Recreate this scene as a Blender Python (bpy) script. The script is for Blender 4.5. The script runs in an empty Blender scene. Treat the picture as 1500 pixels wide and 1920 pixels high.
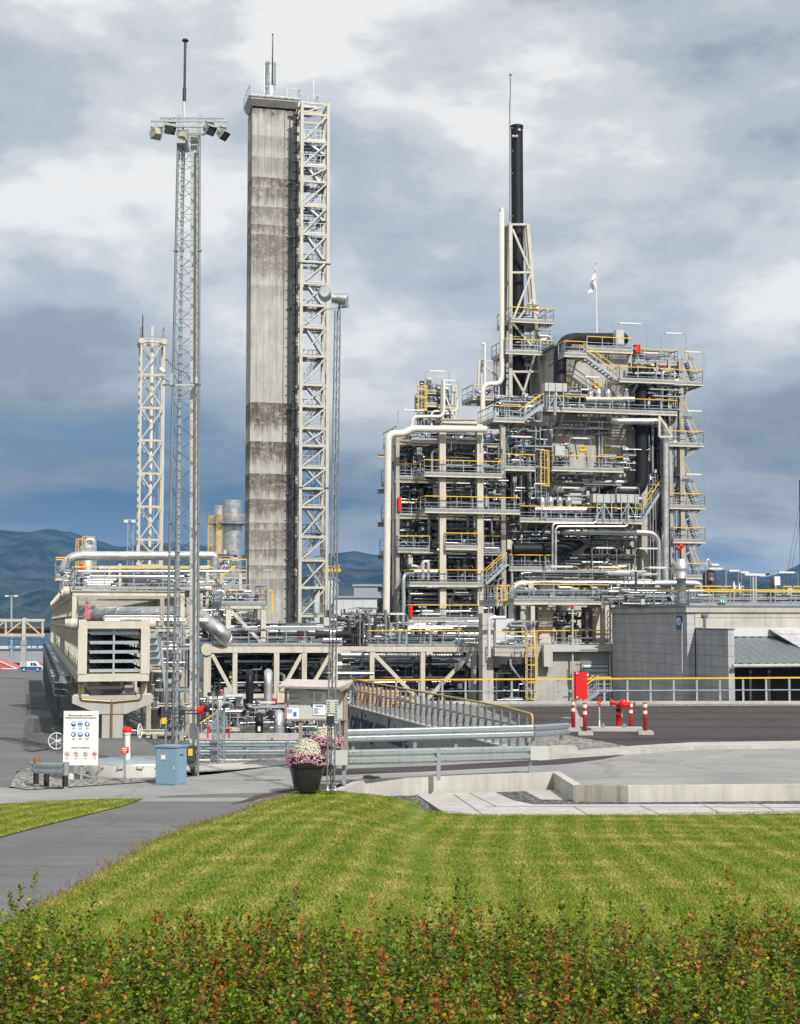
import bpy, bmesh, math, random
import numpy as np
from mathutils import Vector, Matrix
R = math.radians
random.seed(7)
SC = bpy.context.scene
COL = SC.collection
# ------------------------------------------------------------------ camera
F = 2800.0; CX = 750.0; CY = 960.0; HOR = 1165.0; H = 4.4
TH = math.atan((HOR - CY) / F)
cam = bpy.data.cameras.new('camera'); camo = bpy.data.objects.new('camera', cam); COL.objects.link(camo)
cam.sensor_fit = 'HORIZONTAL'; cam.sensor_width = 36; cam.lens = 36 * F / 1500
cam.clip_start = 0.3; cam.clip_end = 60000
camo.location = (0, 0, H); camo.rotation_euler = (R(90) + TH, 0, 0)
SC.camera = camo
SC.render.resolution_x = 800; SC.render.resolution_y = 1024
SC.view_settings.view_transform = 'Standard'; SC.view_settings.look = 'None'
SC.view_settings.exposure = 0.0; SC.view_settings.gamma = 1
# ------------------------------------------------------------------ sun
PHI = R(29); EL = R(43)          # sun stands behind the camera's right shoulder
sd = Vector((math.sin(PHI) * math.cos(EL), -math.cos(PHI) * math.cos(EL), math.sin(EL)))
sl = bpy.data.lights.new('sun', 'SUN'); sl.energy = 4.7; sl.angle = R(0.53); sl.color = (1.0, 0.955, 0.88)
so = bpy.data.objects.new('sun', sl); COL.objects.link(so); so.rotation_euler = sd.to_track_quat('Z', 'Y').to_euler()
# ------------------------------------------------------------------ world
w = bpy.data.worlds.new('World'); SC.world = w; w.use_nodes = True
nt = w.node_tree; nt.nodes.clear()
def N(t, **k):
    n = nt.nodes.new(t)
    for a, b in k.items(): setattr(n, a, b)
    return n
def LK(a, b): nt.links.new(a, b)
def MATH(op, a, b=None, c=None):
    n = N('ShaderNodeMath', operation=op)
    for i, v in enumerate((a, b, c)):
        if v is None: continue
        if hasattr(v, 'links'): LK(v, n.inputs[i])
        else: n.inputs[i].default_value = v
    return n.outputs[0]
def RAMP(fac, stops, interp='LINEAR'):
    n = N('ShaderNodeValToRGB'); cr = n.color_ramp; cr.interpolation = interp
    while len(cr.elements) > 1: cr.elements.remove(cr.elements[0])
    cr.elements[0].position = stops[0][0]
    for i, (p, c) in enumerate(stops):
        e = cr.elements[0] if i == 0 else cr.elements.new(p)
        e.color = (c, c, c, 1) if not hasattr(c, '__len__') else (*c, 1)
    LK(fac, n.inputs[0]); return n.outputs[0]
def NOISE(vec, scale, detail, rough=.5, dist=0., lac=2.):
    n = N('ShaderNodeTexNoise'); n.inputs['Scale'].default_value = scale; n.inputs['Detail'].default_value = detail
    n.inputs['Roughness'].default_value = rough; n.inputs['Distortion'].default_value = dist
    n.inputs['Lacunarity'].default_value = lac
    LK(vec, n.inputs['Vector']); return n.outputs[0]
def MIXC(f, a, b, mode='MIX'):
    n = N('ShaderNodeMix', data_type='RGBA', blend_type=mode)
    if hasattr(f, 'links'): LK(f, n.inputs[0])
    else: n.inputs[0].default_value = f
    for i, v in ((6, a), (7, b)):
        if hasattr(v, 'links'): LK(v, n.inputs[i])
        else: n.inputs[i].default_value = (*v, 1)
    return n.outputs[2]
sky = N('ShaderNodeTexSky', sky_type='NISHITA', sun_disc=False)
sky.sun_elevation = EL; sky.sun_rotation = math.pi - PHI
tc = N('ShaderNodeTexCoord'); sp = N('ShaderNodeSeparateXYZ'); LK(tc.outputs['Generated'], sp.inputs[0])
zz = MATH('MAXIMUM', sp.outputs[2], 0.0)
den = MATH('ADD', zz, 0.16)
cb = N('ShaderNodeCombineXYZ'); LK(MATH('DIVIDE', sp.outputs[0], den), cb.inputs[0]); LK(MATH('DIVIDE', sp.outputs[1], den), cb.inputs[1])
cb.inputs[2].default_value = 12.2
n1 = NOISE(cb.outputs[0], 1.1, 6, .52, .1)
SEED = (0.637281, 3.91129)
cb2 = N('ShaderNodeCombineXYZ'); LK(MATH('ADD', sp.outputs[0], SEED[0]), cb2.inputs[0]); LK(MATH('ADD', sp.outputs[1], SEED[1]), cb2.inputs[1]); LK(MATH('MULTIPLY', zz, 2.1), cb2.inputs[2])
n2 = NOISE(cb2.outputs[0], 4.6, 9, .53, .12)      # big puffs
n3 = NOISE(cb2.outputs[0], 11.0, 5, .6, .2)
tone = MATH('ADD', MATH('MULTIPLY', n2, .78), MATH('ADD', MATH('MULTIPLY', n3, .22), 0.0))
cloudc = RAMP(tone, [(.36, (.37, .425, .475)), (.45, (.55, .595, .635)), (.52, (.74, .76, .775)), (.59, (1.0, .985, .95))], 'EASE')
# more brightness higher up, darker slate bands low down
lowdark = RAMP(zz, [(0.0, .80), (.03, .92), (.065, .62), (.10, .64), (.15, .88), (.20, .98), (.35, .96), (1.0, 1.08)])
cloudc = MIXC(1.0, cloudc, lowdark, 'MULTIPLY')
bluec = RAMP(zz, [(0.0, (.50, .57, .63)), (.03, (.42, .50, .58)), (.055, (.20, .29, .39)), (.08, (.115, .195, .29)), (.12, (.19, .28, .39)), (.3, (.40, .47, .57))])
thr = RAMP(zz, [(0.0, .44), (.035, .44), (.085, .52), (.12, .43), (.16, .28), (.24, .12), (1.0, .2)])
cover = MATH('MULTIPLY', MATH('SUBTRACT', n1, thr), 7.0)
cover = N('ShaderNodeClamp').outputs[0] if False else MATH('MINIMUM', MATH('MAXIMUM', MATH('ADD', cover, .5), 0.0), 1.0)
col = MIXC(cover, bluec, cloudc)
bg1 = N('ShaderNodeBackground'); bg1.inputs[1].default_value = 0.1; LK(sky.outputs[0], bg1.inputs[0])
bg2 = N('ShaderNodeBackground'); bg2.inputs[1].default_value = 1.0; LK(col, bg2.inputs[0])
ms = N('ShaderNodeMixShader'); ms.inputs[0].default_value = .93; LK(bg1.outputs[0], ms.inputs[1]); LK(bg2.outputs[0], ms.inputs[2])
wo = N('ShaderNodeOutputWorld'); LK(ms.outputs[0], wo.inputs[0])
# ------------------------------------------------------------------ rays
A = R(13.7); CA, SA = math.cos(A), math.sin(A)
def ray(px, py):
    u = (px - CX) / F; v = (CY - py) / F
    return Vector((u, math.cos(TH) - v * math.sin(TH), math.sin(TH) + v * math.cos(TH)))
def W(px, py, d):                       # world point at depth Y = d
    r = ray(px, py); t = d / r.y; return Vector((r.x * t, d, H + r.z * t))
def Zp(px, py, z=0.0):                  # world point at height z
    r = ray(px, py); t = (z - H) / r.z; return Vector((r.x * t, r.y * t, z))
def L(px, py, w):                       # plant-grid point (u, w, z) at plant depth w
    r = ray(px, py); du = r.x * CA + r.y * SA; dw = -r.x * SA + r.y * CA
    t = w / dw; return Vector((du * t, w, H + r.z * t))
def LU(px, py, u):                      # plant-grid point on the plane u = const
    r = ray(px, py); du = r.x * CA + r.y * SA; dw = -r.x * SA + r.y * CA
    t = u / du; return Vector((u, dw * t, H + r.z * t))
def g2w(p): return Vector((p[0] * CA - p[1] * SA, p[0] * SA + p[1] * CA, p[2]))
# ------------------------------------------------------------------ materials
def mat(name, rgb, rough=.6, metal=0., spec=.5, noise=None, bump=None, coat=0., var=None):
    """noise=(scale, amount, darkrgb) large dirt; bump=(scale,strength)"""
    m = bpy.data.materials.new(name); m.use_nodes = True
    global nt; nt = m.node_tree
    b = nt.nodes['Principled BSDF']
    b.inputs['Base Color'].default_value = (*rgb, 1); b.inputs['Roughness'].default_value = rough
    b.inputs['Metallic'].default_value = metal; b.inputs['Specular IOR Level'].default_value = spec
    b.inputs['Coat Weight'].default_value = coat
    tcn = N('ShaderNodeTexCoord'); vec = tcn.outputs['Object']
    if noise:
        sc, am, dark = noise
        f = NOISE(vec, sc, 6, .62, .3)
        f = RAMP(f, [(.38, 1.0), (.62, 0.0)])
        f = MATH('MULTIPLY', f, am)
        f2 = NOISE(vec, sc * 9, 4, .6)
        c = MIXC(f, rgb, dark)
        mpz = N('ShaderNodeMapping'); LK(vec, mpz.inputs[0]); mpz.inputs['Scale'].default_value = (1, 1, .12)
        fs_ = NOISE(mpz.outputs[0], sc * 5, 5, .7)
        c = MIXC(MATH('MULTIPLY', RAMP(fs_, [(.5, 0.), (.68, 1.)]), min(.8, am * 1.1)), c, tuple(x * .55 for x in dark))
        c = MIXC(MATH('MULTIPLY', RAMP(f2, [(.4, 0.), (.6, 1.)]), am * .3), c, tuple(x * 1.15 for x in rgb))
        LK(c, b.inputs['Base Color'])
        LK(MATH('ADD', MATH('MULTIPLY', f, .2), rough), b.inputs['Roughness'])
    if bump:
        f3 = NOISE(vec, bump[0], 4, .6)
        bn = N('ShaderNodeBump'); bn.inputs['Strength'].default_value = bump[1]; bn.inputs['Distance'].default_value = .02
        LK(f3, bn.inputs['Height']); LK(bn.outputs[0], b.inputs['Normal'])
    return m
def concrete(name, rgb, board=0., courses=None, stains=.35, bands=None):
    m = bpy.data.materials.new(name); m.use_nodes = True
    global nt; nt = m.node_tree
    b = nt.nodes['Principled BSDF']; b.inputs['Roughness'].default_value = .9; b.inputs['Specular IOR Level'].default_value = .2
    tcn = N('ShaderNodeTexCoord'); vec = tcn.outputs['Object']
    s = N('ShaderNodeSeparateXYZ'); LK(vec, s.inputs[0])
    f = NOISE(vec, .6, 8, .65, .4); base = MIXC(RAMP(f, [(.35, 0.), (.65, 1.)]), tuple(c * .86 for c in rgb), tuple(min(1, c * 1.1) for c in rgb))
    mp = N('ShaderNodeMapping'); LK(vec, mp.inputs[0]); mp.inputs['Scale'].default_value = (1, 1, .06)
    st = NOISE(mp.outputs[0], 3.2, 6, .7)
    base = MIXC(MATH('MULTIPLY', RAMP(st, [(.46, 0.), (.66, 1.)]), stains), base, tuple(c * .35 for c in rgb))
    if board:
        fr = MATH('FRACT', MATH('MULTIPLY', MATH('ADD', s.outputs[0], s.outputs[1]), 1 / board))
        ln = MATH('LESS_THAN', fr, .13)
        base = MIXC(MATH('MULTIPLY', ln, .35), base, tuple(c * .4 for c in rgb))
        idn = N('ShaderNodeTexWhiteNoise', noise_dimensions='1D'); LK(MATH('FLOOR', MATH('MULTIPLY', MATH('ADD', s.outputs[0], s.outputs[1]), 1 / board)), idn.inputs['W'])
        base = MIXC(MATH('MULTIPLY', idn.outputs[0], .3), base, tuple(c * .72 for c in rgb))
    if courses:
        fr = MATH('FRACT', MATH('MULTIPLY', s.outputs[2], 1 / courses))
        base = MIXC(MATH('MULTIPLY', MATH('LESS_THAN', fr, .045), .75), base, tuple(c * .25 for c in rgb))
    if bands:          # weathering bands of the slip-formed tower: (z0, z1, strength)
        zv = s.outputs[2]; tot = None
        mpb = N('ShaderNodeMapping'); LK(vec, mpb.inputs[0]); mpb.inputs['Scale'].default_value = (1.6, 1.6, .25); stz = mpb.outputs[0]
        wob = MATH('MULTIPLY', MATH('SUBTRACT', NOISE(stz, 1.6, 6, .75), .5), 5.0)
        for z0, z1, a in bands:
            up = MATH('LESS_THAN', zv, z1)
            q = N('ShaderNodeMapRange', interpolation_type='SMOOTHSTEP'); LK(MATH('ADD', zv, wob), q.inputs[0]); q.inputs[1].default_value = z0 - .8; q.inputs[2].default_value = z0 + .9
            t = MATH('MULTIPLY', MATH('MULTIPLY', up, q.outputs[0]), a)
            tot = t if tot is None else MATH('MAXIMUM', tot, t)
        mg = N('ShaderNodeMapping'); LK(vec, mg.inputs[0]); mg.inputs['Scale'].default_value = (1.1, 1.1, 1.7)
        gr = RAMP(NOISE(mg.outputs[0], 1.5, 9, .76, .5), [(.37, .28), (.50, 1.)])
        mg2 = N('ShaderNodeMapping'); LK(vec, mg2.inputs[0]); mg2.inputs['Scale'].default_value = (2.5, 2.5, .12)
        gr2 = RAMP(NOISE(mg2.outputs[0], 1.6, 5, .7), [(.34, .62), (.56, 1.)])
        base = MIXC(MATH('MULTIPLY', MATH('MULTIPLY', tot, gr), gr2), base, (.082, .064, .048))
    LK(base, b.inputs['Base Color'])
    bn = N('ShaderNodeBump'); bn.inputs['Strength'].default_value = .35; bn.inputs['Distance'].default_value = .03
    LK(NOISE(vec, 9, 6, .7), bn.inputs['Height']); LK(bn.outputs[0], b.inputs['Normal'])
    return m
def cladding(name, rgb=(.72, .73, .74), rough=.3, ring=.0, metal=.9):
    m = bpy.data.materials.new(name); m.use_nodes = True
    global nt; nt = m.node_tree
    b = nt.nodes['Principled BSDF']; b.inputs['Metallic'].default_value = metal
    tcn = N('ShaderNodeTexCoord'); vec = tcn.outputs['Object']
    f = NOISE(vec, 1.7, 5, .6, .3)
    LK(MIXC(RAMP(f, [(.35, 0.), (.65, 1.)]), tuple(c * .72 for c in rgb), rgb), b.inputs['Base Color'])
    LK(MATH('ADD', MATH('MULTIPLY', f, .3), rough - .12), b.inputs['Roughness'])
    bn = N('ShaderNodeBump'); bn.inputs['Strength'].default_value = .25; bn.inputs['Distance'].default_value = .02
    LK(NOISE(vec, 5, 3, .5), bn.inputs['Height']); LK(bn.outputs[0], b.inputs['Normal'])
    return m
M = dict(
 cream=mat('cream_steel_paint', (.57, .54, .46), .5, noise=(.9, .35, (.40, .36, .29))),
 creamd=mat('darker_cream_steel_paint', (.42, .395, .335), .55, noise=(1.1, .4, (.2, .18, .15))),  # darker cream; on rear and inner steel it paints in the shade
 galv=mat('galvanised_steel', (.43, .46, .49), .42, .55, noise=(2.2, .5, (.27, .30, .33))),
 galvl=mat('bright_galvanised_rail', (.52, .575, .60), .36, .6, noise=(1.4, .4, (.38, .43, .46))),
 galvd=mat('dull_galvanised_steel', (.22, .23, .24), .55, .4, noise=(2.2, .5, (.1, .1, .1))),
 yellow=mat('yellow_safety_paint', (.80, .50, .03), .45, noise=(3, .2, (.55, .33, .03))),
 red=mat('red_paint', (.72, .012, .012), .4, noise=(3, .15, (.5, .01, .01))),
 redd=mat('faded_red_paint', (.50, .035, .035), .5, noise=(3, .3, (.33, .03, .03))),
 pink=mat('faded_red_tape', (.80, .16, .2), .6),
 white=mat('white_paint', (.78, .78, .77), .45, noise=(2, .12, (.6, .6, .58))),
 shield=mat('grey_shield_sheet', (.47, .47, .46), .5, noise=(1, .2, (.38, .38, .37))),
 lampw=mat('white_lamp_housing', (.64, .64, .62), .45),
 black=mat('black_insulation', (.010, .011, .014), .5, spec=.3, noise=(1.2, .25, (.03, .03, .035)), bump=(4, .2)),
 brass2=mat('faded_yellow_paint', (.50, .37, .12), .5, noise=(2, .3, (.35, .27, .1))),
 stem=mat('shrub_stem', (.085, .045, .03), .8),
 rubber=mat('black_rubber', (.02, .02, .02), .7),
 pot=mat('black_plastic_pot', (.022, .023, .026), .28, noise=(4, .3, (.05, .05, .05))),
 dark=mat('painted_dark_interior', (.03, .03, .032), .8),  # flat dark tone that paints the shade inside openings
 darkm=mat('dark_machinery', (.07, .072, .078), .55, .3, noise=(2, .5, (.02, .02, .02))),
 grey=mat('grey_enclosure', (.50, .50, .48), .45, noise=(2, .2, (.36, .36, .35))),
 bluec=mat('blue_grey_cabinet', (.19, .30, .385), .5, noise=(2.5, .25, (.15, .25, .33))),
 blue=mat('blue_paint', (.02, .11, .26), .45),
 signb=mat('blue_sign_paint', (.01, .16, .55), .45),
 green=mat('green_paint', (.02, .36, .16), .5),
 orange=mat('orange_paint', (.80, .17, .04), .55),
 wood=mat('brown_timber', (.36, .275, .235), .7, noise=(5, .5, (.2, .13, .1))),
 woodl=mat('pine_timber', (.70, .43, .17), .6, noise=(3, .4, (.55, .3, .1))),
 shingle=mat('weathered_roof_board', (.50, .475, .46), .8, noise=(4, .5, (.36, .33, .32))),
 board=mat('pale_notice_board', (.50, .52, .49), .35),
 paper=mat('white_paper', (.80, .80, .82), .6),
 text=mat('dark_text_ink', (.06, .06, .08), .6),
 textw=mat('white_text_paint', (.85, .85, .85), .6),
 ink=mat('blue_graffiti_paint', (.05, .08, .15), .7),
 alu=cladding('aluminium_cladding', (.80, .80, .80), .34),
 alud=cladding('dull_aluminium_cladding', (.50, .49, .47), .48, metal=.75),
 alub=cladding('brushed_stack_cladding', (.62, .64, .65), .42, metal=.8),
 wpipe=mat('offwhite_pipe_paint', (.72, .69, .63), .38, noise=(.7, .25, (.55, .51, .44))),
 rust=mat('rusty_steel', (.36, .15, .045), .8, noise=(.5, .8, (.12, .05, .02))),
 glass=mat('dark_glass', (.03, .05, .06), .08, 0, .8),
 conc=concrete('light_concrete', (.44, .425, .40), stains=.25),
 concw=concrete('retaining_wall_concrete', (.40, .40, .395), stains=.45, board=.12),
 concp=concrete('kerb_concrete', (.46, .445, .42), stains=.3),
 conck=concrete('stained_low_wall_concrete', (.50, .485, .45), stains=.3),
 concb=concrete('coursed_building_concrete', (.45, .45, .46), courses=.62, stains=.35),
 concl=concrete('fascia_concrete', (.50, .47, .43), courses=.9, stains=.3),
 conck2=concrete('dark_stained_wall_concrete', (.30, .285, .255), stains=.75),
 conca=concrete('board_marked_concrete', (.50, .48, .445), board=.42, stains=.6),
 sheet=mat('corrugated_roof_sheet', (.17, .195, .205), .45, .2, noise=(.6, .3, (.13, .15, .16))),
 lime=mat('white_sheet_metal', (.56, .58, .60), .4, noise=(.4, .15, (.6, .62, .64))),
 greyb=mat('grey_building_sheet', (.30, .32, .35), .5, noise=(.3, .2, (.27, .29, .31))),
 canv=mat('pink_red_roof', (.50, .12, .11), .6),
 flagm=mat('white_flag_cloth', (.74, .74, .80), .8),
 tyre=mat('tyre_rubber', (.02, .02, .02), .8),
 brass=mat('bronze_valve', (.45, .3, .12), .35, .8),
)
# ------------------------------------------------------------------ mesh builder
class MB:
    def __init__(s): s.v = []; s.f = []; s.sm = []; s.mi = []; s.m = 0; s.cuts = []
    def cut(s):                 # what follows is a separate piece of the same kind
        s.cuts.append((len(s.v), len(s.f))); return s
    def add(s, vs, fs, smooth=False):
        o = len(s.v); s.v.extend([tuple(v) for v in vs])
        for f in fs: s.f.append(tuple(i + o for i in f)); s.sm.append(smooth); s.mi.append(s.m)
        return s
    def box(s, a, b):
        x0, y0, z0 = (min(a[i], b[i]) for i in range(3)); x1, y1, z1 = (max(a[i], b[i]) for i in range(3))
        return s.add([(x0,y0,z0),(x1,y0,z0),(x1,y1,z0),(x0,y1,z0),(x0,y0,z1),(x1,y0,z1),(x1,y1,z1),(x0,y1,z1)],
                     [(0,3,2,1),(4,5,6,7),(0,1,5,4),(1,2,6,5),(2,3,7,6),(3,0,4,7)])
    def cbox(s, c, sx, sy, sz): return s.box((c[0]-sx/2, c[1]-sy/2, c[2]-sz/2), (c[0]+sx/2, c[1]+sy/2, c[2]+sz/2))
    def bar(s, p, q, w=.1, h=None, up=None):
        p = Vector(p); q = Vector(q); h = h or w; d = (q - p)
        if d.length < 1e-5: return s
        d.normalize(); up = Vector(up) if up else (Vector((0, 0, 1)) if abs(d.z) < .95 else Vector((0, 1, 0)))
        r = d.cross(up).normalized(); u = r.cross(d).normalized()
        vs = [c + r * (i * w / 2) + u * (j * h / 2) for c in (p, q) for i, j in ((-1,-1),(1,-1),(1,1),(-1,1))]
        return s.add(vs, [(0,1,2,3),(7,6,5,4),(0,4,5,1),(1,5,6,2),(2,6,7,3),(3,7,4,0)])
    def hbeam(s, p, q, w=.3, h=.3, t=.06):       # I-section: two flanges and a web
        p = Vector(p); q = Vector(q); d = (q - p).normalized()
        up = Vector((0, 0, 1)) if abs(d.z) < .95 else Vector((0, 1, 0))
        r = d.cross(up).normalized(); u = r.cross(d).normalized()
        for k in (-1, 1): s.bar(p + u * k * (h/2 - t/2), q + u * k * (h/2 - t/2), w, t, up)
        return s.bar(p, q, t, h - t, up)
    def tube(s, pts, r, n=12, bend=0, cap=True, rad=None):
        pts = [Vector(p) for p in pts]
        if bend: pts = bends(pts, bend)
        k = len(pts); rs = rad if rad else [r] * k
        t0 = (pts[1] - pts[0]).normalized()
        nrm = t0.orthogonal().normalized()
        vs = []; 
        for i in range(k):
            if i == 0: t = (pts[1] - pts[0])
            elif i == k-1: t = (pts[-1] - pts[-2])
            else: t = (pts[i+1] - pts[i]).normalized() + (pts[i] - pts[i-1]).normalized()
            t.normalize()
            nrm = (nrm - t * nrm.dot(t)); 
            if nrm.length < 1e-6: nrm = t.orthogonal()
            nrm.normalize(); b = t.cross(nrm)
            for j in range(n):
                a = 2*math.pi*j/n; vs.append(pts[i] + (nrm*math.cos(a) + b*math.sin(a)) * rs[i])
        fs = [(i*n+j, i*n+(j+1)%n, (i+1)*n+(j+1)%n, (i+1)*n+j) for i in range(k-1) for j in range(n)]
        s.add(vs, fs, True)
        if cap:
            s.add(vs[:n], [tuple(range(n))[::-1]]); s.add(vs[-n:], [tuple(range(n))])
        return s
    def cyl(s, c, r, h, n=20, r2=None): return s.tube([c, (c[0], c[1], c[2]+h)], r, n, rad=[r, r if r2 is None else r2])
    def lathe(s, c, prof, n=20, ax='z'):
        vs = []
        for r, h in prof:
            for j in range(n):
                a = 2*math.pi*j/n; x, y = r*math.cos(a), r*math.sin(a)
                vs.append({'z': (c[0]+x, c[1]+y, c[2]+h), 'y': (c[0]+x, c[1]+h, c[2]+y), 'x': (c[0]+h, c[1]+x, c[2]+y)}[ax])
        k = len(prof)
        return s.add(vs, [(i*n+j, i*n+(j+1)%n, (i+1)*n+(j+1)%n, (i+1)*n+j) for i in range(k-1) for j in range(n)], True)
    def quad(s, *p): return s.add(p, [tuple(range(len(p)))])
    def prism(s, poly, dvec):
        n = len(poly); d = Vector(dvec); a = [Vector(p) for p in poly]; b = [p + d for p in a]
        return s.add(a + b, [tuple(range(n))[::-1], tuple(range(n, 2*n))] + [(i, (i+1)%n, n+(i+1)%n, n+i) for i in range(n)])
    def empty(s): return not s.v
    def build(s, name, m, parent=None, grid=True, label=None, each=None):
        if s.cuts:
            ed = s.cuts + [(len(s.v), len(s.f))]; st = [(0, 0)] + s.cuts; o = None
            for (v0, f0), (v1, f1) in zip(st, ed):
                if f1 <= f0: continue
                q = MB(); q.v = s.v[v0:v1]; q.f = [tuple(i-v0 for i in f) for f in s.f[f0:f1]]; q.sm = s.sm[f0:f1]; q.mi = s.mi[f0:f1]
                o = q.build(name, m, parent, grid, label)
            return o
        me = bpy.data.meshes.new(name)
        V = np.array([tuple(v) for v in s.v], dtype=np.float64)
        if grid:
            x = V[:, 0]*CA - V[:, 1]*SA; y = V[:, 0]*SA + V[:, 1]*CA; V = np.stack([x, y, V[:, 2]], 1)
        p = parent; off = np.zeros(3)
        while p is not None: off += np.array(p.location); p = p.parent
        V = V - off
        me.from_pydata(V.tolist(), [], s.f)
        me.polygons.foreach_set('use_smooth', s.sm)
        ms_ = m if isinstance(m, (list, tuple)) else [m]
        for q in ms_: me.materials.append(M[q] if isinstance(q, str) else q)
        me.polygons.foreach_set('material_index', s.mi)
        me.validate(); me.update()
        bm = bmesh.new(); bm.from_mesh(me); bmesh.ops.recalc_face_normals(bm, faces=bm.faces); bm.to_mesh(me); bm.free()
        o = bpy.data.objects.new(name, me); COL.objects.link(o)
        if parent: o.parent = parent
        if label: o['label'] = label
        return o
def bends(pts, r, seg=6):
    out = [pts[0]]
    for i in range(1, len(pts)-1):
        a, b, c = pts[i-1], pts[i], pts[i+1]
        d1 = (a-b); d2 = (c-b); rr = min(r, d1.length*.49, d2.length*.49)
        p = b + d1.normalized()*rr; q = b + d2.normalized()*rr
        for k in range(seg+1):
            t = k/seg; out.append(p*(1-t)**2 + b*2*t*(1-t) + q*t*t)
    out.append(pts[-1]); return out
def thing(name, label, cat, loc, grid=True, group=None):
    o = bpy.data.objects.new(name, None); o.empty_display_size = .3; COL.objects.link(o)
    o.location = g2w(loc) if grid else Vector(loc)
    o['label'] = label; o['category'] = cat
    if group: o['group'] = group
    return o
def tag(o, label, cat, group=None):
    o['label'] = label; o['category'] = cat
    if group: o['group'] = group
    return o
def recenter(o):
    """put the origin of a single-mesh thing at its base"""
    me = o.data; n = len(me.vertices); c = np.zeros(n*3); me.vertices.foreach_get('co', c); c = c.reshape(-1, 3)
    b = np.array([(c[:, 0].min()+c[:, 0].max())/2, (c[:, 1].min()+c[:, 1].max())/2, c[:, 2].min()])
    me.vertices.foreach_set('co', (c-b).ravel()); o.location = Vector(b); me.update(); return o
def single(name, mb, m, label, cat, grid=True, group=None):
    return recenter(tag(mb.build(name, m, None, grid), label, cat, group))
def structure(o): o['kind'] = 'structure'; return o
def stuff(o): o['kind'] = 'stuff'; return o
def dup(root, dloc, label=None, group=None):
    def cp(o, par):
        c = o.copy(); COL.objects.link(c); c.parent = par
        for ch in [x for x in o.children]: cp(ch, c)
        return c
    r = cp(root, None); r.location = root.location + Vector(dloc)
    if label: r['label'] = label
    if group: r['group'] = group
    return r
def text(s, size, m, parent, origin, right, up, ext=.004, name='lettering', align='CENTER', sx=1., bold=0.):
    cu = bpy.data.curves.new(name, 'FONT'); cu.body = s; cu.size = size; cu.extrude = ext; cu.align_x = align; cu.align_y = 'CENTER'; cu.offset = bold
    t = bpy.data.objects.new(name, cu); COL.objects.link(t); bpy.context.view_layer.update()
    me = bpy.data.meshes.new_from_object(t.evaluated_get(bpy.context.evaluated_depsgraph_get()))
    bpy.data.objects.remove(t)
    r = Vector(right).normalized(); u = Vector(up).normalized(); n = r.cross(u)
    mx = Matrix((( r.x*sx, u.x, n.x, 0), (r.y*sx, u.y, n.y, 0), (r.z*sx, u.z, n.z, 0), (0, 0, 0, 1)))
    off = Vector((0, 0, 0)); p = parent
    while p is not None: off += p.location; p = p.parent
    me.transform(Matrix.Translation(Vector(origin) - off) @ mx)
    me.materials.clear(); me.materials.append(M[m])
    o = bpy.data.objects.new(name, me); COL.objects.link(o); o.parent = parent
    return o
# ================================================================== THE SETTING
def sm(t): t = max(0., min(1., t)); return t*t*(3-2*t)
def g(x, y):                 # lawn / path level: rises from the road towards the camera
    lvl = -.45 * sm((x + 1.7) / 2.4)
    return lvl + max(0., 37.5 - y) * ((1.5 - lvl) / 27.5)
def gl(x, y):                # site level behind the road: falls gently away
    return -.02 * max(0., y - 45)
def Gd(px, py, fn=None):
    fn = fn or g; r = ray(px, py); lo, hi = 2., 900.
    for _ in range(60):
        m_ = (lo+hi)/2; t = m_/r.y
        if H + r.z*t > fn(r.x*t, m_): lo = m_
        else: hi = m_
    t = lo/r.y; return Vector((r.x*t, lo, H + r.z*t))
def drape(name, pts, fn, off, m, step=2., kind='structure', thick=0, fine=None):
    bm = bmesh.new(); vs = [bm.verts.new((p[0], p[1], 0)) for p in pts]; bm.faces.new(vs)
    xs = [p[0] for p in pts]; ys = [p[1] for p in pts]
    for ax, lo, hi in ((0, min(xs), max(xs)), (1, min(ys), max(ys))):
        k = math.floor(lo/step)*step + step; n = 0
        while k < hi and n < 80:
            no = [0, 0, 0]; no[ax] = 1; co = [0, 0, 0]; co[ax] = k
            bmesh.ops.bisect_plane(bm, geom=bm.verts[:] + bm.edges[:] + bm.faces[:], plane_co=co, plane_no=no); k += step; n += 1
    bmesh.ops.triangulate(bm, faces=bm.faces[:])
    for v in bm.verts: v.co.z = fn(v.co.x, v.co.y) + off
    for f in bm.faces:
        if f.normal.z < 0: f.normal_flip()
    bm.normal_update()
    for f in bm.faces:
        if f.normal.z < 0: f.normal_flip()
        f.smooth = True
    if thick:
        r_ = bmesh.ops.extrude_face_region(bm, geom=bm.faces[:]); 
        for e in r_['geom']:
            if isinstance(e, bmesh.types.BMVert): e.co.z += thick
        bmesh.ops.recalc_face_normals(bm, faces=bm.faces[:])
        for f in bm.faces: f.smooth = False
    me = bpy.data.meshes.new(name); bm.to_mesh(me); bm.free(); me.materials.append(m)
    o = bpy.data.objects.new(name, me); COL.objects.link(o); o['kind'] = kind; return o
def gmat(name, build):
    m = bpy.data.materials.new(name); m.use_nodes = True
    global nt; nt = m.node_tree; b = nt.nodes['Principled BSDF']; b.inputs['Roughness'].default_value = .92; b.inputs['Specular IOR Level'].default_value = .25
    tcn = N('ShaderNodeTexCoord'); vec = tcn.outputs['Object']
    c, h, hs = build(vec, b); LK(c, b.inputs['Base Color'])
    if h is not None:
        bn = N('ShaderNodeBump'); bn.inputs['Strength'].default_value = hs; bn.inputs['Distance'].default_value = .02
        LK(h, bn.inputs['Height']); LK(bn.outputs[0], b.inputs['Normal'])
    return m
def stretch(vec, sx, sy, sz=1, rz=0):
    mp = N('ShaderNodeMapping'); LK(vec, mp.inputs[0]); mp.inputs['Scale'].default_value = (sx, sy, sz); mp.inputs['Rotation'].default_value = (0, 0, rz); return mp.outputs[0]
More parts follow.
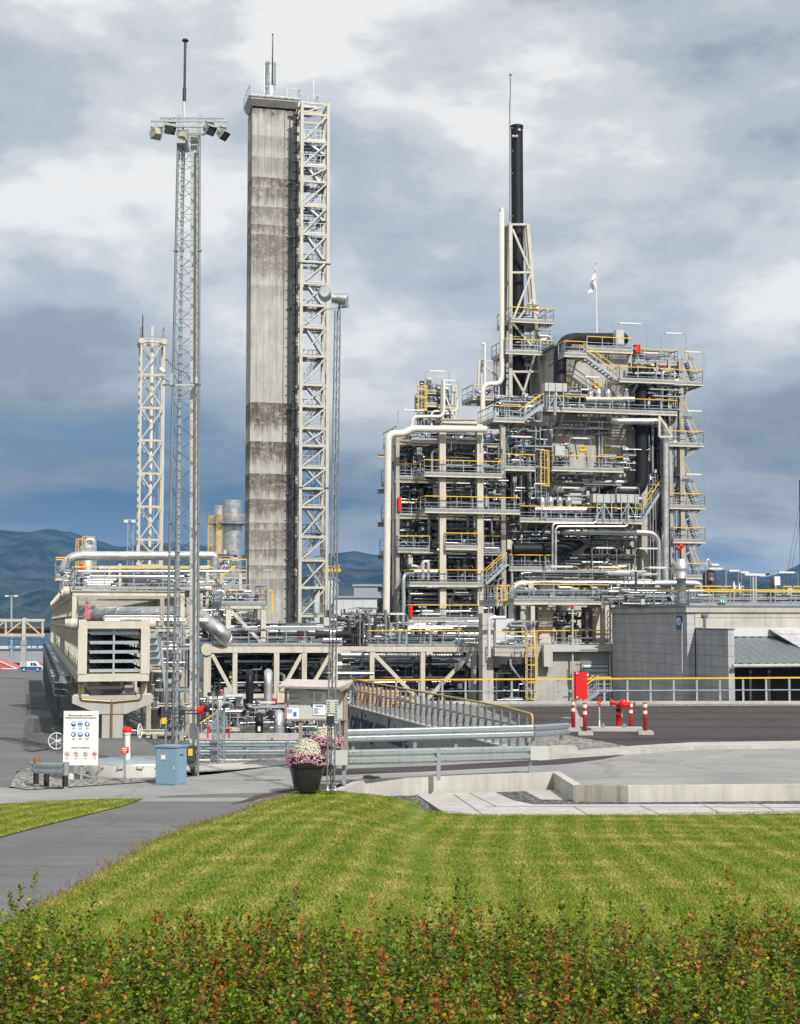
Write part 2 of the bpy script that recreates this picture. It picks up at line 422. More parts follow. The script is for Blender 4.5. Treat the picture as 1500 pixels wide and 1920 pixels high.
def asphalt(c0, c1, patch=.35, track=None):
    def f(vec, b):
        a = NOISE(vec, .35, 6, .6, .4); gr = NOISE(vec, 55, 3, .7); sp_ = NOISE(vec, 130, 2, .8)
        c = MIXC(RAMP(a, [(.35, 0.), (.65, 1.)]), c0, c1)
        tr = NOISE(stretch(vec, .12, 1.6, 1, .18), 1.0, 5, .7)
        c = MIXC(MATH('MULTIPLY', RAMP(tr, [(.45, 0.), (.7, 1.)]), patch), c, tuple(x*.72 for x in c0))
        c = MIXC(MATH('MULTIPLY', RAMP(sp_, [(.5, 0.), (.72, 1.)]), .55), c, tuple(min(1, x*1.7) for x in c1))
        c = MIXC(MATH('MULTIPLY', RAMP(gr, [(.3, 1.), (.5, 0.)]), .5), c, tuple(x*.55 for x in c0))
        vo = N('ShaderNodeTexVoronoi', feature='DISTANCE_TO_EDGE'); vo.inputs['Scale'].default_value = .16
        wv_ = N('ShaderNodeMix', data_type='VECTOR'); nn_ = N('ShaderNodeTexNoise'); nn_.inputs['Scale'].default_value = .9; nn_.inputs['Detail'].default_value = 6; LK(vec, nn_.inputs['Vector'])
        ad_ = N('ShaderNodeVectorMath', operation='ADD'); LK(vec, ad_.inputs[0]); sc_ = N('ShaderNodeVectorMath', operation='SCALE'); LK(nn_.outputs['Color'], sc_.inputs[0]); sc_.inputs['Scale'].default_value = 1.6; LK(sc_.outputs[0], ad_.inputs[1]); LK(ad_.outputs[0], vo.inputs[0])
        c = MIXC(MATH('MULTIPLY', RAMP(vo.outputs[0], [(0.0, 1.), (.012, 0.)]), .38), c, tuple(x*.35 for x in c0))
        stn = NOISE(vec, .8, 3, .5); c = MIXC(MATH('MULTIPLY', RAMP(stn, [(.62, 0.), (.70, 1.)]), .3), c, tuple(x*.6 for x in c0))
        if track:
            w_ = N('ShaderNodeTexWave', wave_type='RINGS', rings_direction='Z'); w_.inputs['Scale'].default_value = .06; w_.inputs['Distortion'].default_value = 6; w_.inputs['Detail'].default_value = 3; w_.inputs['Detail Scale'].default_value = .6
            LK(stretch(vec, .35, 1), w_.inputs[0])
            c = MIXC(MATH('MULTIPLY', RAMP(w_.outputs[1], [(.9, 0.), (.97, 1.)]), track), c, tuple(x*.45 for x in c0))
        return c, gr, .5
    return f
m_road = gmat('light_grey_asphalt', asphalt((.23, .23, .23), (.33, .328, .32), .45))
m_path = gmat('grey_asphalt_path', asphalt((.125, .125, .13), (.175, .173, .173), .6))
m_dark = gmat('fresh_dark_asphalt', asphalt((.056, .048, .048), (.078, .068, .067), .25, .5))
def gravel(c0, c1, sc=26):
    def f(vec, b):
        v = N('ShaderNodeTexVoronoi'); v.inputs['Scale'].default_value = sc; LK(vec, v.inputs[0])
        v2 = N('ShaderNodeTexVoronoi'); v2.inputs['Scale'].default_value = sc*.45; LK(vec, v2.inputs[0])
        s = N('ShaderNodeSeparateColor'); LK(v.outputs['Color'], s.inputs[0])
        c = MIXC(s.outputs[0], c0, c1); c = MIXC(RAMP(v.outputs[0], [(.25, 0.), (.62, .8)]), c, tuple(x*.25 for x in c0))
        c = MIXC(MATH('MULTIPLY', RAMP(NOISE(vec, .4, 4), [(.4, 0.), (.6, 1.)]), .3), c, tuple(x*.6 for x in c0))
        return c, v.outputs[0], .8
    return f
m_grav = gmat('light_gravel', gravel((.24, .235, .225), (.58, .56, .52), 9))
m_gravd = gmat('dark_gravel', gravel((.10, .10, .10), (.30, .30, .29), 8))
def grassf(vec, b):
    a = NOISE(vec, .5, 5, .6, .5); 
    # mowing swaths curve across the lawn
    s = N('ShaderNodeSeparateXYZ'); LK(vec, s.inputs[0])
    ph = MATH('MULTIPLY', MATH('ADD', MATH('SUBTRACT', s.outputs[0], MATH('MULTIPLY', s.outputs[1], .077)), MATH('MULTIPLY', MATH('SINE', MATH('MULTIPLY', s.outputs[1], .27)), .16)), 9.6)
    st = MATH('ADD', MATH('MULTIPLY', MATH('SINE', ph), .5), .5)
    ph2 = MATH('ADD', MATH('MULTIPLY', s.outputs[1], 3.4), MATH('MULTIPLY', a, 7.))
    st2 = MATH('ADD', MATH('MULTIPLY', MATH('SINE', ph2), .5), .5)
    dry = NOISE(vec, 2.2, 6, .7, .5)
    f = MATH('ADD', MATH('MULTIPLY', st, .22), MATH('ADD', MATH('MULTIPLY', st2, .22), MATH('MULTIPLY', dry, .75)))
    c = RAMP(f, [(.38, (.10, .16, .012)), (.60, (.17, .21, .025)), (.78, (.27, .26, .06)), (.95, (.36, .31, .12))])
    fn_ = NOISE(stretch(vec, 60, 22), 1.0, 4, .8)
    c = MIXC(MATH('MULTIPLY', RAMP(fn_, [(.3, 1.), (.55, 0.)]), .55), c, (.03, .055, .006))
    return c, fn_, .9
m_grass = gmat('mown_grass', grassf)
m_soil = gmat('dark_soil', gravel((.05, .035, .025), (.11, .08, .06), 18))
# --- main terrain sheet, one sheet out to the sea
def terr(x, y):
    if y < 30: return g(x, y) - .12
    z = -.09 - .52*sm((x+3.5)/1.5) - .02*max(0., y-45)
    k = sm((y-61)/7.)*sm((x + .245*y - 4.9)/2.2)
    z = z*(1-k) + min(-2.6, z)*k
    if y > 430: z -= (y-430)*.2
    return max(z, -16)
xs = sorted(set(list(range(-400, -60, 20)) + list(range(-60, 60, 2)) + list(range(60, 401, 20))))
ys = list(range(-40, 4, 4)) + list(np.arange(4, 100, 1.5)) + list(range(100, 440, 10)) + [460, 480, 520]
bm = MB(); vs = [(x, y, terr(x, y)) for y in ys for x in xs]; nx = len(xs)
bm.add(vs, [(j*nx+i, j*nx+i+1, (j+1)*nx+i+1, (j+1)*nx+i) for j in range(len(ys)-1) for i in range(nx-1)], True)
structure(bm.build('ground', m_gravd, None, False))
sea = gmat('sea_water', lambda vec, b: (b.inputs['Roughness'].__setattr__('default_value', .25), (MIXC(NOISE(vec, .01, 3), (.02, .045, .07), (.03, .06, .09)), NOISE(vec, .3, 3), .3))[1])
s_ = MB(); s_.quad((-9000, 380, -14), (9000, 380, -14), (9000, 14000, -14), (-9000, 14000, -14)); structure(s_.build('water', sea, None, False))
def PG(l, fn=None, z=None): return [(Zp(a, b, z) if z is not None else Gd(a, b, fn)) for a, b in l]
flat = lambda x, y: 0.
structure(MB().quad((0, 50, -.3), (1, 50, -.3), (1, 51, -.3)).build('road', m_road, None, False))
# left road running away beside the rack
lr = PG([(-120, 1500), (60, 1478), (20, 1476), (32, 1445), (300, 1436), (290, 1400), (200, 1330), (96, 1251), (-200, 1251)], gl)
drape('side_road', lr, gl, -.012, m_path, 6.)
for q_ in ([(44, 1405), (45, 1360), (52, 1349), (118, 1345), (118, 1400), (60, 1410)], [(50, 1328), (53, 1308), (112, 1305), (112, 1332)], [(54, 1296), (57, 1276), (105, 1275), (105, 1297)]):
    drape('gravel', PG(q_, gl), gl, .012, m_gravd, 6.)
far = PG([(-400, 1255), (130, 1255), (130, 1246), (-400, 1246)], gl)
# path
pth = PG([(-40, 1768), (60, 1705), (130, 1672), (200, 1630), (280, 1582), (350, 1547), (410, 1522), (445, 1529), (470, 1521), (520, 1496), (556, 1485), (470, 1480), (300, 1484), (180, 1495), (100, 1508), (0, 1540), (-60, 1560)])
pth = PG([(-60, 1780), (0, 1737), (60, 1705), (130, 1672), (200, 1630), (280, 1582), (350, 1551), (400, 1537), (450, 1522), (500, 1501), (545, 1487), (470, 1487), (330, 1492), (265, 1497), (230, 1510), (140, 1532), (60, 1552), (-60, 1588)])
drape('path', pth, g, .012, m_path, 1.)
# lawns
lw1 = PG([(-80, 1800), (0, 1741), (60, 1709), (130, 1676), (200, 1634), (280, 1586), (350, 1555), (400, 1541), (450, 1526), (505, 1503), (556, 1488), (590, 1483), (660, 1489), (740, 1497), (790, 1508), (802, 1521)]) + \
      PG([(900, 1529), (1200, 1529), (1560, 1522)]) + [Vector((24, 38, 0)), Vector((24, 8.6, 0)), Vector((-6, 8.6, 0))]
lawn = drape('lawn', lw1, g, .03, m_grass, .7, 'stuff'); tag(lawn, 'mown green lawn with dry swaths rising from the concrete slabs to the shrubs', 'lawn')
lw2 = PG([(-70, 1592), (60, 1556), (140, 1536), (230, 1513), (268, 1500), (180, 1501), (60, 1506), (-70, 1516)])
lawn2 = drape('lawn', lw2, g, .03, m_grass, .7, 'stuff'); tag(lawn2, 'small lawn wedge left of the asphalt path beside the road', 'lawn')
def tri_soup(name, V, T, colr, matl, nrm_smooth=False):
    me = bpy.data.meshes.new(name); nv = len(V); nf = len(T); kk = T.shape[1]
    me.vertices.add(nv); me.vertices.foreach_set('co', V.astype(np.float32).ravel())
    me.loops.add(nf*kk); me.loops.foreach_set('vertex_index', T.astype(np.int32).ravel())
    me.polygons.add(nf); me.polygons.foreach_set('loop_start', np.arange(0, nf*kk, kk, dtype=np.int32))
    me.update(calc_edges=True)
    if colr is not None:
        ca = me.color_attributes.new('leafcol', 'FLOAT_COLOR', 'POINT'); ca.data.foreach_set('color', np.concatenate([colr, np.ones((nv, 1))], 1).astype(np.float32).ravel())
    me.materials.append(matl); o = bpy.data.objects.new(name, me); COL.objects.link(o); return o
def leafmat(name, trans=.35, rough=.5):
    m = bpy.data.materials.new(name); m.use_nodes = True
    global nt; nt = m.node_tree; b = nt.nodes['Principled BSDF']; b.inputs['Roughness'].default_value = rough; b.inputs['Specular IOR Level'].default_value = .35
    at = N('ShaderNodeVertexColor'); at.layer_name = 'leafcol'; LK(at.outputs[0], b.inputs['Base Color'])
    t = N('ShaderNodeBsdfTranslucent'); LK(at.outputs[0], t.inputs[0]); mx = N('ShaderNodeMixShader'); mx.inputs[0].default_value = trans
    LK(b.outputs[0], mx.inputs[1]); LK(t.outputs[0], mx.inputs[2]); LK(mx.outputs[0], nt.nodes['Material Output'].inputs[0]); return m
m_blade = leafmat('grass_blades', .3); m_leaf = leafmat('shrub_leaves', .3, .45)
rng = np.random.default_rng(5)
def inpoly(x, y, P):
    ins = np.zeros(len(x), bool); n = len(P)
    for i in range(n):
        x1, y1 = P[i][0], P[i][1]; x2, y2 = P[(i+1) % n][0], P[(i+1) % n][1]
        c = ((y1 > y) != (y2 > y)) & (x < (x2-x1)*(y-y1)/((y2-y1) if y2 != y1 else 1e-9) + x1); ins ^= c
    return ins
def gnp(x, y):
    t = np.clip((x+1.7)/2.4, 0, 1); lvl = -.45*t*t*(3-2*t); return lvl + np.maximum(0, 37.5-y)*((1.5-lvl)/27.5)
def blades(P, n, name, par_label, h0=.026):
    xs = np.array([p[0] for p in P]); ys = np.array([p[1] for p in P])
    y = ys.min() + (ys.max()-ys.min())*rng.random(n)**1.25; x = xs.min() + (xs.max()-xs.min())*rng.random(n)
    k = inpoly(x, y, P) & (np.abs(x) < y*.36) & (y > 10.5); x = x[k]; y = y[k]; n = len(x)
    z = gnp(x, y) + .028; a = rng.random(n)*math.pi*2; h = h0*(.5 + rng.random(n)); wd = .004 + .0045*rng.random(n)
    wd = wd*(1 + y/30); lean = (rng.random((n, 2))-.5)*h[:, None]*2.2
    b0 = np.stack([x - np.cos(a)*wd, y - np.sin(a)*wd, z], 1); b1 = np.stack([x + np.cos(a)*wd, y + np.sin(a)*wd, z], 1)
    tp = np.stack([x + lean[:, 0], y + lean[:, 1], z + h], 1)
    V = np.stack([b0, b1, tp], 1).reshape(-1, 3); T = np.arange(n*3).reshape(-1, 3)
    sw = .5+.5*np.sin((x-.077*y+.16*np.sin(y*.27))*9.6 + np.sin(x*1.1+y*.5)*.5); s2 = .5+.5*np.sin(y*3.4 + np.sin(x*.9)*1.6)
    s3 = (.5+.5*np.sin(y*2.6 + 1.3*np.sin(x*.6+y*.2) + x*.5))**2*(.5+.5*np.sin(x*1.3+y*.7))
    pn = np.sin(x*2.1+np.sin(y*1.3)*2)*np.sin(y*1.9+np.sin(x*1.1)*2)*.5+.5
    d = np.clip(.30*sw**1.5 + .24*s3 - .02 + .30*s2*pn + .12*pn + .36*(rng.random(n)-.09), 0, 1)[:, None]
    gA = np.array([.115, .205, .012]); gB = np.array([.27, .30, .035]); gC = np.array([.50, .42, .16])
    c = np.where(d < .55, gA + (gB-gA)*d/.55, gB + (gC-gB)*(d-.55)/.45); c = c*(.75+.5*rng.random((n, 1)))
    c = np.repeat(c, 3, 0); return tri_soup(name, V, T, c, m_blade)
o = blades(lw1, 1500000, 'grass', ''); stuff(tag(o, 'short grass blades covering the large striped lawn', 'grass'))
o = blades(lw2, 60000, 'grass', ''); stuff(tag(o, 'short grass blades on the small lawn wedge left of the path', 'grass'))
# rough verge and crumbs along the path edge
e = PG([(0, 1741), (60, 1708), (130, 1675), (200, 1633), (280, 1585), (350, 1554), (400, 1540), (450, 1525), (505, 1502), (556, 1487)])
V = []; T = []; Cc = []
for a, b in zip(e[:-1], e[1:]):
    for k in range(int((b-a).length*130)):
        p = a.lerp(b, random.random()); x = p.x + random.gauss(.03, .11); y = p.y + random.gauss(-.03, .11); z = g(x, y)+.012
        if random.random() < .45:
            s0 = .006+.016*random.random(); c = [random.uniform(.2, .42)]*3
            vv = [(x-s0, y, z), (x+s0, y+s0*.3, z), (x, y+s0, z), (x+s0*.1, y+.3*s0, z+s0*1.1)]
            o0 = len(V); V += vv; T += [(o0, o0+1, o0+3), (o0+1, o0+2, o0+3), (o0+2, o0, o0+3)]; Cc += [c]*4
        else:
            hh = random.uniform(.03, .13); c = random.choice([(.30, .24, .09), (.16, .20, .03), (.28, .10, .05), (.20, .19, .05)])
            o0 = len(V); dx = random.gauss(0, .04); V += [(x-.007, y, z), (x+.007, y, z), (x+dx, y+random.gauss(0, .03), z+hh)]; T += [(o0, o0+1, o0+2)]; Cc += [c]*3
stuff(tag(tri_soup('verge', np.array(V), np.array(T), np.array(Cc), m_blade), 'ragged verge of dry weeds and grit between path and lawn', 'weeds'))
# ------------------------------------------------------------------ shrubs in front
def shrub_mesh(cx, cy, rad, nsh, hmax, seed, red=.25):
    r_ = np.random.default_rng(seed); V = []; C = []; SV = []; SF = []
    for i in range(nsh):
        a = r_.random()*6.28; q = rad*math.sqrt(r_.random()); bx, by = cx+q*math.cos(a), cy+q*math.sin(a); bz = g(bx, by)-.1
        h = hmax*(.58+.36*r_.random() - .12*(q/rad)**2)
        if r_.random() < .08: h *= 1.2
        la = a + r_.normal(0, .8); ln = (.08 + .20*q/rad)*h*r_.random(); dx, dy = math.cos(la)*ln, math.sin(la)*ln
        typ = r_.random(); tipred = r_.random() < red; shade = .75+.5*r_.random()
        o0 = len(SV); sw = .0028
        for t in (0, .5, 1.):
            for s3 in ((-1, -.6), (1, -.6), (0, 1)): SV.append((bx+dx*t*t+s3[0]*sw*(1.2-t), by+dy*t*t+s3[1]*sw*(1.2-t), bz+h*t))
        for k in range(2):
            for j in range(3): SF.append((o0+k*3+j, o0+k*3+(j+1) % 3, o0+(k+1)*3+(j+1) % 3, o0+(k+1)*3+j))
        n = int(h*.66/.0060); t = .34 + .66*(np.arange(n)+r_.random(n))/n
        aa = np.arange(n)*2.4 + r_.normal(0, .5, n); el = .05+.75*r_.random(n) + np.where(t > .93, .5, 0)
        L_ = .048*(.65+.6*r_.random(n))*np.clip(1.55-t*.95, .5, 1.1)
        d = np.stack([np.cos(aa)*np.cos(el), np.sin(aa)*np.cos(el), np.sin(el)], 1); tw = r_.normal(0, .5, n)
        s0 = np.stack([-np.sin(aa), np.cos(aa), np.zeros(n)], 1); nn = np.cross(d, s0)
        sd_ = (s0*np.cos(tw)[:, None] + nn*np.sin(tw)[:, None])*(L_*.33)[:, None]
        P0 = np.stack([bx+dx*t*t, by+dy*t*t, bz+h*t], 1) + d*.008
        # short side twigs carry part of the leaves away from the shoot
        off = np.where((r_.random(n) < .45) & (t < .85), r_.random(n)*.10, 0)[:, None]; P0 = P0 + off*np.stack([np.cos(aa+1), np.sin(aa+1), np.full(n, .5)], 1)
        Lc = L_[:, None]; up = np.array([[0, 0, 1.]])
        V.append(np.stack([P0, P0+d*Lc*.45+sd_-nn*Lc*.08, P0+d*Lc-up*Lc*.18, P0+d*Lc*.45-sd_-nn*Lc*.08], 1))
        rr = r_.random(n); c = np.array([.050, .115, .004])+np.array([.085, .095, .002])*r_.random((n, 1))
        if typ > .8: c = np.array([.15, .18, .010])+np.array([.06, .06, .0])*r_.random((n, 1))
        c = np.where((rr < .14)[:, None], np.array([[.24, .24, .015]]), c); c = np.where((rr < .035)[:, None], np.array([[.40, .22, .018]]), c)
        c = np.where(((rr > .965))[:, None], np.array([[.24, .10, .035]]), c)
        if tipred:
            c = np.where(((t > .70) & (r_.random(n) < .05+(t-.70)*2.6))[:, None], np.where((r_.random(n) < .5)[:, None], np.array([[.24, .055, .015]]), np.array([[.38, .14, .02]])), c)
        c = c*shade*1.05*(.75+.5*r_.random((n, 1))); C.append(np.repeat(c[:, None, :], 4, 1))
    V = np.concatenate(V).reshape(-1, 3); C = np.concatenate(C).reshape(-1, 3); T = np.arange(len(V)).reshape(-1, 4)
    return V, C, T, SV, SF
def make_shrub(x, y, rad, nsh, hmax, seed, label, red=.25):
    t = thing('leafy_shrub', label, 'shrub', (x, y, g(x, y)-.1), False, 'spirea shrubs along the bottom edge')
    V, C, T, SV, SF = shrub_mesh(x, y, rad, nsh, hmax, seed, red); loc = np.array(t.location)
    o = tri_soup('foliage', V-loc, T, C, m_leaf); o.parent = t
    mb = MB(); mb.add(SV, SF); mb.build('stem', 'stem', t, False)
shr = []
pos_words = ['far left', 'left', 'left of centre', 'centre left', 'centre', 'centre right', 'right of centre', 'right', 'far right']
soil = drape('soil', [(-5, 4), (5, 4), (5, 9.4), (-5, 9.4)], g, -.02, m_soil, 1.)
sd_i = 0
rows = [(8.95, 1.29, .50, 9, 'back row'), (8.1, 1.25, .49, 8, 'middle row'), (7.25, 1.2, .47, 7, 'front row')]
looks = ['green with a few red tips', 'yellow-green', 'dark green', 'red-tipped', 'olive and orange', 'bright green', 'rust-tinged', 'mixed green and yellow', 'bushy green']
for ry, hm, rd_, n, rn in rows:
    span = ry*.292
    for i in range(n):
        x = -span + 2*span*(i+.5)/n + random.uniform(-.06, .06); sd_i += 1
        red = (.15, .08, .14, .36, .24, .10, .40, .2, .12)[(i*2+int(ry)) % 9]
        hb = hm * (1.0 + .07*math.sin(i*2.3+ry))
        make_shrub(x, ry+random.uniform(-.1, .1), rd_*.92, int(205 + 30*random.random()), hb, sd_i,
                   'leafy shrub, number %s from the left in the %s, %s' % (['one','two','three','four','five','six','seven','eight','nine'][i], rn, ['some red shoot tips' if red > .2 else 'mostly green leaves'][0]), red)
# ------------------------------------------------------------------ mountains
m_hill = gmat('hill_forest', lambda vec, b: (MIXC(RAMP(NOISE(vec, .006, 12, .74, .3), [(.44, 0.), (.58, 1.)]), (.006, .016, .010), (.060, .068, .055)), NOISE(vec, .01, 8, .7), 1.))
def hill(name, prof, d, depth, ph, rough=6.):
    prof = sorted(prof); X = np.linspace(prof[0][0], prof[-1][0], 260); Y = np.interp(X, [p[0] for p in prof], [p[1] for p in prof])
    for k in range(6): Y = Y + np.sin(X*(.03*1.9**k)+ph*k)*(1.6/1.7**k)
    rows_ = 26; vs = []; r0 = np.random.default_rng(int(d)); bump = r0.normal(0, 1, (rows_+8, 268))
    for _ in range(3): bump = (bump + np.roll(bump, 1, 0) + np.roll(bump, 1, 1) + np.roll(bump, -1, 0) + np.roll(bump, -1, 1))/3.3
    for j in range(rows_):
        t = j/(rows_-1)                        # 0 crest, 1 foot (nearer)
        for i in range(260):
            c = W(X[i], Y[i], d); z = c.z*(1-t)**1.15 + (-20)*t + bump[j, i]*rough*math.sin(math.pi*min(1, t*1.0))*.9
            vs.append((c.x, d - depth*t, z))
    for i in range(260): c = W(X[i], Y[i], d); vs.append((c.x, d+depth*.8, -20))
    b = MB(); fs = [(j*260+i, j*260+i+1, (j+1)*260+i+1, (j+1)*260+i) for j in range(rows_-1) for i in range(259)]
    fs += [(i, rows_*260+i, rows_*260+i+1, i+1) for i in range(259)]
    b.add(vs, fs, True); structure(b.build(name, m_hill, None, False))
hill('mountain_ridge', [(-500, 1010), (-150, 1000), (0, 992), (50, 996), (95, 991), (130, 997), (165, 1010), (215, 1024), (260, 1020), (330, 1018), (400, 1028), (470, 1040), (560, 1050), (625, 1038), (668, 1031), (720, 1042), (800, 1062), (900, 1085), (1100, 1100), (1330, 1066), (1370, 1070), (1430, 1084), (1470, 1072), (1510, 1052), (1600, 1030), (2100, 1040)], 6200, 2200, .7, 14)
hill('hillside', [(-500, 1110), (-100, 1096), (0, 1098), (40, 1104), (75, 1098), (110, 1088), (200, 1080), (300, 1075), (450, 1085), (560, 1080), (640, 1062), (690, 1066), (760, 1070), (900, 1100), (1200, 1090), (1340, 1085), (1400, 1076), (1450, 1088), (1600, 1080), (2100, 1100)], 4200, 1200, 1.9, 12)
# ================================================================== PLANT BUILDING KIT (plant-grid coordinates u, w, z)
def V3(*a): return Vector(a)
def rail(parent, pts, h=1.1, sp=1.45, yellow=True, t=.055, close=False, toe=True, gm='galv', knee=True):
    b = MB(); y = MB(); pts = [Vector(p) for p in pts]
    if close: pts = pts + [pts[0]]
    for p, q in zip(pts[:-1], pts[1:]):
        L_ = (q-p).length
        if L_ < .05: continue
        n = max(1, round(L_/sp)); up = V3(0, 0, 1)
        for i in range(n+1):
            c = p.lerp(q, i/n); b.bar(c, c + up*h, t, t)
        b.bar(p+up*h*.52, q+up*h*.52, t*.72)
        if knee: b.bar(p+up*h*.27, q+up*h*.27, t*.5)
        if toe: b.bar(p+up*.08, q+up*.08, .02, .14)
        (y if yellow else b).bar(p+up*h, q+up*h, t*1.25)
    o = b.build('railing', gm, parent)
    if yellow: y.build('handrail', 'yellow', o)
    return o
def deckp(parent, u0, u1, w0, w1, z, sides='flr', edge='cream', eh=.22, h=1.1, yellow=True, joist=1.6, sp=1.45):
    b = MB(); k_ = u0+.03
    while k_ < u1-.05: b.box((k_, w0+.02, z-.045), (k_+.05, w1-.02, z-.005)); k_ += .125
    nb_ = max(2, int((w1-w0)/1.2)+1)
    for i in range(nb_): w_ = w0+(w1-w0-.06)*i/(nb_-1); b.box((u0, w_, z-.05), (u1, w_+.06, z))
    b.build('grating', 'galvd', parent)
    e = MB(); t = .1
    for a, c in (((u0, w0), (u1, w0)), ((u0, w1), (u1, w1)), ((u0, w0), (u0, w1)), ((u1, w0), (u1, w1))):
        e.hbeam((a[0], a[1], z-.055-eh/2), (c[0], c[1], z-.055-eh/2), .12, eh, .03)
    n = max(1, int((u1-u0)/joist))
    for i in range(1, n): u = u0+(u1-u0)*i/n; e.bar((u, w0+.1, z-.055-eh*.4), (u, w1-.1, z-.055-eh*.4), .07, eh*.7)
    e.build('deck_beam', edge, parent)
    for s_ in sides:
        if s_ == 'f': rail(parent, [(u0, w0, z), (u1, w0, z)], h, sp, yellow)
        if s_ == 'b': rail(parent, [(u0, w1, z), (u1, w1, z)], h, sp, yellow)
        if s_ == 'l': rail(parent, [(u0, w0, z), (u0, w1, z)], h, sp, yellow)
        if s_ == 'r': rail(parent, [(u1, w0, z), (u1, w1, z)], h, sp, yellow)
def stairp(parent, p, q, wd=.9, yellow=True, m='galv', dirw=V3(0, 1, 0)):
    """flight from p (low) to q (high); width along dirw"""
    p = Vector(p); q = Vector(q); b = MB(); s = dirw*wd/2
    for k in (-1, 1): b.bar(p+s*k, q+s*k, .05, .24, (0, 0, 1))
    n = max(3, int(abs(q.z-p.z)/.2)); d = (q-p); d.z = 0; d.normalize()
    for i in range(1, n):
        c = p.lerp(q, i/n); b.bar(c-s, c+s, .26 if abs(d.x) > .01 or abs(d.y) > .01 else .2, .035, (0, 0, 1))
    o = b.build('stair_flight', m, parent)
    r = MB(); y = MB(); up = V3(0, 0, 1.0); L_ = (q-p).length; n = max(2, int(L_/1.3))
    for k in (-1, 1):
        for i in range(n+1): c = p.lerp(q, i/n)+s*k; r.bar(c, c+up, .05)
        r.bar(p+s*k+up*.5, q+s*k+up*.5, .035); (y if yellow else r).bar(p+s*k+up, q+s*k+up, .06)
    rr = r.build('stair_railing', 'galv', o)
    if yellow: y.build('stair_handrail', 'yellow', o)
    return o
def ladderp(parent, u, w, z0, z1, cage=True, cz=None, m='galv', side=-1, name='ladder'):
    b = MB()
    for k in (-.23, .23): b.bar((u+k, w, z0), (u+k, w, z1), .06)
    z = z0+.2
    while z < z1: b.bar((u-.23, w, z), (u+.23, w, z), .03); z += .3
    o = b.build(name, m, parent)
    if cage:
        c = MB(); cz = cz or z0+2.2; z = cz; rr = .38
        def pt(a, z): return V3(u+math.cos(a)*rr, w+side*(.30+math.sin(a)*rr) , z)
        AN = [math.radians(x) for x in range(-20, 201, 44)]
        hs = []
        while z <= z1+.01: hs.append(z); z += max(.8, (z1-cz)/max(1, round((z1-cz)/1.25)))
        for z in hs:
            for a0, a1 in zip(AN[:-1], AN[1:]): c.bar(pt(a0, z), pt(a1, z), .03, .08)
        for a in AN[::1]: c.bar(pt(a, hs[0]), pt(a, hs[-1]), .04)
        c.build('safety_cage', 'yellow', o)
    return o
def pipe(name, label, pts, r, m='alu', cat='pipe', bend=None, rings=0., group=None, n=14, flanges=(), grid=True, ringm=None):
    b = MB(); pts = [Vector(p) for p in pts]; P_ = bends(pts, bend if bend is not None else r*3.2, 7) if len(pts) > 2 else pts
    b.tube(P_, r, n)
    if rings:
        acc = 0
        for p, q in zip(P_[:-1], P_[1:]):
            L_ = (q-p).length; d = (q-p).normalized() if L_ > 1e-6 else None
            while d is not None and acc < L_:
                c = p + d*acc; b.tube([c-d*.02, c+d*.02], r*1.035, n); acc += rings
            acc -= L_
    for f in flanges:
        i = min(len(P_)-2, int(f*(len(P_)-1))); t = f*(len(P_)-1)-i; c = P_[i].lerp(P_[i+1], t); d = (P_[i+1]-P_[i]).normalized()
        b.tube([c-d*.05, c+d*.05], r*1.45, n)
    return single(name, b, m, label, cat, grid, group)
def pipep(parent, name, pts, r, m='alu', bend=None, n=10, rings=0, label=None):
    b = MB(); pts = [Vector(p) for p in pts]; b.tube(bends(pts, bend or r*3.2, 5) if len(pts) > 2 else pts, r, n)
    if rings:
        for p, q in zip(pts[:-1], pts[1:]):
            L_ = (q-p).length; d = (q-p).normalized()
            for i in range(1, int(L_/rings)): c = p+d*i*rings; b.tube([c-d*.02, c+d*.02], r*1.04, n)
    return b.build(name, m, parent, label=label)
CM = ['alu', 'galv', 'galvd', 'darkm', 'grey', 'yellow', 'brass', 'red', 'cream', 'blue']
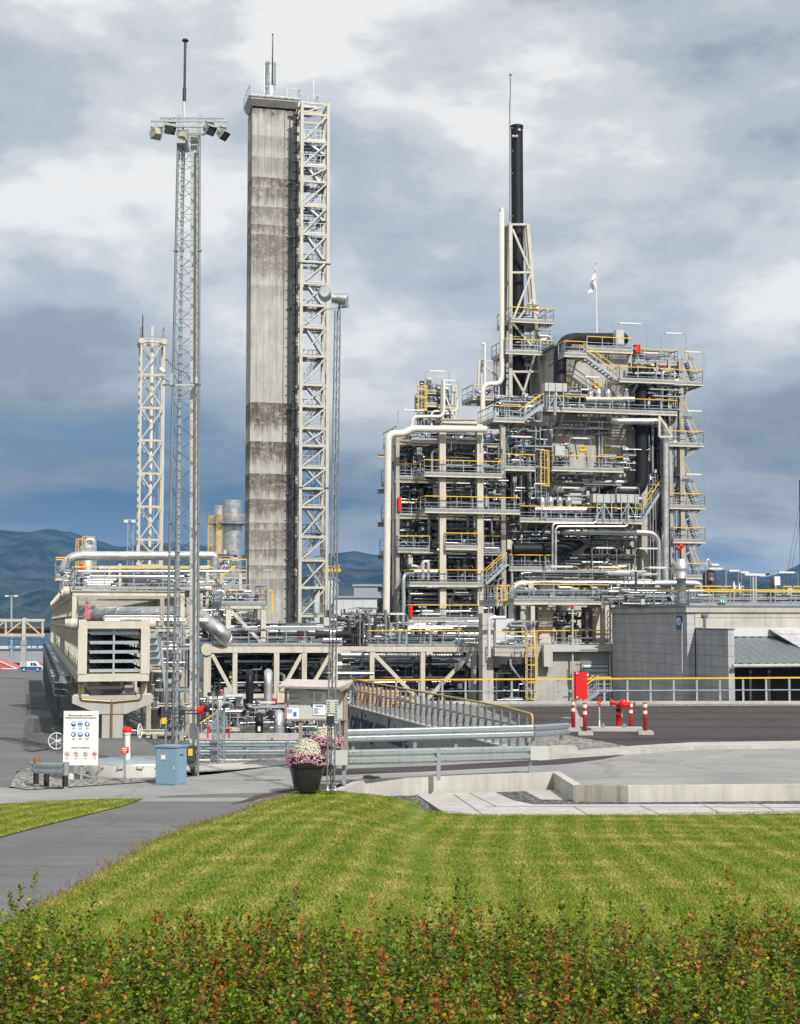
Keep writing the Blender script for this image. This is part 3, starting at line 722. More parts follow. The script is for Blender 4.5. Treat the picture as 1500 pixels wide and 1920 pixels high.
def clutter(parent, u0, u1, w0, w1, z0, z1, n, seed, dens=1., name='pipework', dark=.35, vert=.5, sc=1.):
    """valves, small bore pipes, instruments and cable trays standing in one bay"""
    r = random.Random(seed); b = MB()
    for i in range(n):
        k = r.random(); u = r.uniform(u0, u1); w = r.uniform(w0, w1); z = r.uniform(z0, z1)
        if k < vert*.6:       # riser with bends
            b.m = r.choice([0, 0, 1, 1, 2, 3, 3] if r.random() > dark else [2, 3, 3]); rr = r.choice([.04, .055, .08, .12, .16])*sc
            h = r.uniform(.5, 1.)*(z1-z0); zb = r.uniform(z0, max(z0, z1-h)); du = r.uniform(-1.2, 1.2); u2 = min(u1, max(u0, u+du))
            b.tube([(u, w, zb), (u, w, zb+h*.8), (u2, w, zb+h*.8), (u2, w, min(z1, zb+h))] if abs(u2-u) > .5 else [(u, w, zb), (u, w, zb+h)], rr, 8, bend=rr*2.5)
        elif k < .62:         # horizontal run
            b.m = r.choice([0, 0, 1, 2, 3]) if r.random() > dark else r.choice([2, 3]); rr = r.choice([.035, .05, .07, .11])*sc
            L_ = r.uniform(.3, .95)*(u1-u0); ua = r.uniform(u0, u1-L_); dz = r.uniform(-.6, .6); z2 = min(z1, max(z0, z+dz))
            b.tube([(ua, w, z), (ua+L_*.6, w, z), (ua+L_*.6, w, z2), (ua+L_, w, z2)] if abs(dz) > .35 else [(ua, w, z), (ua+L_, w, z)], rr, 8, bend=rr*2.5)
        elif k < .80:         # valve: body, bonnet, handwheel
            b.m = r.choice([3, 1, 2, 0]); s = r.uniform(.07, .14)*sc
            b.lathe((u, w, z), [(0, -s*1.6), (s, -s*1.5), (s*1.1, -s), (s*.6, -s*.6), (s*.9, 0), (s*.6, s*.6), (s*.3, s*1.0), (s*.3, s*2.2), (0, s*2.2)], 8)
            b.m = r.choice([3, 7, 1, 2, 2]); b.lathe((u, w, z+s*2.3), [(s*1.5, 0), (s*1.7, .03), (s*1.5, .06), (s*1.3, .03), (s*1.5, 0)], 10); b.bar((u-s*1.5, w, z+s*2.3+.03), (u+s*1.5, w, z+s*2.3+.03), .02)
            b.m = 1; b.tube([(u-s*3, w, z-.02), (u+s*3, w, z-.02)], s*.5, 8)
        elif k < .90:         # instrument box on a stem
            b.m = r.choice([4, 4, 4, 1, 8, 3]); s = r.uniform(.15, .42)
            b.box((u-s*.45, w-.08, z), (u+s*.45, w+.08, z+s*1.3)); b.m = 1; b.bar((u, w+.04, z0), (u, w+.04, z+.02), .05)
        else:                 # cable tray
            b.m = 1; L_ = r.uniform(.4, .9)*(u1-u0); ua = r.uniform(u0, u1-L_); b.box((ua, w-.15, z), (ua+L_, w+.15, z+.03)); b.box((ua, w-.17, z), (ua+L_, w-.15, z+.1)); b.box((ua, w+.15, z), (ua+L_, w+.17, z+.1))
            if r.random() < .5: b.m = 3; b.box((ua+.02, w-.12, z+.032), (ua+L_-.02, w+.1, z+.07))
    if b.empty(): return None
    return b.build(name, CM, parent)
def lamp(label, a, b_, z0, h=2.3, tube=.7, group='fluorescent lamps on bent conduit frames'):
    """bent conduit arch from a to b with a long white luminaire at its top"""
    a = Vector(a); b_ = Vector(b_); t = thing('deck_lamp', label, 'lamp', ((a.x+b_.x)/2, (a.y+b_.y)/2, z0), True, group)
    m = MB(); m.tube([(a.x, a.y, z0), (a.x, a.y, z0+h), (b_.x, b_.y, z0+h), (b_.x, b_.y, z0)], .028, 6, bend=.25); m.build('conduit_frame', 'galv', t)
    k = MB(); p = a.lerp(b_, .5-tube/2); q = a.lerp(b_, .5+tube/2); p.z = q.z = z0+h; dd = (q-p).normalized()
    k.bar(p, q, .17, .13); k.build('lamp_housing', 'lampw', t)
    c = MB(); c.bar(p-dd*.05, p+dd*.0, .19, .15); c.bar(q, q+dd*.05, .19, .15); c.build('end_cap', 'grey', t)
    return t
def truss(b, p, q, h, bays, ch=.25, br=.16, pat='N', ends=True, vert=True):
    """planar truss with its top chord from p to q and depth h"""
    p = Vector(p); q = Vector(q); dn = V3(0, 0, -h)
    b.bar(p, q, ch, ch); b.bar(p+dn, q+dn, ch, ch)
    for i in range(bays+1):
        c = p.lerp(q, i/bays)
        if (0 < i < bays) and vert or (ends and i in (0, bays)): b.bar(c+V3(0, 0, -ch/2), c+dn+V3(0, 0, ch/2), br)
        if i < bays:
            d = p.lerp(q, (i+1)/bays); k = (pat == 'N') or (pat == 'W' and i % 2 == 0) or (pat == 'V' and i < bays/2)
            if k: b.bar(c+V3(0, 0, -ch/2), d+dn+V3(0, 0, ch/2), br*.8)
            else: b.bar(d+V3(0, 0, -ch/2), c+dn+V3(0, 0, ch/2), br*.8)
def lattice(b, c, s0, s1, z0, z1, nb, leg=.06, br=.03, legs=4, grid=True, cross=True):
    """square lattice mast tapering from side s0 to s1"""
    cs = [(-1, -1), (1, -1), (1, 1), (-1, 1)] if legs == 4 else [(-1, -.58), (1, -.58), (0, 1.15)]
    def P_(k, t): s = s0+(s1-s0)*t; return V3(c[0]+cs[k][0]*s/2, c[1]+cs[k][1]*s/2, z0+(z1-z0)*t)
    n = len(cs)
    for k in range(n): b.bar(P_(k, 0), P_(k, 1), leg)
    for i in range(nb):
        t0, t1 = i/nb, (i+1)/nb
        for k in range(n):
            k2 = (k+1) % n
            b.bar(P_(k, t1), P_(k2, t1), br)
            if cross and i % 2: b.bar(P_(k, t0), P_(k2, t1), br)
            else: b.bar(P_(k2, t0), P_(k, t1), br)
def sign3(name, label, c, wd, ht, m, parent=None, cat='sign', grid=True, lines=(), tm='text', group=None):
    t = thing(name, label, cat, (c[0], c[1], c[2]-ht/2), grid, group)
    b = MB(); b.box((c[0]-wd/2, c[1]-.015, c[2]-ht/2), (c[0]+wd/2, c[1]+.015, c[2]+ht/2)); b.build('sign_plate', m, t, grid)
    for s, sz, dz in lines:
        o = V3(c[0], c[1]-.024, c[2]+dz)
        if grid: text(s, sz, tm, t, g2w(o), (CA, SA, 0), (0, 0, 1))
        else: text(s, sz, tm, t, o, (1, 0, 0), (0, 0, 1))
    return t
# ================================================================== TALL STRUCTURES
GZ = -2.6
def zpx(px, py, w): return L(px, py, w).z
# ---- concrete tower
w0 = 165.; ul = L(468, 900, w0).x; ur = L(553, 900, w0).x; zt = zpx(510, 205, w0); dep = 3.6
ct = thing('concrete_tower', 'tall weathered concrete tower beside the steel stair tower', 'tower', ((ul+ur)/2, w0+dep/2, GZ))
yb = [(195, 213, 1.), (333, 352, .9), (352, 376, .75), (388, 416, .65), (422, 436, .85), (440, 490, .75), (490, 520, .6), (535, 560, .3), (755, 800, .95), (828, 866, .95), (888, 925, .95), (936, 968, .85), (980, 992, .8), (994, 1028, .7), (1030, 1043, .8), (1060, 1075, .75), (255, 280, .35), (295, 330, .4), (1085, 1110, .45)]
bands = [(zpx(510, b, w0)-GZ, zpx(510, a, w0)-GZ, s) for a, b, s in yb]
M['mastz'] = mat('weathered_mast_zinc', (.27, .285, .30), .5, .5, noise=(2, .4, (.16, .17, .18)))
M['tower'] = concrete('tower_concrete', (.48, .465, .435), board=.9, stains=.4, bands=bands)
b = MB(); rs = L(532, 900, w0).x
b.box((ul, w0, GZ), (rs, w0+dep, zt)); b.box((rs+.01, w0+.12, GZ), (ur, w0+dep-.1, zt)); b.build('shaft', 'tower', ct)
zc = zpx(510, 189, w0)
b = MB(); o_ = .28
pr = [(ul-o_, w0-.6), (ur+.1, w0-.6), (ur+.1, w0+dep+.7), (ul-o_, w0+dep+.7)]
lo = [(ul, w0-.003), (ur, w0-.003), (ur, w0+dep), (ul, w0+dep)]
b.add([(x, y, zc-.75) for x, y in lo] + [(x, y, zc-.1) for x, y in pr] + [(x, y, zc+.35) for x, y in pr], [(0,1,5,4),(1,2,6,5),(2,3,7,6),(3,0,4,7),(4,5,9,8),(5,6,10,9),(6,7,11,10),(7,4,8,11),(8,9,10,11)])
b.build('parapet_cap', 'concp', ct)
uX = L(596, 180, w0+1).x; b = MB(); b.box((ur+.12, w0+.9, zc-.1), (uX, w0+dep+.7, zc+.12)); b.build('side_platform', 'galv', ct)
rail(ct, [(ul-o_-.12, w0-.8, zc+.2), (ur+.2, w0-.8, zc+.2), (ur+.2, w0+.9, zc+.2), (uX, w0+.9, zc+.2), (uX, w0+dep+.8, zc+.2), (ul-o_-.12, w0+dep+.8, zc+.2)], 1.15, 1.6, False, .05, True, gm='galv')
b = MB()
for i in range(7): u = ul-o_+i*.8; b.bar((u, w0-.6, zc+.1), (u-.0, w0-.85, zc+.3), .06)
b.cut().bar((ul-o_-.14, w0-.8, zc+.2), (ul-o_-.14, w0+dep+.8, zc+.2), .1); b.build('railing_bracket', 'galvl', ct)
b = MB(); cu = L(507, 150, w0+2).x; b.tube([(cu, w0+2, zc), (cu, w0+2, zpx(507, 118, w0+2))], .62, 24)
for py in (122, 140, 160): z = zpx(507, py, w0+2); b.tube([(cu, w0+2, z-.04), (cu, w0+2, z+.04)], .65, 24)
b.bar((cu-.75, w0+1.6, zc), (cu-.75, w0+1.6, zpx(507, 125, w0+2)), .08); b.build('vent_stack', 'alub', ct)
b = MB(); cu2 = L(511, 100, w0+1.3).x; b.tube([(cu2, w0+1.3, zpx(511, 150, w0)), (cu2, w0+1.3, zpx(511, 108, w0)), (cu2+.03, w0+1.3, zpx(511, 56, w0))], .07, 8, rad=[.09, .08, .05]); b.cbox((cu2, w0+1.3, zpx(511, 56, w0)), .2, .2, .12); b.build('lightning_rod', 'darkm', ct)
b = MB(); cu3 = L(588, 140, w0+1.3).x; b.tube([(cu3, w0+1.3, zc), (cu3, w0+1.3, zpx(588, 98, w0))], .055, 8); b.build('lightning_rod', 'white', ct)
b = MB()    # clamps, bracket and conduit on the shaft
for py in (217, 343, 445, 578, 765, 925, 1048): z = zpx(545, py, w0); b.bar((rs+.3, w0-.05, z), (ur+.5, w0-.35, z), .22); b.bar((ur-.4, w0-.3, z+.12), (ur+.6, w0-.3, z-.3), .09).cut()
b.tube([(rs-.15, w0-.04, zpx(530, 900, w0)), (rs-.15, w0-.04, zc-1)], .03, 6)
b.tube([(rs+.5, w0-.04, GZ), (rs+.5, w0-.04, zc-1)], .04, 6); b.build('wall_bracket', 'galvd', ct)
b = MB(); z = zpx(455, 818, w0); b.tube([(ul-.45, w0+1, z-.6), (ul-.45, w0+1, z+.6)], .14, 8); b.bar((ul-.45, w0+1, z+.62), (ul, w0+1, z+.62), .07); b.bar((ul-.45, w0+1, z-.62), (ul, w0+1, z-.62), .07); b.build('beacon_bracket', 'galv', ct)
# ---- steel stair tower
ws = 162.6; a = L(563, 900, ws).x; c = L(613, 900, ws).x; dp = 3.0
st = thing('stair_tower', 'cream steel stair tower clad in zigzag braces next to the concrete tower', 'stair tower', ((a+c)/2, ws+dp/2, GZ))
ztop = zpx(590, 194, ws); ybm = [194, 215, 266, 312, 341, 387, 440, 491, 532, 573, 614, 668, 722, 762, 803, 836, 877, 916, 951, 1007, 1051, 1102, 1155]
P4 = {'front': (a, c, ws), 'rear': (a, c, ws+dp)}
for k, (u0_, u1_, wv) in P4.items():
    for uu in (u0_, u1_): b = MB(); b.hbeam((uu, wv, GZ), (uu, wv, ztop+.15), .34, .34, .09); b.build('column', 'cream', st)
zs = [zpx(590, y, ws) for y in ybm]
b = MB(); br = MB(); rb = MB()
for i, z in enumerate(zs):
    for wv in (ws, ws+dp): b.bar((a+.18, wv, z), (c-.18, wv, z), .2, .26).cut()
    for uu in (a, c): b.bar((uu, ws+.18, z), (uu, ws+dp-.18, z), .16, .22)
    if i+1 < len(zs):
        z2 = zs[i+1]; br.bar((a+.15, ws-.02, z2+.1), (c-.15, ws-.02, z-.1), .16).cut()
        rb.bar((c, ws+.15, z2), (c, ws+dp-.15, z), .11); rb.bar((a+.2, ws+dp, z2), (c-.2, ws+dp, z), .11)
b.build('cross_beam', 'cream', st); br.build('brace', 'cream', st); rb.build('rear_brace', 'creamd', st)
lv = [zpx(590, y, ws) for y in (266, 312, 387, 440, 532, 614, 722, 803, 877, 951, 1051, 1155)]
for i, z in enumerate(lv):
    d_ = MB(); d_.box((a+.12, ws+.1, z+.16), (c-.12, ws+1.0, z+.21)); d_.box((a+.12, ws+2., z+.16), (c-.12, ws+2.9, z+.21)); d_.build('landing', 'galvd', st)
    rail(st, [(a+.3, ws+.12, z+.2), (c-.2, ws+.12, z+.2)], 1.15, .6, False, .05, gm='galvl')
    z2 = lv[i+1] if i+1 < len(lv) else GZ
    zm = (z+z2)/2
    stairp(st, (c-.4, ws+.6, zm+.1), (a+.5, ws+.6, z+.15), .8, False, 'galvl')
    stairp(st, (a+.5, ws+2.3, z2+.1), (c-.4, ws+2.3, zm+.1), .8, False, 'galvl')
    mb = MB(); mb.box((a+.15, ws+.15, zm+.05), (a+1.0, ws+2.8, zm+.1)); mb.box((c-.9, ws+.15, zm+.05), (c-.15, ws+2.8, zm+.1)); mb.build('half_landing', 'galvd', st); rail(st, [(a+.3, ws+2.8, zm+.1), (c-.2, ws+2.8, zm+.1)], 1.1, .5, False, .05, gm='galvd')
b = MB()
for k in (.3, .55, .8): b.tube([(a-.3-k*.5, ws+1.2, GZ), (a-.3-k*.5, ws+1.2, ztop-1)], .09, 8)
for i in range(60): z = GZ+i*(ztop-GZ)/60; b.box((a-.95, ws+1.0, z), (a-.2, ws+1.1, z+.05))
b.build('cable_riser', 'darkm', st)
b = MB()
for y in (217, 343, 445, 578, 668, 765, 846, 925, 1048): z = zpx(590, y, ws); b.bar((a, ws+.4, z), (ur, w0+.5, z+.1), .16); b.bar((a, ws+.4, z-.8), (ur, w0+.5, z+.05), .1).cut()
b.build('tie_bracket', 'creamd', st)
b = MB()
for y in (494, 914): z = zpx(590, y, ws); b.cbox((a, ws, z), .6, .6, .08).cut(); b.cbox((c, ws, z), .6, .6, .08).cut()
b.build('splice_plate', 'galvd', st)
b = MB(); b.box((a+1.7, ws+.25, zpx(590, 914, ws)), (a+2.1, ws+.5, zpx(590, 907, ws))); b.build('cable_reel', 'signb', st)
# ---- far steel tower (left)
wf = 150.; a = L(262, 900, wf).x; c = L(305, 900, wf).x; zt2 = zpx(285, 640, wf)
ft = thing('pipe_support_tower', 'slim cream steel tower with a silver pipe inside, left of the lattice floodlight mast', 'tower', ((a+c)/2, wf+1.1, GZ))
for uu in (a, c):
    for wv in (wf, wf+2.2): b = MB(); b.hbeam((uu, wv, GZ), (uu, wv, zt2), .2, .2, .06); b.build('column', 'cream', ft)
b = MB(); ys_ = [640, 703, 765, 826, 888, 950, 1012, 1060, 1110]
for i, y in enumerate(ys_):
    z = zpx(285, y, wf)
    for wv in (wf, wf+2.2): b.bar((a, wv, z), (c, wv, z), .16, .2)
    for uu in (a, c): b.bar((uu, wf, z), (uu, wf+2.2, z), .12)
    if i < len(ys_)-1:
        z2 = zpx(285, ys_[i+1], wf); zm = (z+z2)/2
        b.bar((a, wf, z), (c-.1, wf, z2), .11) if i % 2 else None
        b.bar((a, wf, z2), (c, wf, z), .11) if True else None
        b.bar((a, wf+2.2, z), ((a+c)/2, wf+2.2, zm), .10)
        b.bar((a, wf, z), ((a+c)/2, wf, zm), .11)
b.build('brace', 'cream', ft)
b = MB()
for uu in (a, c): b.tube([(uu, wf-.2, zt2), (uu, wf+2.4, zt2)], .3, 14)
b.build('top_node', 'cream', ft)
rail(ft, [(a, wf, zt2+.2), (c, wf, zt2+.2), (c, wf+2.2, zt2+.2), (a, wf+2.2, zt2+.2)], 1.3, 1., False, .05, True)
pm = (a+c)/2; pipep(ft, 'riser_pipe', [(pm, wf+1, GZ), (pm, wf+1, zpx(285, 608, wf))], .17, 'wpipe')
b = MB(); b.tube([(a+.1, wf, zt2), (a+.1, wf, zpx(268, 590, wf))], .06, 6, rad=[.09, .04]); b.build('lightning_rod', 'darkm', ft)
ladderp(ft, c-.5, wf+1.8, GZ, zt2, False)
# ---- lattice floodlight mast (near)
Y = 43.0; pb = W(340, 1458, Y); z0 = pb.z; ztp = W(350, 232, Y).z; xb = W(340, 1400, Y).x; xt = W(353, 260, Y).x
lm = thing('floodlight_mast', 'tall lattice mast with five floodlights and a black antenna, behind the blue cabinet', 'mast', (xb, Y, z0), False)
def MP(px, py, dy=0): return W(px, py, Y+dy)
def lerp_px(y, x0, x1): return x0 + (x1-x0)*(1458-y)/(1458-262)      # bottom -> top
legs = {'left front': ((309, 334), -.0), 'right front': ((371, 374), -.0), 'left rear': ((322, 345), .8), 'right rear': ((365, 368), .8)}
for k, ((x0, x1), dy) in legs.items():
    b = MB(); p = MP(x0, 1458, dy); q = MP(x1, 262 if 'front' in k else 268, dy); p.z = z0; b.tube([p, q], .038, 8)
    for y in (1410, 1250, 980, 720, 470): c_ = MP(lerp_px(y, x0, x1), y, dy); b.cbox(c_, .12, .12, .05)
    b.build('mast_leg', 'mastz', lm, False)
b = MB(); yy = 1446; i = 0
while yy > 275:
    st_ = 13 + 8*(1 if yy > 900 else 0) * .6; y2 = yy - st_*1.9
    q = {k: MP(lerp_px(yy, *v[0]), yy, v[1]) for k, v in legs.items()}; r2 = {k: MP(lerp_px(y2, *v[0]), y2, v[1]) for k, v in legs.items()}
    for k1, k2 in (('left front', 'right front'), ('right front', 'right rear'), ('right rear', 'left rear'), ('left rear', 'left front')):
        b.bar(q[k1] if i % 2 else q[k2], r2[k2] if i % 2 else r2[k1], .014)
        if i % 2 == 0: b.bar(q[k1], q[k2], .013)
    yy = y2; i += 1
b.build('bracing', 'mastz', lm, False)
b = MB()        # perforated channel running up the right side and a thinner one on the left
p, q = MP(362, 1440, .35), MP(364, 235, .35); p.z = z0+.4
b.bar(p, q, .2, .1, (0, -1, 0)); b.build('mast_channel', 'grey', lm, False)
b = MB(); p, q = MP(331, 1440, .3), MP(343, 250, .3); p.z = z0+.4; b.bar(p, q, .07, .1, (0, -1, 0))
for i in range(70): c_ = p.lerp(q, i/70); b.cbox(c_+V3(0, -.06, 0), .1, .03, .05)
b.build('cable_ladder', 'galv', lm, False)
b = MB()
for i in range(120): c_ = MP(362, 1435, .28).lerp(MP(364, 250, .28), i/120); b.cbox(c_, .035, .02, .1)
b.build('mast_slots', 'galvd', lm, False) if False else None
b = MB()
for y0_, xl, xr in ((227, 283, 428), (237, 282, 425), (221, 300, 420)): b.bar(MP(xl, y0_, -.15), MP(xr, y0_, -.15), .06)
b.bar(MP(335, 215, .3), MP(335, 300, .3), .07); b.bar(MP(374, 215, .3), MP(374, 300, .3), .07)
b.box(tuple(MP(330, 268, -.2)), tuple(MP(356, 276, .7))); b.bar(MP(330, 252, 0), MP(385, 252, 0), .05)
b.build('head_frame', 'galvl', lm, False)
b = MB(); b.tube([MP(345, 268, .2), MP(345, 188, .2)], .045, 8); b.build('antenna_pole', 'lime', lm, False)
b = MB(); b.tube([MP(345.5, 190, .2), MP(346, 165, .2)], .055, 8); b.tube([MP(346, 170, .2), MP(347.5, 76, .2)], .038, 8); c_ = MP(347.5, 76, .2)
b.lathe(c_, [(0, .06), (.06, .05), (.1, .01), (.1, -.02), (0, -.03)], 14); b.build('antenna', 'darkm', lm, False)
def flood(parent, c, yaw, tilt, s=.42, bm_='creamd', name='floodlight'):
    b = MB(); ca, sa = math.cos(yaw), math.sin(yaw); ct_, st_ = math.cos(tilt), math.sin(tilt)
    fw = V3(sa*ct_, -ca*ct_, -st_); rt = V3(ca, sa, 0); up = rt.cross(fw); up = -up if up.z < 0 else up; c = Vector(c)
    def fr(k, w_, h_): return [c+fw*k+rt*x*w_/2+up*y*h_/2 for x, y in ((-1,-1),(1,-1),(1,1),(-1,1))]
    a_, b_, d_ = fr(-s*.42, s*.45, s*.5), fr(s*.05, s*.8, s*.72), fr(s*.30, s*.95, s*.82)
    b.add(a_+b_+d_, [(0,1,2,3), (0,1,5,4),(1,2,6,5),(2,3,7,6),(3,0,4,7),(4,5,9,8),(5,6,10,9),(6,7,11,10),(7,4,8,11)])
    for i in range(7): k = -s*.38+i*s*.07; q = fr(k, s*(.62+.05*i), s*(.62+.03*i)); b.bar(q[3], q[2], .012, .05); b.bar(q[0], q[3], .012, .03)
    o = b.build(name, bm_, parent, False)
    g_ = MB(); q = fr(s*.305, s*.85, s*.72); g_.prism(q, fw*.008); g_.build('lens', 'glass', o, False)
    y_ = MB()
    for k in (-1, 1): y_.bar(c+rt*k*s*.52, c+rt*k*s*.52+V3(0, 0, s*.62), .03)
    y_.bar(c-rt*s*.52+V3(0, 0, s*.62), c+rt*s*.52+V3(0, 0, s*.62), .04); y_.bar(c+V3(0, 0, s*.62), c+V3(0, 0, s*.86), .05); y_.build('bracket', 'galv', o, False)
    return o
for px, py, yaw, ti in ((293, 251, -2.6, .3), (318, 241, .5, .75), (393, 243, .9, .7), (418, 252, 1.1, .75), (343, 258, 2.9, .5)):
    flood(lm, MP(px, py, -.1), yaw, ti, .34)
b = MB(); b.bar(MP(322, 716, 0), MP(302, 706, -.3), .07); b.box(tuple(MP(318, 700, -.1)), tuple(MP(326, 724, .1))); b.build('camera_arm', 'galvl', lm, False)
b = MB(); b.tube([MP(301, 692, -.3), MP(309, 699, -.38)], .06, 10); b.build('security_camera', 'white', lm, False)
b = MB(); b.box(tuple(MP(366, 706, -.1)), tuple(MP(372, 720, .05))); b.bar(MP(305, 722, 0), MP(376, 722, 0), .05); b.build('junction_box', 'grey', lm, False)
b = MB()
b.tube([MP(309, 676, -.1), MP(312, 673, 0), MP(325, 690, 0), MP(350, 700, 0), MP(357, 712, 0)], .012, 5, bend=.2); b.build('cable', 'rubber', lm, False)
b = MB()      # service equipment low on the mast
for y in (1332, 1338): b.bar(MP(302, y, -.1), MP(378, y, -.1), .035)
b.box(tuple(MP(347, 1400, -.2)), tuple(MP(368, 1425, .1))); b.build('control_box', 'darkm', lm, False)
b = MB(); b.box(tuple(MP(303, 1346, -.12)), tuple(MP(312, 1357, -.08))); b.box(tuple(MP(353, 1404, -.22)), tuple(MP(361, 1417, -.205))); b.build('warning_plate', 'yellow', lm, False)
b = MB(); b.tube([MP(372, 1333, -.3), MP(383, 1330, -.35)], .12, 14); b.build('alarm_beacon', 'red', lm, False)
b = MB(); b.tube([MP(384, 1330, -.36), MP(390, 1329, -.4)], .1, 14, rad=[.06, .11]); b.tube([MP(341, 1336, -.15), MP(341, 1336, -.28)], .055, 12); b.build('horn', 'rubber', lm, False)
b = MB()
for k in range(5): b.tube([MP(350+k*3, 1425, -.05), MP(356+k*2, 1438, -.15), MP(362+k, 1462, .0)], .014, 5, bend=.1)
b.build('cable_bundle', 'rubber', lm, False)
# ---- slim triangular mast with two spotlights, horns and notice plate
Ys = 38.2; q0 = W(621, 1484, Ys); sb = thing('spotlight_mast', 'slim triangular lattice mast with two silver spotlights, beside the front flower pot', 'mast', (q0.x, Ys, q0.z), False)
def SP(px, py, dy=0): return W(px, py, Ys+dy)
LG = [((613, 628), -.08), ((627, 638), -.08), ((620, 633), .14)]
for (x0, x1), dy in LG: b = MB(); b.tube([SP(x0, 1484, dy), SP(x1, 582, dy)], .020, 8); b.build('mast_leg', 'mastz', sb, False)
b = MB(); n = 46
for i in range(n):
    y0_ = 1478-(1478-586)*i/n; y1_ = 1478-(1478-586)*(i+1)/n
    def q_(k, y): (x0, x1), dy = LG[k]; return SP(x0+(x1-x0)*(1484-y)/(1484-582), y, dy)
    for k in range(3): k2 = (k+1) % 3; b.bar(q_(k, y0_) if i % 2 else q_(k2, y0_), q_(k2, y1_) if i % 2 else q_(k, y1_), .011)
b.build('bracing', 'galv', sb, False)
b = MB(); b.lathe(SP(614, 1483, -.08), [(0, 0), (.075, 0), (.075, .03), (.03, .05), (.03, .12), (0, .12)], 10); b.lathe(SP(628, 1483, -.08), [(0, 0), (.075, 0), (.075, .03), (.03, .05), (.03, .12), (0, .12)], 10); b.lathe(SP(621, 1482, .14), [(0, 0), (.075, 0), (.075, .03), (0, .05)], 10); b.build('base_plate', 'galv', sb, False)
b = MB(); b.bar(SP(608, 580, 0), SP(655, 575, 0), .05, .04); b.build('cross_arm', 'galv', sb, False)
b = MB(); c_ = SP(609, 553, -.1)
b.tube([c_+V3(0, .32, -.02), c_+V3(0, .1, 0), c_+V3(0, -.16, .03), c_+V3(0, -.22, .03)], .16, 18, rad=[.10, .165, .18, .12]); b.build('spotlight', 'alub', sb, False)
b = MB(); p, q = SP(622, 559, 0), SP(650, 562, 0); b.tube([p, q], .13, 18, rad=[.10, .16])
for i in range(9): c_ = p.lerp(q, (i+.5)/9); d = (q-p).normalized(); b.tube([c_-d*.006, c_+d*.006], .15+.03*i/9, 18)
b.build('spotlight', 'alub', sb, False)
b = MB(); b.bar(SP(636, 566, 0), SP(636, 582, 0), .05); b.bar(SP(652, 556, -.12), SP(652, 573, -.12), .03); b.bar(SP(636, 573, -.12), SP(652, 573, -.12), .03); b.build('bracket', 'galvd', sb, False)
b = MB()
for x0, x1, s_ in ((618, 591, 1), (632, 659, 1)):
    p, q = SP(x0, 1189, -.12), SP(x1, 1189, -.12); d = q-p; b.tube([p, p+d*.7, q-d*.06, q], .1, 14, rad=[.085, .085, .125, .13])
b.build('horn_speaker', 'rubber', sb, False)
b = MB(); b.bar(SP(603, 1205, -.1), SP(640, 1205, -.1), .04, .05); b.build('speaker_bracket', 'darkm', sb, False)
b = MB(); pa, pb_ = SP(612, 1312, -.13), SP(634, 1356, -.13); b.box((pa.x, pa.y, pa.z), (pb_.x, pb_.y+.012, pb_.z)); np_ = b.build('notice_plate', 'board', sb, False)
b = MB()
for i in range(9):
    for x0, x1 in ((613.5, 618.5), (628, 632.5)): b.box(tuple(SP(x0, 1316+i*4.3, -.136)), tuple(SP(x1, 1317.6+i*4.3, -.132)))
b.build('lettering', 'text', np_, False)
b = MB(); b.box(tuple(SP(612, 1338, -.24)), tuple(SP(627, 1357, -.15))); kb = b.build('key_box', 'rubber', sb, False)
b = MB(); b.box(tuple(SP(614, 1339.5, -.246)), tuple(SP(625.5, 1342, -.241))); b.build('label_strip', 'white', kb, False)
b = MB(); b.tube([SP(619, 1357, 0), SP(617, 1400, .05), SP(618, 1440, 0), SP(626, 1458, -.05), SP(620, 1475, 0)], .014, 5, bend=.15); b.build('cable', 'rubber', sb, False)
# ---- flagpole on the absorber
wq = 128.; fp = thing('flagpole', 'thin white flagpole with a white flag above the absorber roof', 'flagpole', L(1120, 650, wq)); b = MB()
p, q = L(1120, 662, wq), L(1117, 496, wq); b.tube([p, q], .08, 8, rad=[.075, .03]); b.build('pole', 'white', fp); b = MB(); b.lathe(q, [(0, .12), (.09, .05), (0, -.03)], 8); b.build('finial', 'darkm', fp)
fb = MB(); cols = 9; pl = [(1117, 503), (1116.8, 540)]; V = []
tl = [(1117, 503), (1115, 508), (1112.5, 514), (1110, 521), (1108, 528), (1106, 535), (1104.4, 541), (1102.8, 547), (1102.6, 550)]
bl = [(1117, 539), (1116, 540), (1115, 541), (1114, 543), (1112, 545), (1110.5, 547), (1109, 548), (1107, 550), (1104.6, 551)]
for i in range(9):
    for j in range(6):
        t = j/5; x = tl[i][0]*(1-t)+bl[i][0]*t; y = tl[i][1]*(1-t)+bl[i][1]*t; V.append(L(x, y, wq+.22*math.sin(i*1.3+j*.6)))
fb.add(V, [(i*6+j, i*6+j+1, (i+1)*6+j+1, (i+1)*6+j) for i in range(8) for j in range(5)], True); fl = fb.build('flag', 'flagm', fp)
b = MB(); c_ = L(1109.5, 531, wq-.28)
for k in range(12):
    a0, a1 = -1.9+k*.32, -1.9+(k+1)*.32; b.bar(c_+V3(math.cos(a0)*.11, 0, math.sin(a0)*.13), c_+V3(math.cos(a1)*.11, 0, math.sin(a1)*.13), .05)
em = b.build('emblem', 'pink', fp); b = MB(); c_ = L(1113, 525, wq-.28); b.bar(c_+V3(-.16, 0, -.1), c_+V3(.02, 0, .03), .07); b.bar(c_+V3(.05, 0, .0), c_+V3(.15, 0, .14), .05); b.build('emblem', 'signb', fp)
# ================================================================== PROCESS PLANT
def zz_(px, py, w): return L(px, py, w).z
def uu_(px, w, py=1000): return L(px, py, w).x
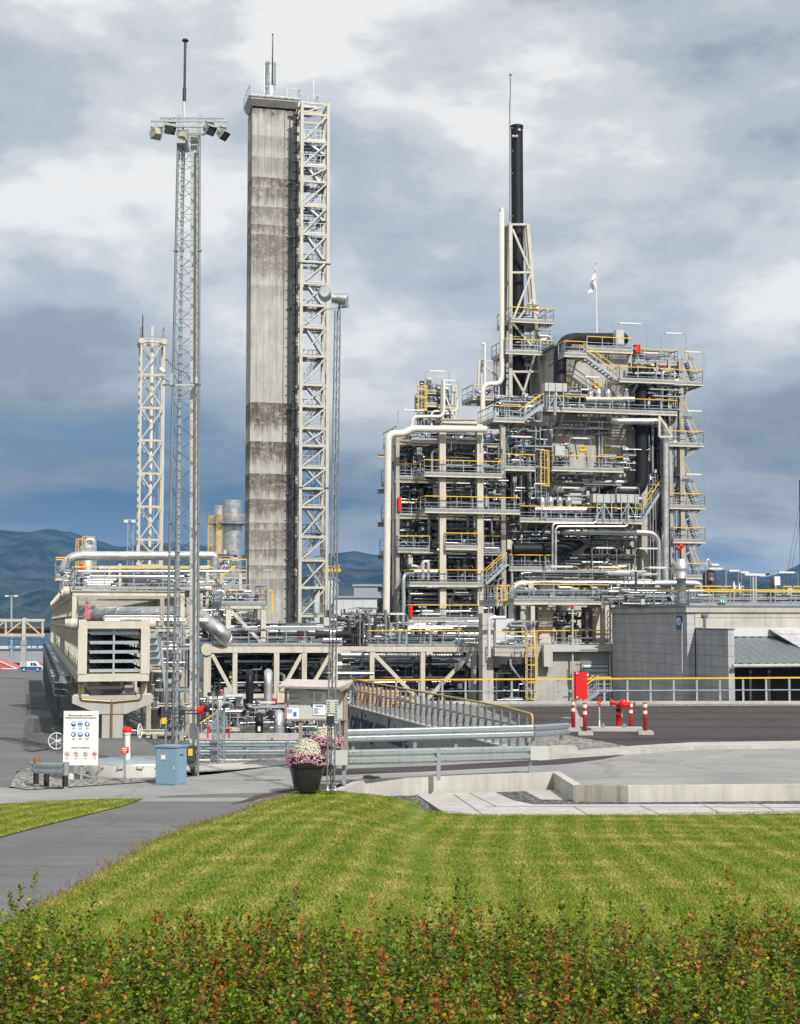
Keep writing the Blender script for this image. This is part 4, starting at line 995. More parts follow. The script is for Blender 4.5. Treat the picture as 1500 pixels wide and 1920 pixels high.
# ---- board-marked concrete absorber block
wb = 121.9
ab = thing('absorber_block', 'tall board-marked concrete process block carrying platforms and black ducts', 'building', ((uu_(1100, wb)), wb+5, GZ))
b = MB(); u0, u1 = uu_(975, wb), uu_(1197, wb); us = uu_(1047, wb); zt = zz_(1100, 652, wb); zm = zz_(1100, 800, wb)
b.box((u0, wb, GZ), (u1, wb+11, zm)); b.box((us, wb+.2, zm+.001), (uu_(1190, wb), wb+9.8, zt)); b.build('wall', 'conca', ab)
b = MB(); b.box((u1+.01, wb-.7, GZ), (uu_(1217, wb-.7), wb+8, zz_(1200, 895, wb))); b.build('wall', 'concl', ab, label='end wall with full sun painted in by lighter concrete')  # brightness of the sunlit strip put into the concrete colour
b = MB(); b.box((us-.3, wb-.1, zt), (uu_(1190, wb)+.3, wb+10.1, zt+.25)); b.build('roof', 'galvd', ab)
b = MB()     # anchor plates and seams
for px, py in ((1105, 1037), (1155, 1037), (1155, 1075), (1060, 640)):
    p = L(px, py, wb-.01); b.lathe((p.x, p.y-.12, p.z), [(0, 0), (.42, 0), (.42, .12), (.5, .12)], 18, 'y').cut()
b.build('porthole', 'darkm', ab)
b = MB()
for px, y0, y1 in ((1100, 850, 930), (1075, 800, 860), (1165, 835, 960), (1140, 640, 800)): b.bar(L(px, y0, wb-.08), L(px+8, y1, wb-.08), .06).cut()
b.build('wall_conduit', 'galvd', ab)
# yellow warning plates on the wall
wsn = [(1120, 722, 'middle-height plate above the five elbow heads, right one'), (1065, 719, 'plate left of the other one above the five elbow heads'), (1093, 841, 'plate left of the two thin riser pipes'), (1139, 841, 'plate right of the two thin riser pipes'), (1064, 927, 'plate beside the grey box above the lower manifold'), (1143, 1045, 'lower plate between the round portholes'), (1197, 1046, 'lower plate at the right corner of the block'), (1060, 1069, 'plate low on the left above the yellow stair rail'), (972, 838, 'plate left above the sloping platform'), (986, 928, 'plate under the yellow ladder cage')]
for px, py, s_ in wsn:
    p = L(px, py, wb-.06); t = thing('warning_sign', 'yellow warning ' + s_, 'sign', (p.x, p.y, p.z-.3), True, 'yellow warning plates on the concrete')
    b = MB(); b.box((p.x-.29, p.y-.02, p.z-.24), (p.x+.29, p.y+.02, p.z+.24)); o = b.build('sign_plate', 'yellow', t)
    b = MB()
    for dz, wd in ((.11, .42), (-.02, .3)): b.box((p.x-wd/2, p.y-.03, p.z+dz-.035), (p.x+wd/2, p.y-.022, p.z+dz+.035)).cut()
    b.build('lettering', 'text', t)
# ---- decks hung on the block: (name, px0, px1, py_deck, w_front, w_back, sides)
pd = thing('block_platforms', 'galvanised platforms with yellow handrails wrapped round the concrete block', 'platform', (uu_(1120, 119), 119, GZ))
def D(par, px0, px1, py, wf, wb_, sides='flr', pyx=None, **k):
    z = zz_((px0+px1)/2, py, wf); deckp(par, uu_(px0, wf), uu_(px1, wf), wf, wb_, z, sides, **k); return z
def brk(par, pxs, wf, wb_, z, h=1.3):
    b = MB()
    for px in pxs: u = uu_(px, wf); b.bar((u, wf+.2, z-.35), (u, wb_, z-.35-h), .16).cut()
    b.build('bracket', 'creamd', par)
W1 = 119.5
zA = D(pd, 1061, 1103, 664, W1, wb+2, 'fl'); zA2 = D(pd, 1104, 1190, 656, wb-.6, wb+8, 'f')
zB = D(pd, 1165, 1268, 713, W1, wb+4, 'fl'); brk(pd, (1175, 1200, 1240), W1, wb, zB)
stairp(pd, (uu_(1162, W1), W1+.6, zB), (uu_(1098, W1), W1+.6, zA), 1.0)
zT = D(pd, 1180, 1275, 678, wb+1, wb+8, 'fr')
zC = D(pd, 1026, 1273, 770, W1, wb, 'fr'); brk(pd, (1060, 1110, 1160, 1180, 1040), W1, wb, zC, 2.0)
D(pd, 926, 985, 786, 117.5, wb, 'fl'); stairp(pd, (uu_(985, 117.5), 118.1, zz_(985, 786, 117.5)), (uu_(1022, 117.5), 118.1, zC), 1.0)
zD = D(pd, 1036, 1170, 879, W1, wb, 'flr'); brk(pd, (1050, 1085, 1120, 1160), W1, wb, zD)
zE = D(pd, 975, 1204, 975, 118.6, wb, 'flr'); brk(pd, (990, 1030, 1100, 1180), 118.6, wb, zE)
stairp(pd, (uu_(1204, W1), W1+.6, zE), (uu_(1242, W1), W1+.6, zz_(1242, 920, W1)), .9)
zF = D(pd, 955, 1040, 1065, W1, wb, 'flr'); zG = D(pd, 1085, 1175, 1092, W1+1, wb, 'flr')
stairp(pd, (uu_(1062, W1), W1+.8, zz_(1062, 1125, W1)), (uu_(1096, W1), W1+.8, zG), .9)
for px0, px1, y, w_, z_, n, sd, hh in ((1030, 1100, 770, 121, zC, 26, 1, 2.3), (1195, 1270, 770, 121.5, zC, 46, 2, 3.0), (1185, 1270, 713, 121, zB, 26, 3, 1.8), (1105, 1268, 680, 126, zT, 34, 4, 1.6), (1040, 1060, 879, 122, zD, 14, 5, 2.4), (1120, 1168, 879, 121.5, zD, 10, 51, 1.4), (978, 1100, 975, 121, zE, 46, 6, 2.4), (1100, 1200, 975, 121, zE, 44, 7, 2.4), (958, 1036, 1065, 121, zF, 40, 8, 2.6), (930, 1020, 786, 121, zz_(980, 786, 119), 42, 9, 2.3), (1215, 1262, 975, 124, zE-6, 46, 10, 13.), (1088, 1170, 1092, 122, zG, 20, 11, 1.6), (1150, 1205, 835, 122.5, zD, 14, 12, 2.)):
    clutter(pd, uu_(px0, w_), uu_(px1, w_), 119.8 if w_ < 123 else w_-1.3, 121.7 if w_ < 123 else w_+2.4, z_+.05, z_+hh, int(n*1.5), sd, dark=.22)
for px0, px1, y, n, sd in ((1030, 1195, 800, 16, 21), (1036, 1165, 905, 14, 22), (985, 1190, 1000, 22, 23), (960, 1035, 1085, 12, 24)):
    clutter(pd, uu_(px0, 121), uu_(px1, 121), 120, 121.7, zz_(1100, y+14, 121), zz_(1100, y-12, 121), n, sd, vert=.25, dark=.5)
# cage ladder on the front of the sloping platform
lc = thing('cage_ladder', 'yellow caged ladder between the upper platforms left of the concrete block', 'ladder', (uu_(1022, 118.4), 118.4, zE), True, 'caged ladders')
ladderp(lc, uu_(1020, 118.4), 118.4, zE, zz_(1020, 846, 118.4), True, zz_(1020, 912, 118.4))
# ---- stair tower on the right flank
wr = 120.; ra, rc = uu_(1258, wr), uu_(1321, wr)
rt = thing('side_stair_tower', 'open steel stair tower with cantilever landings on the right of the concrete block', 'stair tower', ((ra+rc)/2, wr+1.5, GZ))
for px in (1283, 1262):
    for wv in (wr+.4, wr+3.4): b = MB(); u = uu_(px, wr); b.hbeam((u, wv, GZ), (u, wv, zz_(px, 672, wr)), .42 if px == 1283 else .25, .42 if px == 1283 else .25, .1); b.build('column', 'creamd', rt)
yd = [(717, 1166+90), (832, 1256), (949, 1256), (1013, 1262), (1080, 1262)]
zl = []
for y, x0 in yd: zl.append(D(rt, x0, 1322, y, wr, wr+3.6, 'flrb'))
for i in range(len(zl)-1):
    zt_, zb = zl[i], zl[i+1]
    if zt_-zb > 3.6:
        zm_ = (zt_+zb)/2; stairp(rt, (uu_(1313, wr), wr+.7, zb), (uu_(1289, wr), wr+.7, zm_), .9); stairp(rt, (uu_(1313, wr), wr+2.6, zt_-.1), (uu_(1289, wr), wr+2.6, zm_), .9)
        d_ = MB(); d_.box((uu_(1272, wr), wr+.2, zm_-.05), (uu_(1291, wr), wr+3.2, zm_)); d_.build('half_landing', 'galvd', rt)
        stairp(rt, (uu_(1280, wr), wr+2.9, zm_), (uu_(1262, wr), wr+2.9, zt_), .8)
    else: stairp(rt, (uu_(1313, wr), wr+.7, zb), (uu_(1291, wr), wr+.7, zt_), .9)
stairp(rt, (uu_(1314, wr), wr+.7, zl[0]), (uu_(1298, wr), wr+.7, zz_(1298, 674, wr)), .9)
b = MB()
for y0_, y1_ in ((760, 830), (870, 946), (890, 1012), (985, 1040)): b.bar((uu_(1262, wr), wr+1, zz_(1262, y1_, wr)), (uu_(1283, wr), wr+1, zz_(1283, y0_, wr)), .2).cut(); 
[b.bar((uu_(1283, wr), wr+.3, zz_(1283, yy+30, wr)), (uu_(1316, wr), wr+.3, zz_(1316, yy+7, wr)), .12).cut() for yy in (717, 832, 949, 1013)]
b.build('brace', 'creamd', rt)
ladderp(rt, uu_(1226, wr), wr+2.6, GZ, zz_(1226, 720, wr), False); ladderp(rt, uu_(1239, wr), wr+4.6, GZ, zz_(1239, 720, wr), False)
clutter(rt, uu_(1260, wr), uu_(1290, wr), wr+.5, wr+3, zl[4], zl[0], 30, 77, vert=.9)
b = MB(); p = L(1273, 1028, wr-.3); b.lathe((p.x, p.y, p.z), [(0, -.1), (.24, -.1), (.24, .1), (0, .1)], 12, 'y'); p = L(1277, 1024, wr-.3); b.lathe((p.x, p.y, p.z), [(0, -.1), (.2, -.1), (.2, .1), (0, .1)], 12, 'y'); b.build('hose_reel', 'red', rt)
# ---- ducts and big pipes on the block
G1 = 'black insulated ducts'
pipe('black_duct', 'black insulated duct arching over the roof at the top of the concrete block', [L(1050, 720, 121.2), L(1050, 636, 121.8), L(1170, 636, 125)], .56, 'black', 'duct', bend=1.9, rings=1.4, group=G1, n=20)
pipe('black_duct', 'long black duct dropping down the block and curving left at mid height', [L(1203, 690, 120.6), L(1203, 922, 120.6), L(1150, 924, 120.9), L(1118, 926, 122.6)], .58, 'black', 'duct', bend=2.6, rings=1.5, group=G1, n=20)
pipe('black_duct', 'short black duct curving up into the block low on its left', [L(960, 1030, 119.7), L(1062, 1030, 120.2), L(1108, 1000, 122.6)], .52, 'black', 'duct', bend=1.5, rings=1.2, group=G1, n=20)
dm = MB(); p = L(1196, 706, 121.5); dm.lathe(p, [(.72, -.3), (.72, .5), (.62, .85), (.4, 1.1), (0, 1.2)], 20); single('domed_vessel', dm, 'black', 'small black domed vessel on the upper right platform', 'vessel')
cl = thing('duct_support', 'cream braced frame clamped round the long black duct', 'bracket', L(1203, 862, 121)); b = MB()
for y in (836, 861): b.bar(L(1190, y, 121), L(1219, y, 121), .18)
for x in (1191, 1218): b.bar(L(x, 836, 121), L(x, 861, 121), .16)
b.bar(L(1204, 838, 120.95), L(1192, 860, 120.95), .1); b.bar(L(1204, 838, 120.95), L(1217, 860, 120.95), .1); b.build('frame', 'cream', cl); 
G2 = 'silver insulated pipes on the concrete block'
pipe('silver_pipe', 'tall vertical silver pipe standing in front of the right stair tower', [L(1140, 780, 121.9), L(1147, 790, 119.6), L(1248, 790, 119.2), L(1248, 1100, 119.2)], .29, 'alu', bend=1.0, rings=1.1, group=G2)
cl = thing('pipe_support', 'cream triangular bracket holding the elbow of the tall silver pipe', 'bracket', L(1245, 820, 118.6)); b = MB(); b.bar(L(1236, 780, 118.6), L(1236, 819, 118.6), .18); b.bar(L(1236, 819, 118.6), L(1260, 819, 118.6), .18); b.bar(L(1236, 781, 118.6), L(1260, 818, 118.6), .15); b.build('frame', 'cream', cl)
pipe('silver_pipe', 'silver pipe running along the lower block wall then bending down at the right', [L(1050, 1012, 122), L(1052, 997, 119.9), L(1235, 999, 119.6), L(1235, 1110, 119.6)], .26, 'alu', bend=1.2, rings=1.0, group=G2)
pipe('silver_pipe', 'horizontal silver pipe above the black duct bend on the block wall', [L(1064, 902, 122), L(1070, 904, 121.0), L(1172, 904, 120.9), L(1178, 904, 122)], .17, 'alu', bend=.4, group=G2)
for i, x in enumerate((1123.5, 1129)): pipe('silver_pipe', ['left', 'right'][i]+' one of the twin thin silver risers on the block wall', [L(x, 790, 121.6), L(x, 1092, 121.6)], .10, 'alu', group=G2, rings=1.2)
pipe('silver_pipe', 'thin silver pipe looping down left under the middle platform', [L(1118, 966, 118.2), L(1118, 981, 118.2), L(1036, 981, 118.2), L(1036, 1100, 118.2)], .11, 'alu', bend=.4, group=G2)
pipe('silver_pipe', 'thin outer silver pipe parallel to the loop under the middle platform', [L(1178, 966, 117.9), L(1178, 987, 117.9), L(1042, 987, 117.9), L(1042, 1110, 117.9)], .10, 'alu', bend=.4, group=G2)
def manifold(label, x0, x1, y, w_, caps, capy):
    t = thing('manifold', label, 'manifold', L((x0+x1)/2, y, w_), True, 'silver manifolds with elbow heads'); pipep(t, 'header_pipe', [L(x0, y, w_), L(x1, y, w_)], .27, 'alu', n=16, rings=1.)
    for cx in caps:
        b = MB(); c = L(cx, capy, w_+.5); b.lathe((c.x, c.y, c.z-.35), [(.26, 0), (.3, .1), (.3, .5), (.24, .72), (.1, .85), (0, .87)], 14); b.tube([(c.x-.2, c.y+.2, c.z+.25), (c.x-.45, c.y+1.2, c.z+.3), (c.x-.45, c.y+2.6, c.z+.2)], .2, 10); b.tube([(c.x, c.y, c.z-.3), (c.x, c.y-.4, c.z-.55)], .12, 8); b.build('elbow_head', 'alu', t)
    b = MB()
    for k in (.2, .5, .8): p = L(x0+(x1-x0)*k, y, w_); b.bar((p.x, p.y, p.z-.25), (p.x, p.y, p.z-.8), .12).cut()
    b.build('support_leg', 'galvl', t); return t
manifold('upper silver manifold with five elbow heads on the long platform', 1098, 1188, 749, 120.2, (1106, 1122, 1140, 1158, 1174), 738)
manifold('lower silver manifold with four elbow heads at mid height', 1003, 1098, 956, 119.2, (1016, 1032, 1049, 1066), 942)
# ---- heat shields on stands, cabinets
def stand_box(label, x0, x1, y0, y1, yb, w_, name='roofed_stand', m='grey'):
    t = thing(name, label, 'cabinet', L((x0+x1)/2, yb, w_), True, 'grey shields on braced stands'); b = MB(); a, c = L(x0, y1, w_), L(x1, y0, w_); b.box((a.x, w_, a.z), (c.x, w_+.9, c.z)); b.build('shield_box', 'shield', t)
    zb = L(x0, yb, w_).z; m_ = MB()
    for u in (a.x+.35, (a.x+c.x)/2, c.x-.35): m_.bar((u, w_-.06, zb), (u, w_-.06, c.z), .07)
    m_.bar((a.x+.35, w_-.05, a.z-1.2), ((a.x+c.x)/2, w_-.05, a.z-.1), .06); m_.bar((c.x-.35, w_-.05, a.z-1.2), ((a.x+c.x)/2, w_-.05, a.z-.1), .06); m_.build('stand', 'galvl', t)
    pipep(t, 'riser', [((a.x+c.x)/2, w_+.4, zb-.3), ((a.x+c.x)/2, w_+.4, a.z)], .15, 'alu'); return t
stand_box('grey shield box on a braced stand at the left end of the long platform', 1022, 1063, 719, 733, 770, 119.2)
stand_box('left grey shield box of the pair on the middle platform', 1112, 1153, 927, 942, 975, 118.4)
stand_box('right grey shield box of the pair on the middle platform', 1157, 1198, 927, 942, 975, 118.4)
for lab, x0, x1, y0, y1, w_, m_ in (('grey cabinet under the bent conduit left of the riser pipes', 1041, 1059, 836, 855, 119.3, 'grey'), ('pale cabinet beside the lower manifold', 1068, 1090, 925, 945, 119.8, 'grey'), ('tall grey cabinet on the roof beside the black arch duct', 1155, 1170, 619, 646, 123, 'grey'), ('grey wall box above the second platform, left process block', 845, 855, 840, 867, 117.6, 'grey'), ('grey wall box above the third platform, left process block', 813, 821, 908, 933, 117.6, 'grey'), ('narrow pale box left above the fourth platform', 766, 774, 1040, 1058, 117.6, 'cream'), ('narrow pale box at the foot of the sloping stair, middle', 951, 959, 1012, 1030, 118, 'cream'), ('pale grey box on the small tower top', 847, 857, 721, 735, 119, 'grey'), ('grey box near the left corner under the white pipe', 782, 791, 839, 853, 118, 'grey')):
    t = thing('cabinet', lab, 'cabinet', L((x0+x1)/2, y1, w_), True, 'small grey equipment cabinets'); a, c = L(x0, y1, w_), L(x1, y0, w_); b = MB(); b.box((a.x, w_, a.z), (c.x, w_+.4, c.z)); b.build('body', m_, t)
    b = MB(); b.box((a.x+.06, w_-.03, a.z+.06), (c.x-.06, w_-.003, c.z-.06)); o = b.build('door', m_, t); b = MB(); b.box((c.x-.14, w_-.05, (a.z+c.z)/2-.06), (c.x-.11, w_-.031, (a.z+c.z)/2+.06)); b.build('handle', 'darkm', o)
t = thing('red_cabinet', 'red cabinet on the roof platform near the right edge', 'cabinet', L(1197, 661, 122)); b = MB(); a, c = L(1191, 661, 122), L(1201, 646, 122); b.box((a.x, 122, a.z), (c.x, 122.5, c.z)); b.build('body', 'red', t); b = MB(); b.box((a.x+.03, 121.96, a.z+.03), (c.x-.03, 121.995, c.z-.03)); b.build('door', 'red', t)
# ---- black flue stack in its steel frame
wk = 126.; ks = thing('flue_stack', 'tall black flue stack rising out of a cream steel frame', 'chimney', L(970, 800, wk+1.3))
cu = uu_(970, wk+1.3, 400); zk = zz_(970, 236, wk+1.3)
b = MB(); b.tube([(cu, wk+1.3, zz_(970, 800, wk)), (cu, wk+1.3, zk)], .55, 28); b.tube([(cu, wk+1.3, zk-.25), (cu, wk+1.3, zk)], .59, 28); b.tube([(cu, wk+1.3, zz_(970, 417, wk)-.2), (cu, wk+1.3, zz_(970, 417, wk))], .6, 28); b.build('stack_shell', 'black', ks)
b = MB()
for px, py in ((973, 244), (968, 256), (962, 256)): p = L(px, py, wk+.72); b.lathe((p.x, p.y-.12, p.z), [(0, 0), (.13, 0), (.13, .14)], 10, 'y').cut()
b.build('sampling_port', 'grey', ks)
b = MB(); p, q = L(956, 415, wk+.9), L(957, 140, wk+.9); b.tube([p, L(956, 185, wk+.9), L(957, 183, wk+.9), q], .05, 6); b.cbox(q, .2, .2, .1)
for y in (240, 283, 325, 405): b.bar(L(956, y, wk+.9), L(962, y, wk+.9), .07)
b.build('lightning_rod', 'galvd', ks)
fr = thing('stack_frame', 'tapering cream steel frame around the black flue stack', 'frame', L(980, 800, wk))
LGf = {'l': [(957, 420), (957, 600), (957, 800)], 'r': [(989, 420), (1004, 600), (1020, 770)], 'lb': [(949, 425), (946, 620), (944, 800)], 'rb': [(985, 420), (996, 600), (1003, 770)]}
for k, pts in LGf.items():
    dw = 0 if 'b' not in k else 3.2; b = MB()
    for p, q in zip(pts[:-1], pts[1:]): b.bar(L(*p, wk+dw), L(*q, wk+dw), .30, .30)
    b.build('leg', 'cream' if 'b' not in k else 'creamd', fr)
b = MB()
for (x0, y0_, x1, y1_) in ((957, 421, 989, 421), (957, 511, 996, 511), (957, 603, 1004, 603), (957, 657, 1009, 657), (957, 697, 1013, 697), (961, 430, 993, 505), (995, 515, 962, 598), (961, 606, 1002, 655), (1000, 560, 970, 600), (1003, 664, 975, 757), (962, 700, 990, 750)): b.bar(L(x0, y0_, wk-.05), L(x1, y1_, wk-.05), .18).cut()
for (x0, y0_, x1, y1_) in ((957, 421, 949, 425), (989, 421, 985, 421), (957, 520, 947, 540), (996, 511, 990, 515), (957, 603, 946, 610), (1004, 603, 996, 606), (957, 657, 945, 690)): b.bar(L(x0, y0_, wk), L(x1, y1_, wk+3.2), .15).cut()
b.build('brace', 'cream', fr)
zp1 = D(fr, 960, 1025, 600, wk-1, wk+3, 'flrb'); zp2 = D(fr, 950, 1040, 660, wk-1.2, wk+3, 'flr'); D(fr, 1026, 1041, 602, wk-.6, wk+1.4, 'flr')
ladderp(fr, uu_(1032, wk-.4), wk-.4, zp2, zz_(1032, 575, wk), False)
clutter(fr, uu_(985, wk), uu_(1022, wk), wk-.5, wk+2, zp1, zp1+1.6, 12, 31); clutter(fr, uu_(962, wk), uu_(1036, wk), wk-.5, wk+2.5, zp2, zp2+2.2, 22, 32); clutter(fr, uu_(948, wk), uu_(1012, wk), wk+1.5, wk+3.5, zz_(970, 780, wk), zz_(970, 670, wk), 26, 33, vert=.6, dark=.6)
pipe('white_vent_pipe', 'tall white vent pipe with a rounded top left of the black stack', [L(938, 394, wk-.2), L(941, 394, wk-.2), L(941, 720, wk-.8), L(905, 720, wk-1.2), L(905, 806, wk-1.6)], .22, 'wpipe', bend=.8, rings=4.0, group='white vent pipes')
pipe('white_vent_pipe', 'short white vent pipe with a hooked top above its braced frame', [L(904, 645, wk), L(909, 645, wk), L(909, 760, wk)], .12, 'wpipe', bend=.35, group='white vent pipes')
vf = thing('vent_frame', 'small cream frame bracing the short white vent pipe', 'frame', L(914, 730, wk)); b = MB(); 
for x0, y0_, x1, y1_, dw in ((898, 676, 896, 725, 0), (903, 674, 903, 725, 1), (932, 677, 932, 725, 1), (927, 680, 927, 725, 2), (898, 677, 932, 677, .5), (903, 681, 932, 705, .5)): b.bar(L(x0, y0_, wk+dw), L(x1, y1_, wk+dw), .16).cut()
b.build('frame_bar', 'cream', vf); D(vf, 888, 935, 745, wk-.5, wk+3, 'flr'); clutter(vf, uu_(890, wk), uu_(933, wk), wk, wk+2, zz_(900, 745, wk), zz_(900, 728, wk), 10, 41)
# ---- steel process block on the left
wp = 117.; ps = thing('process_structure', 'multi-storey open steel process structure crowded with pipes left of the concrete block', 'process plant', (uu_(870, wp), wp+6, GZ))
for px, wv, m_, s_, yt in ((829, wp-.6, 'cream', .52, 800), (899, wp-.6, 'cream', .50, 796), (745, wp+1, 'creamd', .3, 812), (765, wp+4, 'creamd', .35, 815), (835, wp+5, 'creamd', .35, 770), (905, wp+5, 'creamd', .35, 800), (943, wp+1, 'creamd', .4, 800), (765, wp+11, 'darkm', .35, 820), (800, wp+11, 'darkm', .35, 820), (850, wp+11, 'darkm', .35, 790), (905, wp+11, 'darkm', .35, 800), (870, wp+8, 'darkm', .3, 800)):  # rear columns get darker materials, shade painted into the depth
    b = MB(); u = uu_(px, wv); b.hbeam((u, wv, GZ), (u, wv, zz_(px, yt, wv)), s_, s_, .12); b.build('column', m_, ps)
zL = {}
zL[6] = D(ps, 796, 941, 889, wp-1.2, wp+7, 'flb'); zL[62] = D(ps, 947, 1004, 877, wp-1.2, wb, 'fr')
stairp(ps, (uu_(939, wp-1), wp-.7, zL[6]), (uu_(948, wp-1), wp-.7, zL[62]), .9)
D(ps, 746, 796, 895, wp+1, wp+7, 'flr', edge='creamd'); D(ps, 746, 797, 966, wp+1, wp+7, 'fl', edge='creamd'); D(ps, 746, 805, 1030, wp+.5, wp+7, 'fl', edge='creamd')
zL[5] = D(ps, 797, 975, 957, wp-1.2, wp+9, 'flr'); zL[4] = D(ps, 836, 895, 1025, wp-1.2, wp+8, 'flr'); D(ps, 806, 836, 1032, wp+1, wp+8, ''); D(ps, 896, 942, 1030, wp+1, wp+8, 'f')
zL[3] = D(ps, 768, 906, 1094, wp-1.2, wp+8, 'flr'); stairp(ps, (uu_(904, wp), wp-.6, zL[3]), (uu_(942, wp), wp-.6, zz_(942, 1060, wp)), 1.)
zL[2] = D(ps, 766, 896, 1160, wp-1.2, wp+8, 'flr'); zL[1] = D(ps, 690, 900, 1211, 104.5, wp+8, 'flr')
zL[7] = D(ps, 772, 900, 826, wp-.4, wp+7, 'fb', edge='cream'); zL[8] = D(ps, 745, 792, 824, wp+1, wp+6, 'l')
b = MB()
for y in (800, 829, 962, 1030): b.hbeam((uu_(829, wp-.6), wp-.6, zz_(860, y, wp)), (uu_(899, wp-.6), wp-.6, zz_(860, y, wp)), .3, .4, .06); b.cut()
for y in (829, 900, 968, 1034, 1100, 1165): b.hbeam((uu_(745, wp), wp+1, zz_(800, y, wp)), (uu_(943, wp), wp+1, zz_(800, y, wp)), .3, .35, .06); b.cut(); b.hbeam((uu_(765, wp), wp+11, zz_(800, y, wp)), (uu_(905, wp), wp+11, zz_(800, y, wp)), .3, .4, .06); b.cut()
b.build('floor_beam', 'creamd', ps)
b = MB()
for x0, y0_, x1, y1_ in ((765, 1094, 800, 1030), (800, 960, 835, 895), (905, 1028, 943, 962), (850, 1160, 905, 1096), (745, 1028, 765, 966), (829, 1024, 812, 962)): b.bar(L(x0, y0_, wp+5.4), L(x1, y1_, wp+5.4), .22).cut()
b.build('brace', 'creamd', ps)
for i, (x0, x1, yb, yt, n, wa, wz) in enumerate(((750, 800, 895, 830, 40, 1.5, 6), (800, 945, 889, 832, 80, 0, 6), (750, 800, 966, 900, 42, 1.5, 6), (800, 972, 957, 897, 95, 0, 7), (750, 806, 1030, 970, 42, 1.5, 6), (806, 940, 1030, 963, 90, .5, 7), (770, 905, 1094, 1033, 95, 0, 7), (906, 955, 1100, 1034, 50, .5, 7), (768, 900, 1160, 1099, 90, 0, 7), (750, 768, 1210, 1035, 30, 2, 7), (700, 900, 1211, 1165, 110, -9, 5), (775, 900, 826, 800, 40, 1, 6), (905, 950, 880, 800, 40, 2, 7), (950, 1000, 877, 800, 46, 2, 6), (900, 960, 1211, 1100, 60, 1, 8))):
    clutter(ps, uu_(x0, wp), uu_(x1, wp), wp+wa, wp+wz, zz_(x0, yb, wp)+.05, zz_(x0, yt, wp), int(n*1.5), 100+i, dark=.36)
# vessels and filler boxes, painted dark for the shadowed interior
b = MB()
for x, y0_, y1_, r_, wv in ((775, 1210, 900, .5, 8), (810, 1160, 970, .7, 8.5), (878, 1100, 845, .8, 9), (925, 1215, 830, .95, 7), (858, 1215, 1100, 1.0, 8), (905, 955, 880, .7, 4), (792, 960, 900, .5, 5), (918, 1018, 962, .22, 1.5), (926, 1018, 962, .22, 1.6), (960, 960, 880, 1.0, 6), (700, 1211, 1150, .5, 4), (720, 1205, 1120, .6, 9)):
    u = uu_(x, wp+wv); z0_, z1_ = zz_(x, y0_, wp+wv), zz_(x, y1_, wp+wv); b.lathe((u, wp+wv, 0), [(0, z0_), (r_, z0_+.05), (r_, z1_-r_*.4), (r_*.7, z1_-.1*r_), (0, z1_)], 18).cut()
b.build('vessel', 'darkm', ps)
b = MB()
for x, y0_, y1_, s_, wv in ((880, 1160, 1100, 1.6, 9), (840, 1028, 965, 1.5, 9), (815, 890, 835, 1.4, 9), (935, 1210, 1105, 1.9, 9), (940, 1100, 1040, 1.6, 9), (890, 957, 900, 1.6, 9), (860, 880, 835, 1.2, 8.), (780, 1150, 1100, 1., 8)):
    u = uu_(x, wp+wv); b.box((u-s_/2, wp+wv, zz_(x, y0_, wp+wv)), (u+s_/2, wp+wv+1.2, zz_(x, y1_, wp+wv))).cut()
b.build('dark_filler_box', 'darkm', ps)
for i, (za, zb_) in enumerate(((zL[5], zL[6]), (zL[4], zL[5]), (zL[3], zL[4]), (zL[2], zL[3]))): stairp(ps, (uu_(890, wp+3), wp+3.2, za), (uu_(855, wp+3), wp+3.2, zb_), .9)
for (x0, x1, y, r_) in ((776, 819, 1072, .22), (800, 895, 800, .0), (820, 900, 1031, .12), (800, 897, 1101, .10)):
    if r_: pipep(ps, 'process_pipe', [L(x0, y, wp-.6), L(x1, y, wp-.6)], r_, 'alu', n=12, rings=.8)
pipep(ps, 'process_pipe', [L(793, 1085, wp-.8), L(793, 1053, wp-.8), L(803, 1053, wp-.8), L(803, 1085, wp-.8)], .16, 'alu', bend=.35)
pipep(ps, 'process_pipe', [L(905, 1028, wp+.2), L(905, 830, wp+.2)], .12, 'alu'); pipep(ps, 'process_pipe', [L(741, 1150, wp+1.5), L(741, 815, wp+1.5)], .13, 'galvl'); pipep(ps, 'process_pipe', [L(736.5, 1150, wp+1.2), L(736.5, 822, wp+1.2)], .10, 'galvd')
pipep(ps, 'process_pipe', [L(757, 1210, wp-.5), L(757, 1076, wp-.5), L(775, 1076, wp+.5)], .16, 'galvl', bend=.6)
pipep(ps, 'process_pipe', [L(855, 827, wp+2), L(983, 829, wp+2), L(983, 845, wp+2)], .08, 'blue', bend=.4)
b = MB(); a_, c_ = L(768, 1157, wp-1.3), L(773, 1134, wp-1.3); b.box((a_.x, a_.y-.1, a_.z), (c_.x, c_.y+.1, c_.z)); a_, c_ = L(746, 958, wp+.7), L(752, 932, wp+.7); b.cut().box((a_.x, a_.y-.1, a_.z), (c_.x, c_.y+.1, c_.z)); b.build('fire_post', 'red', ps)
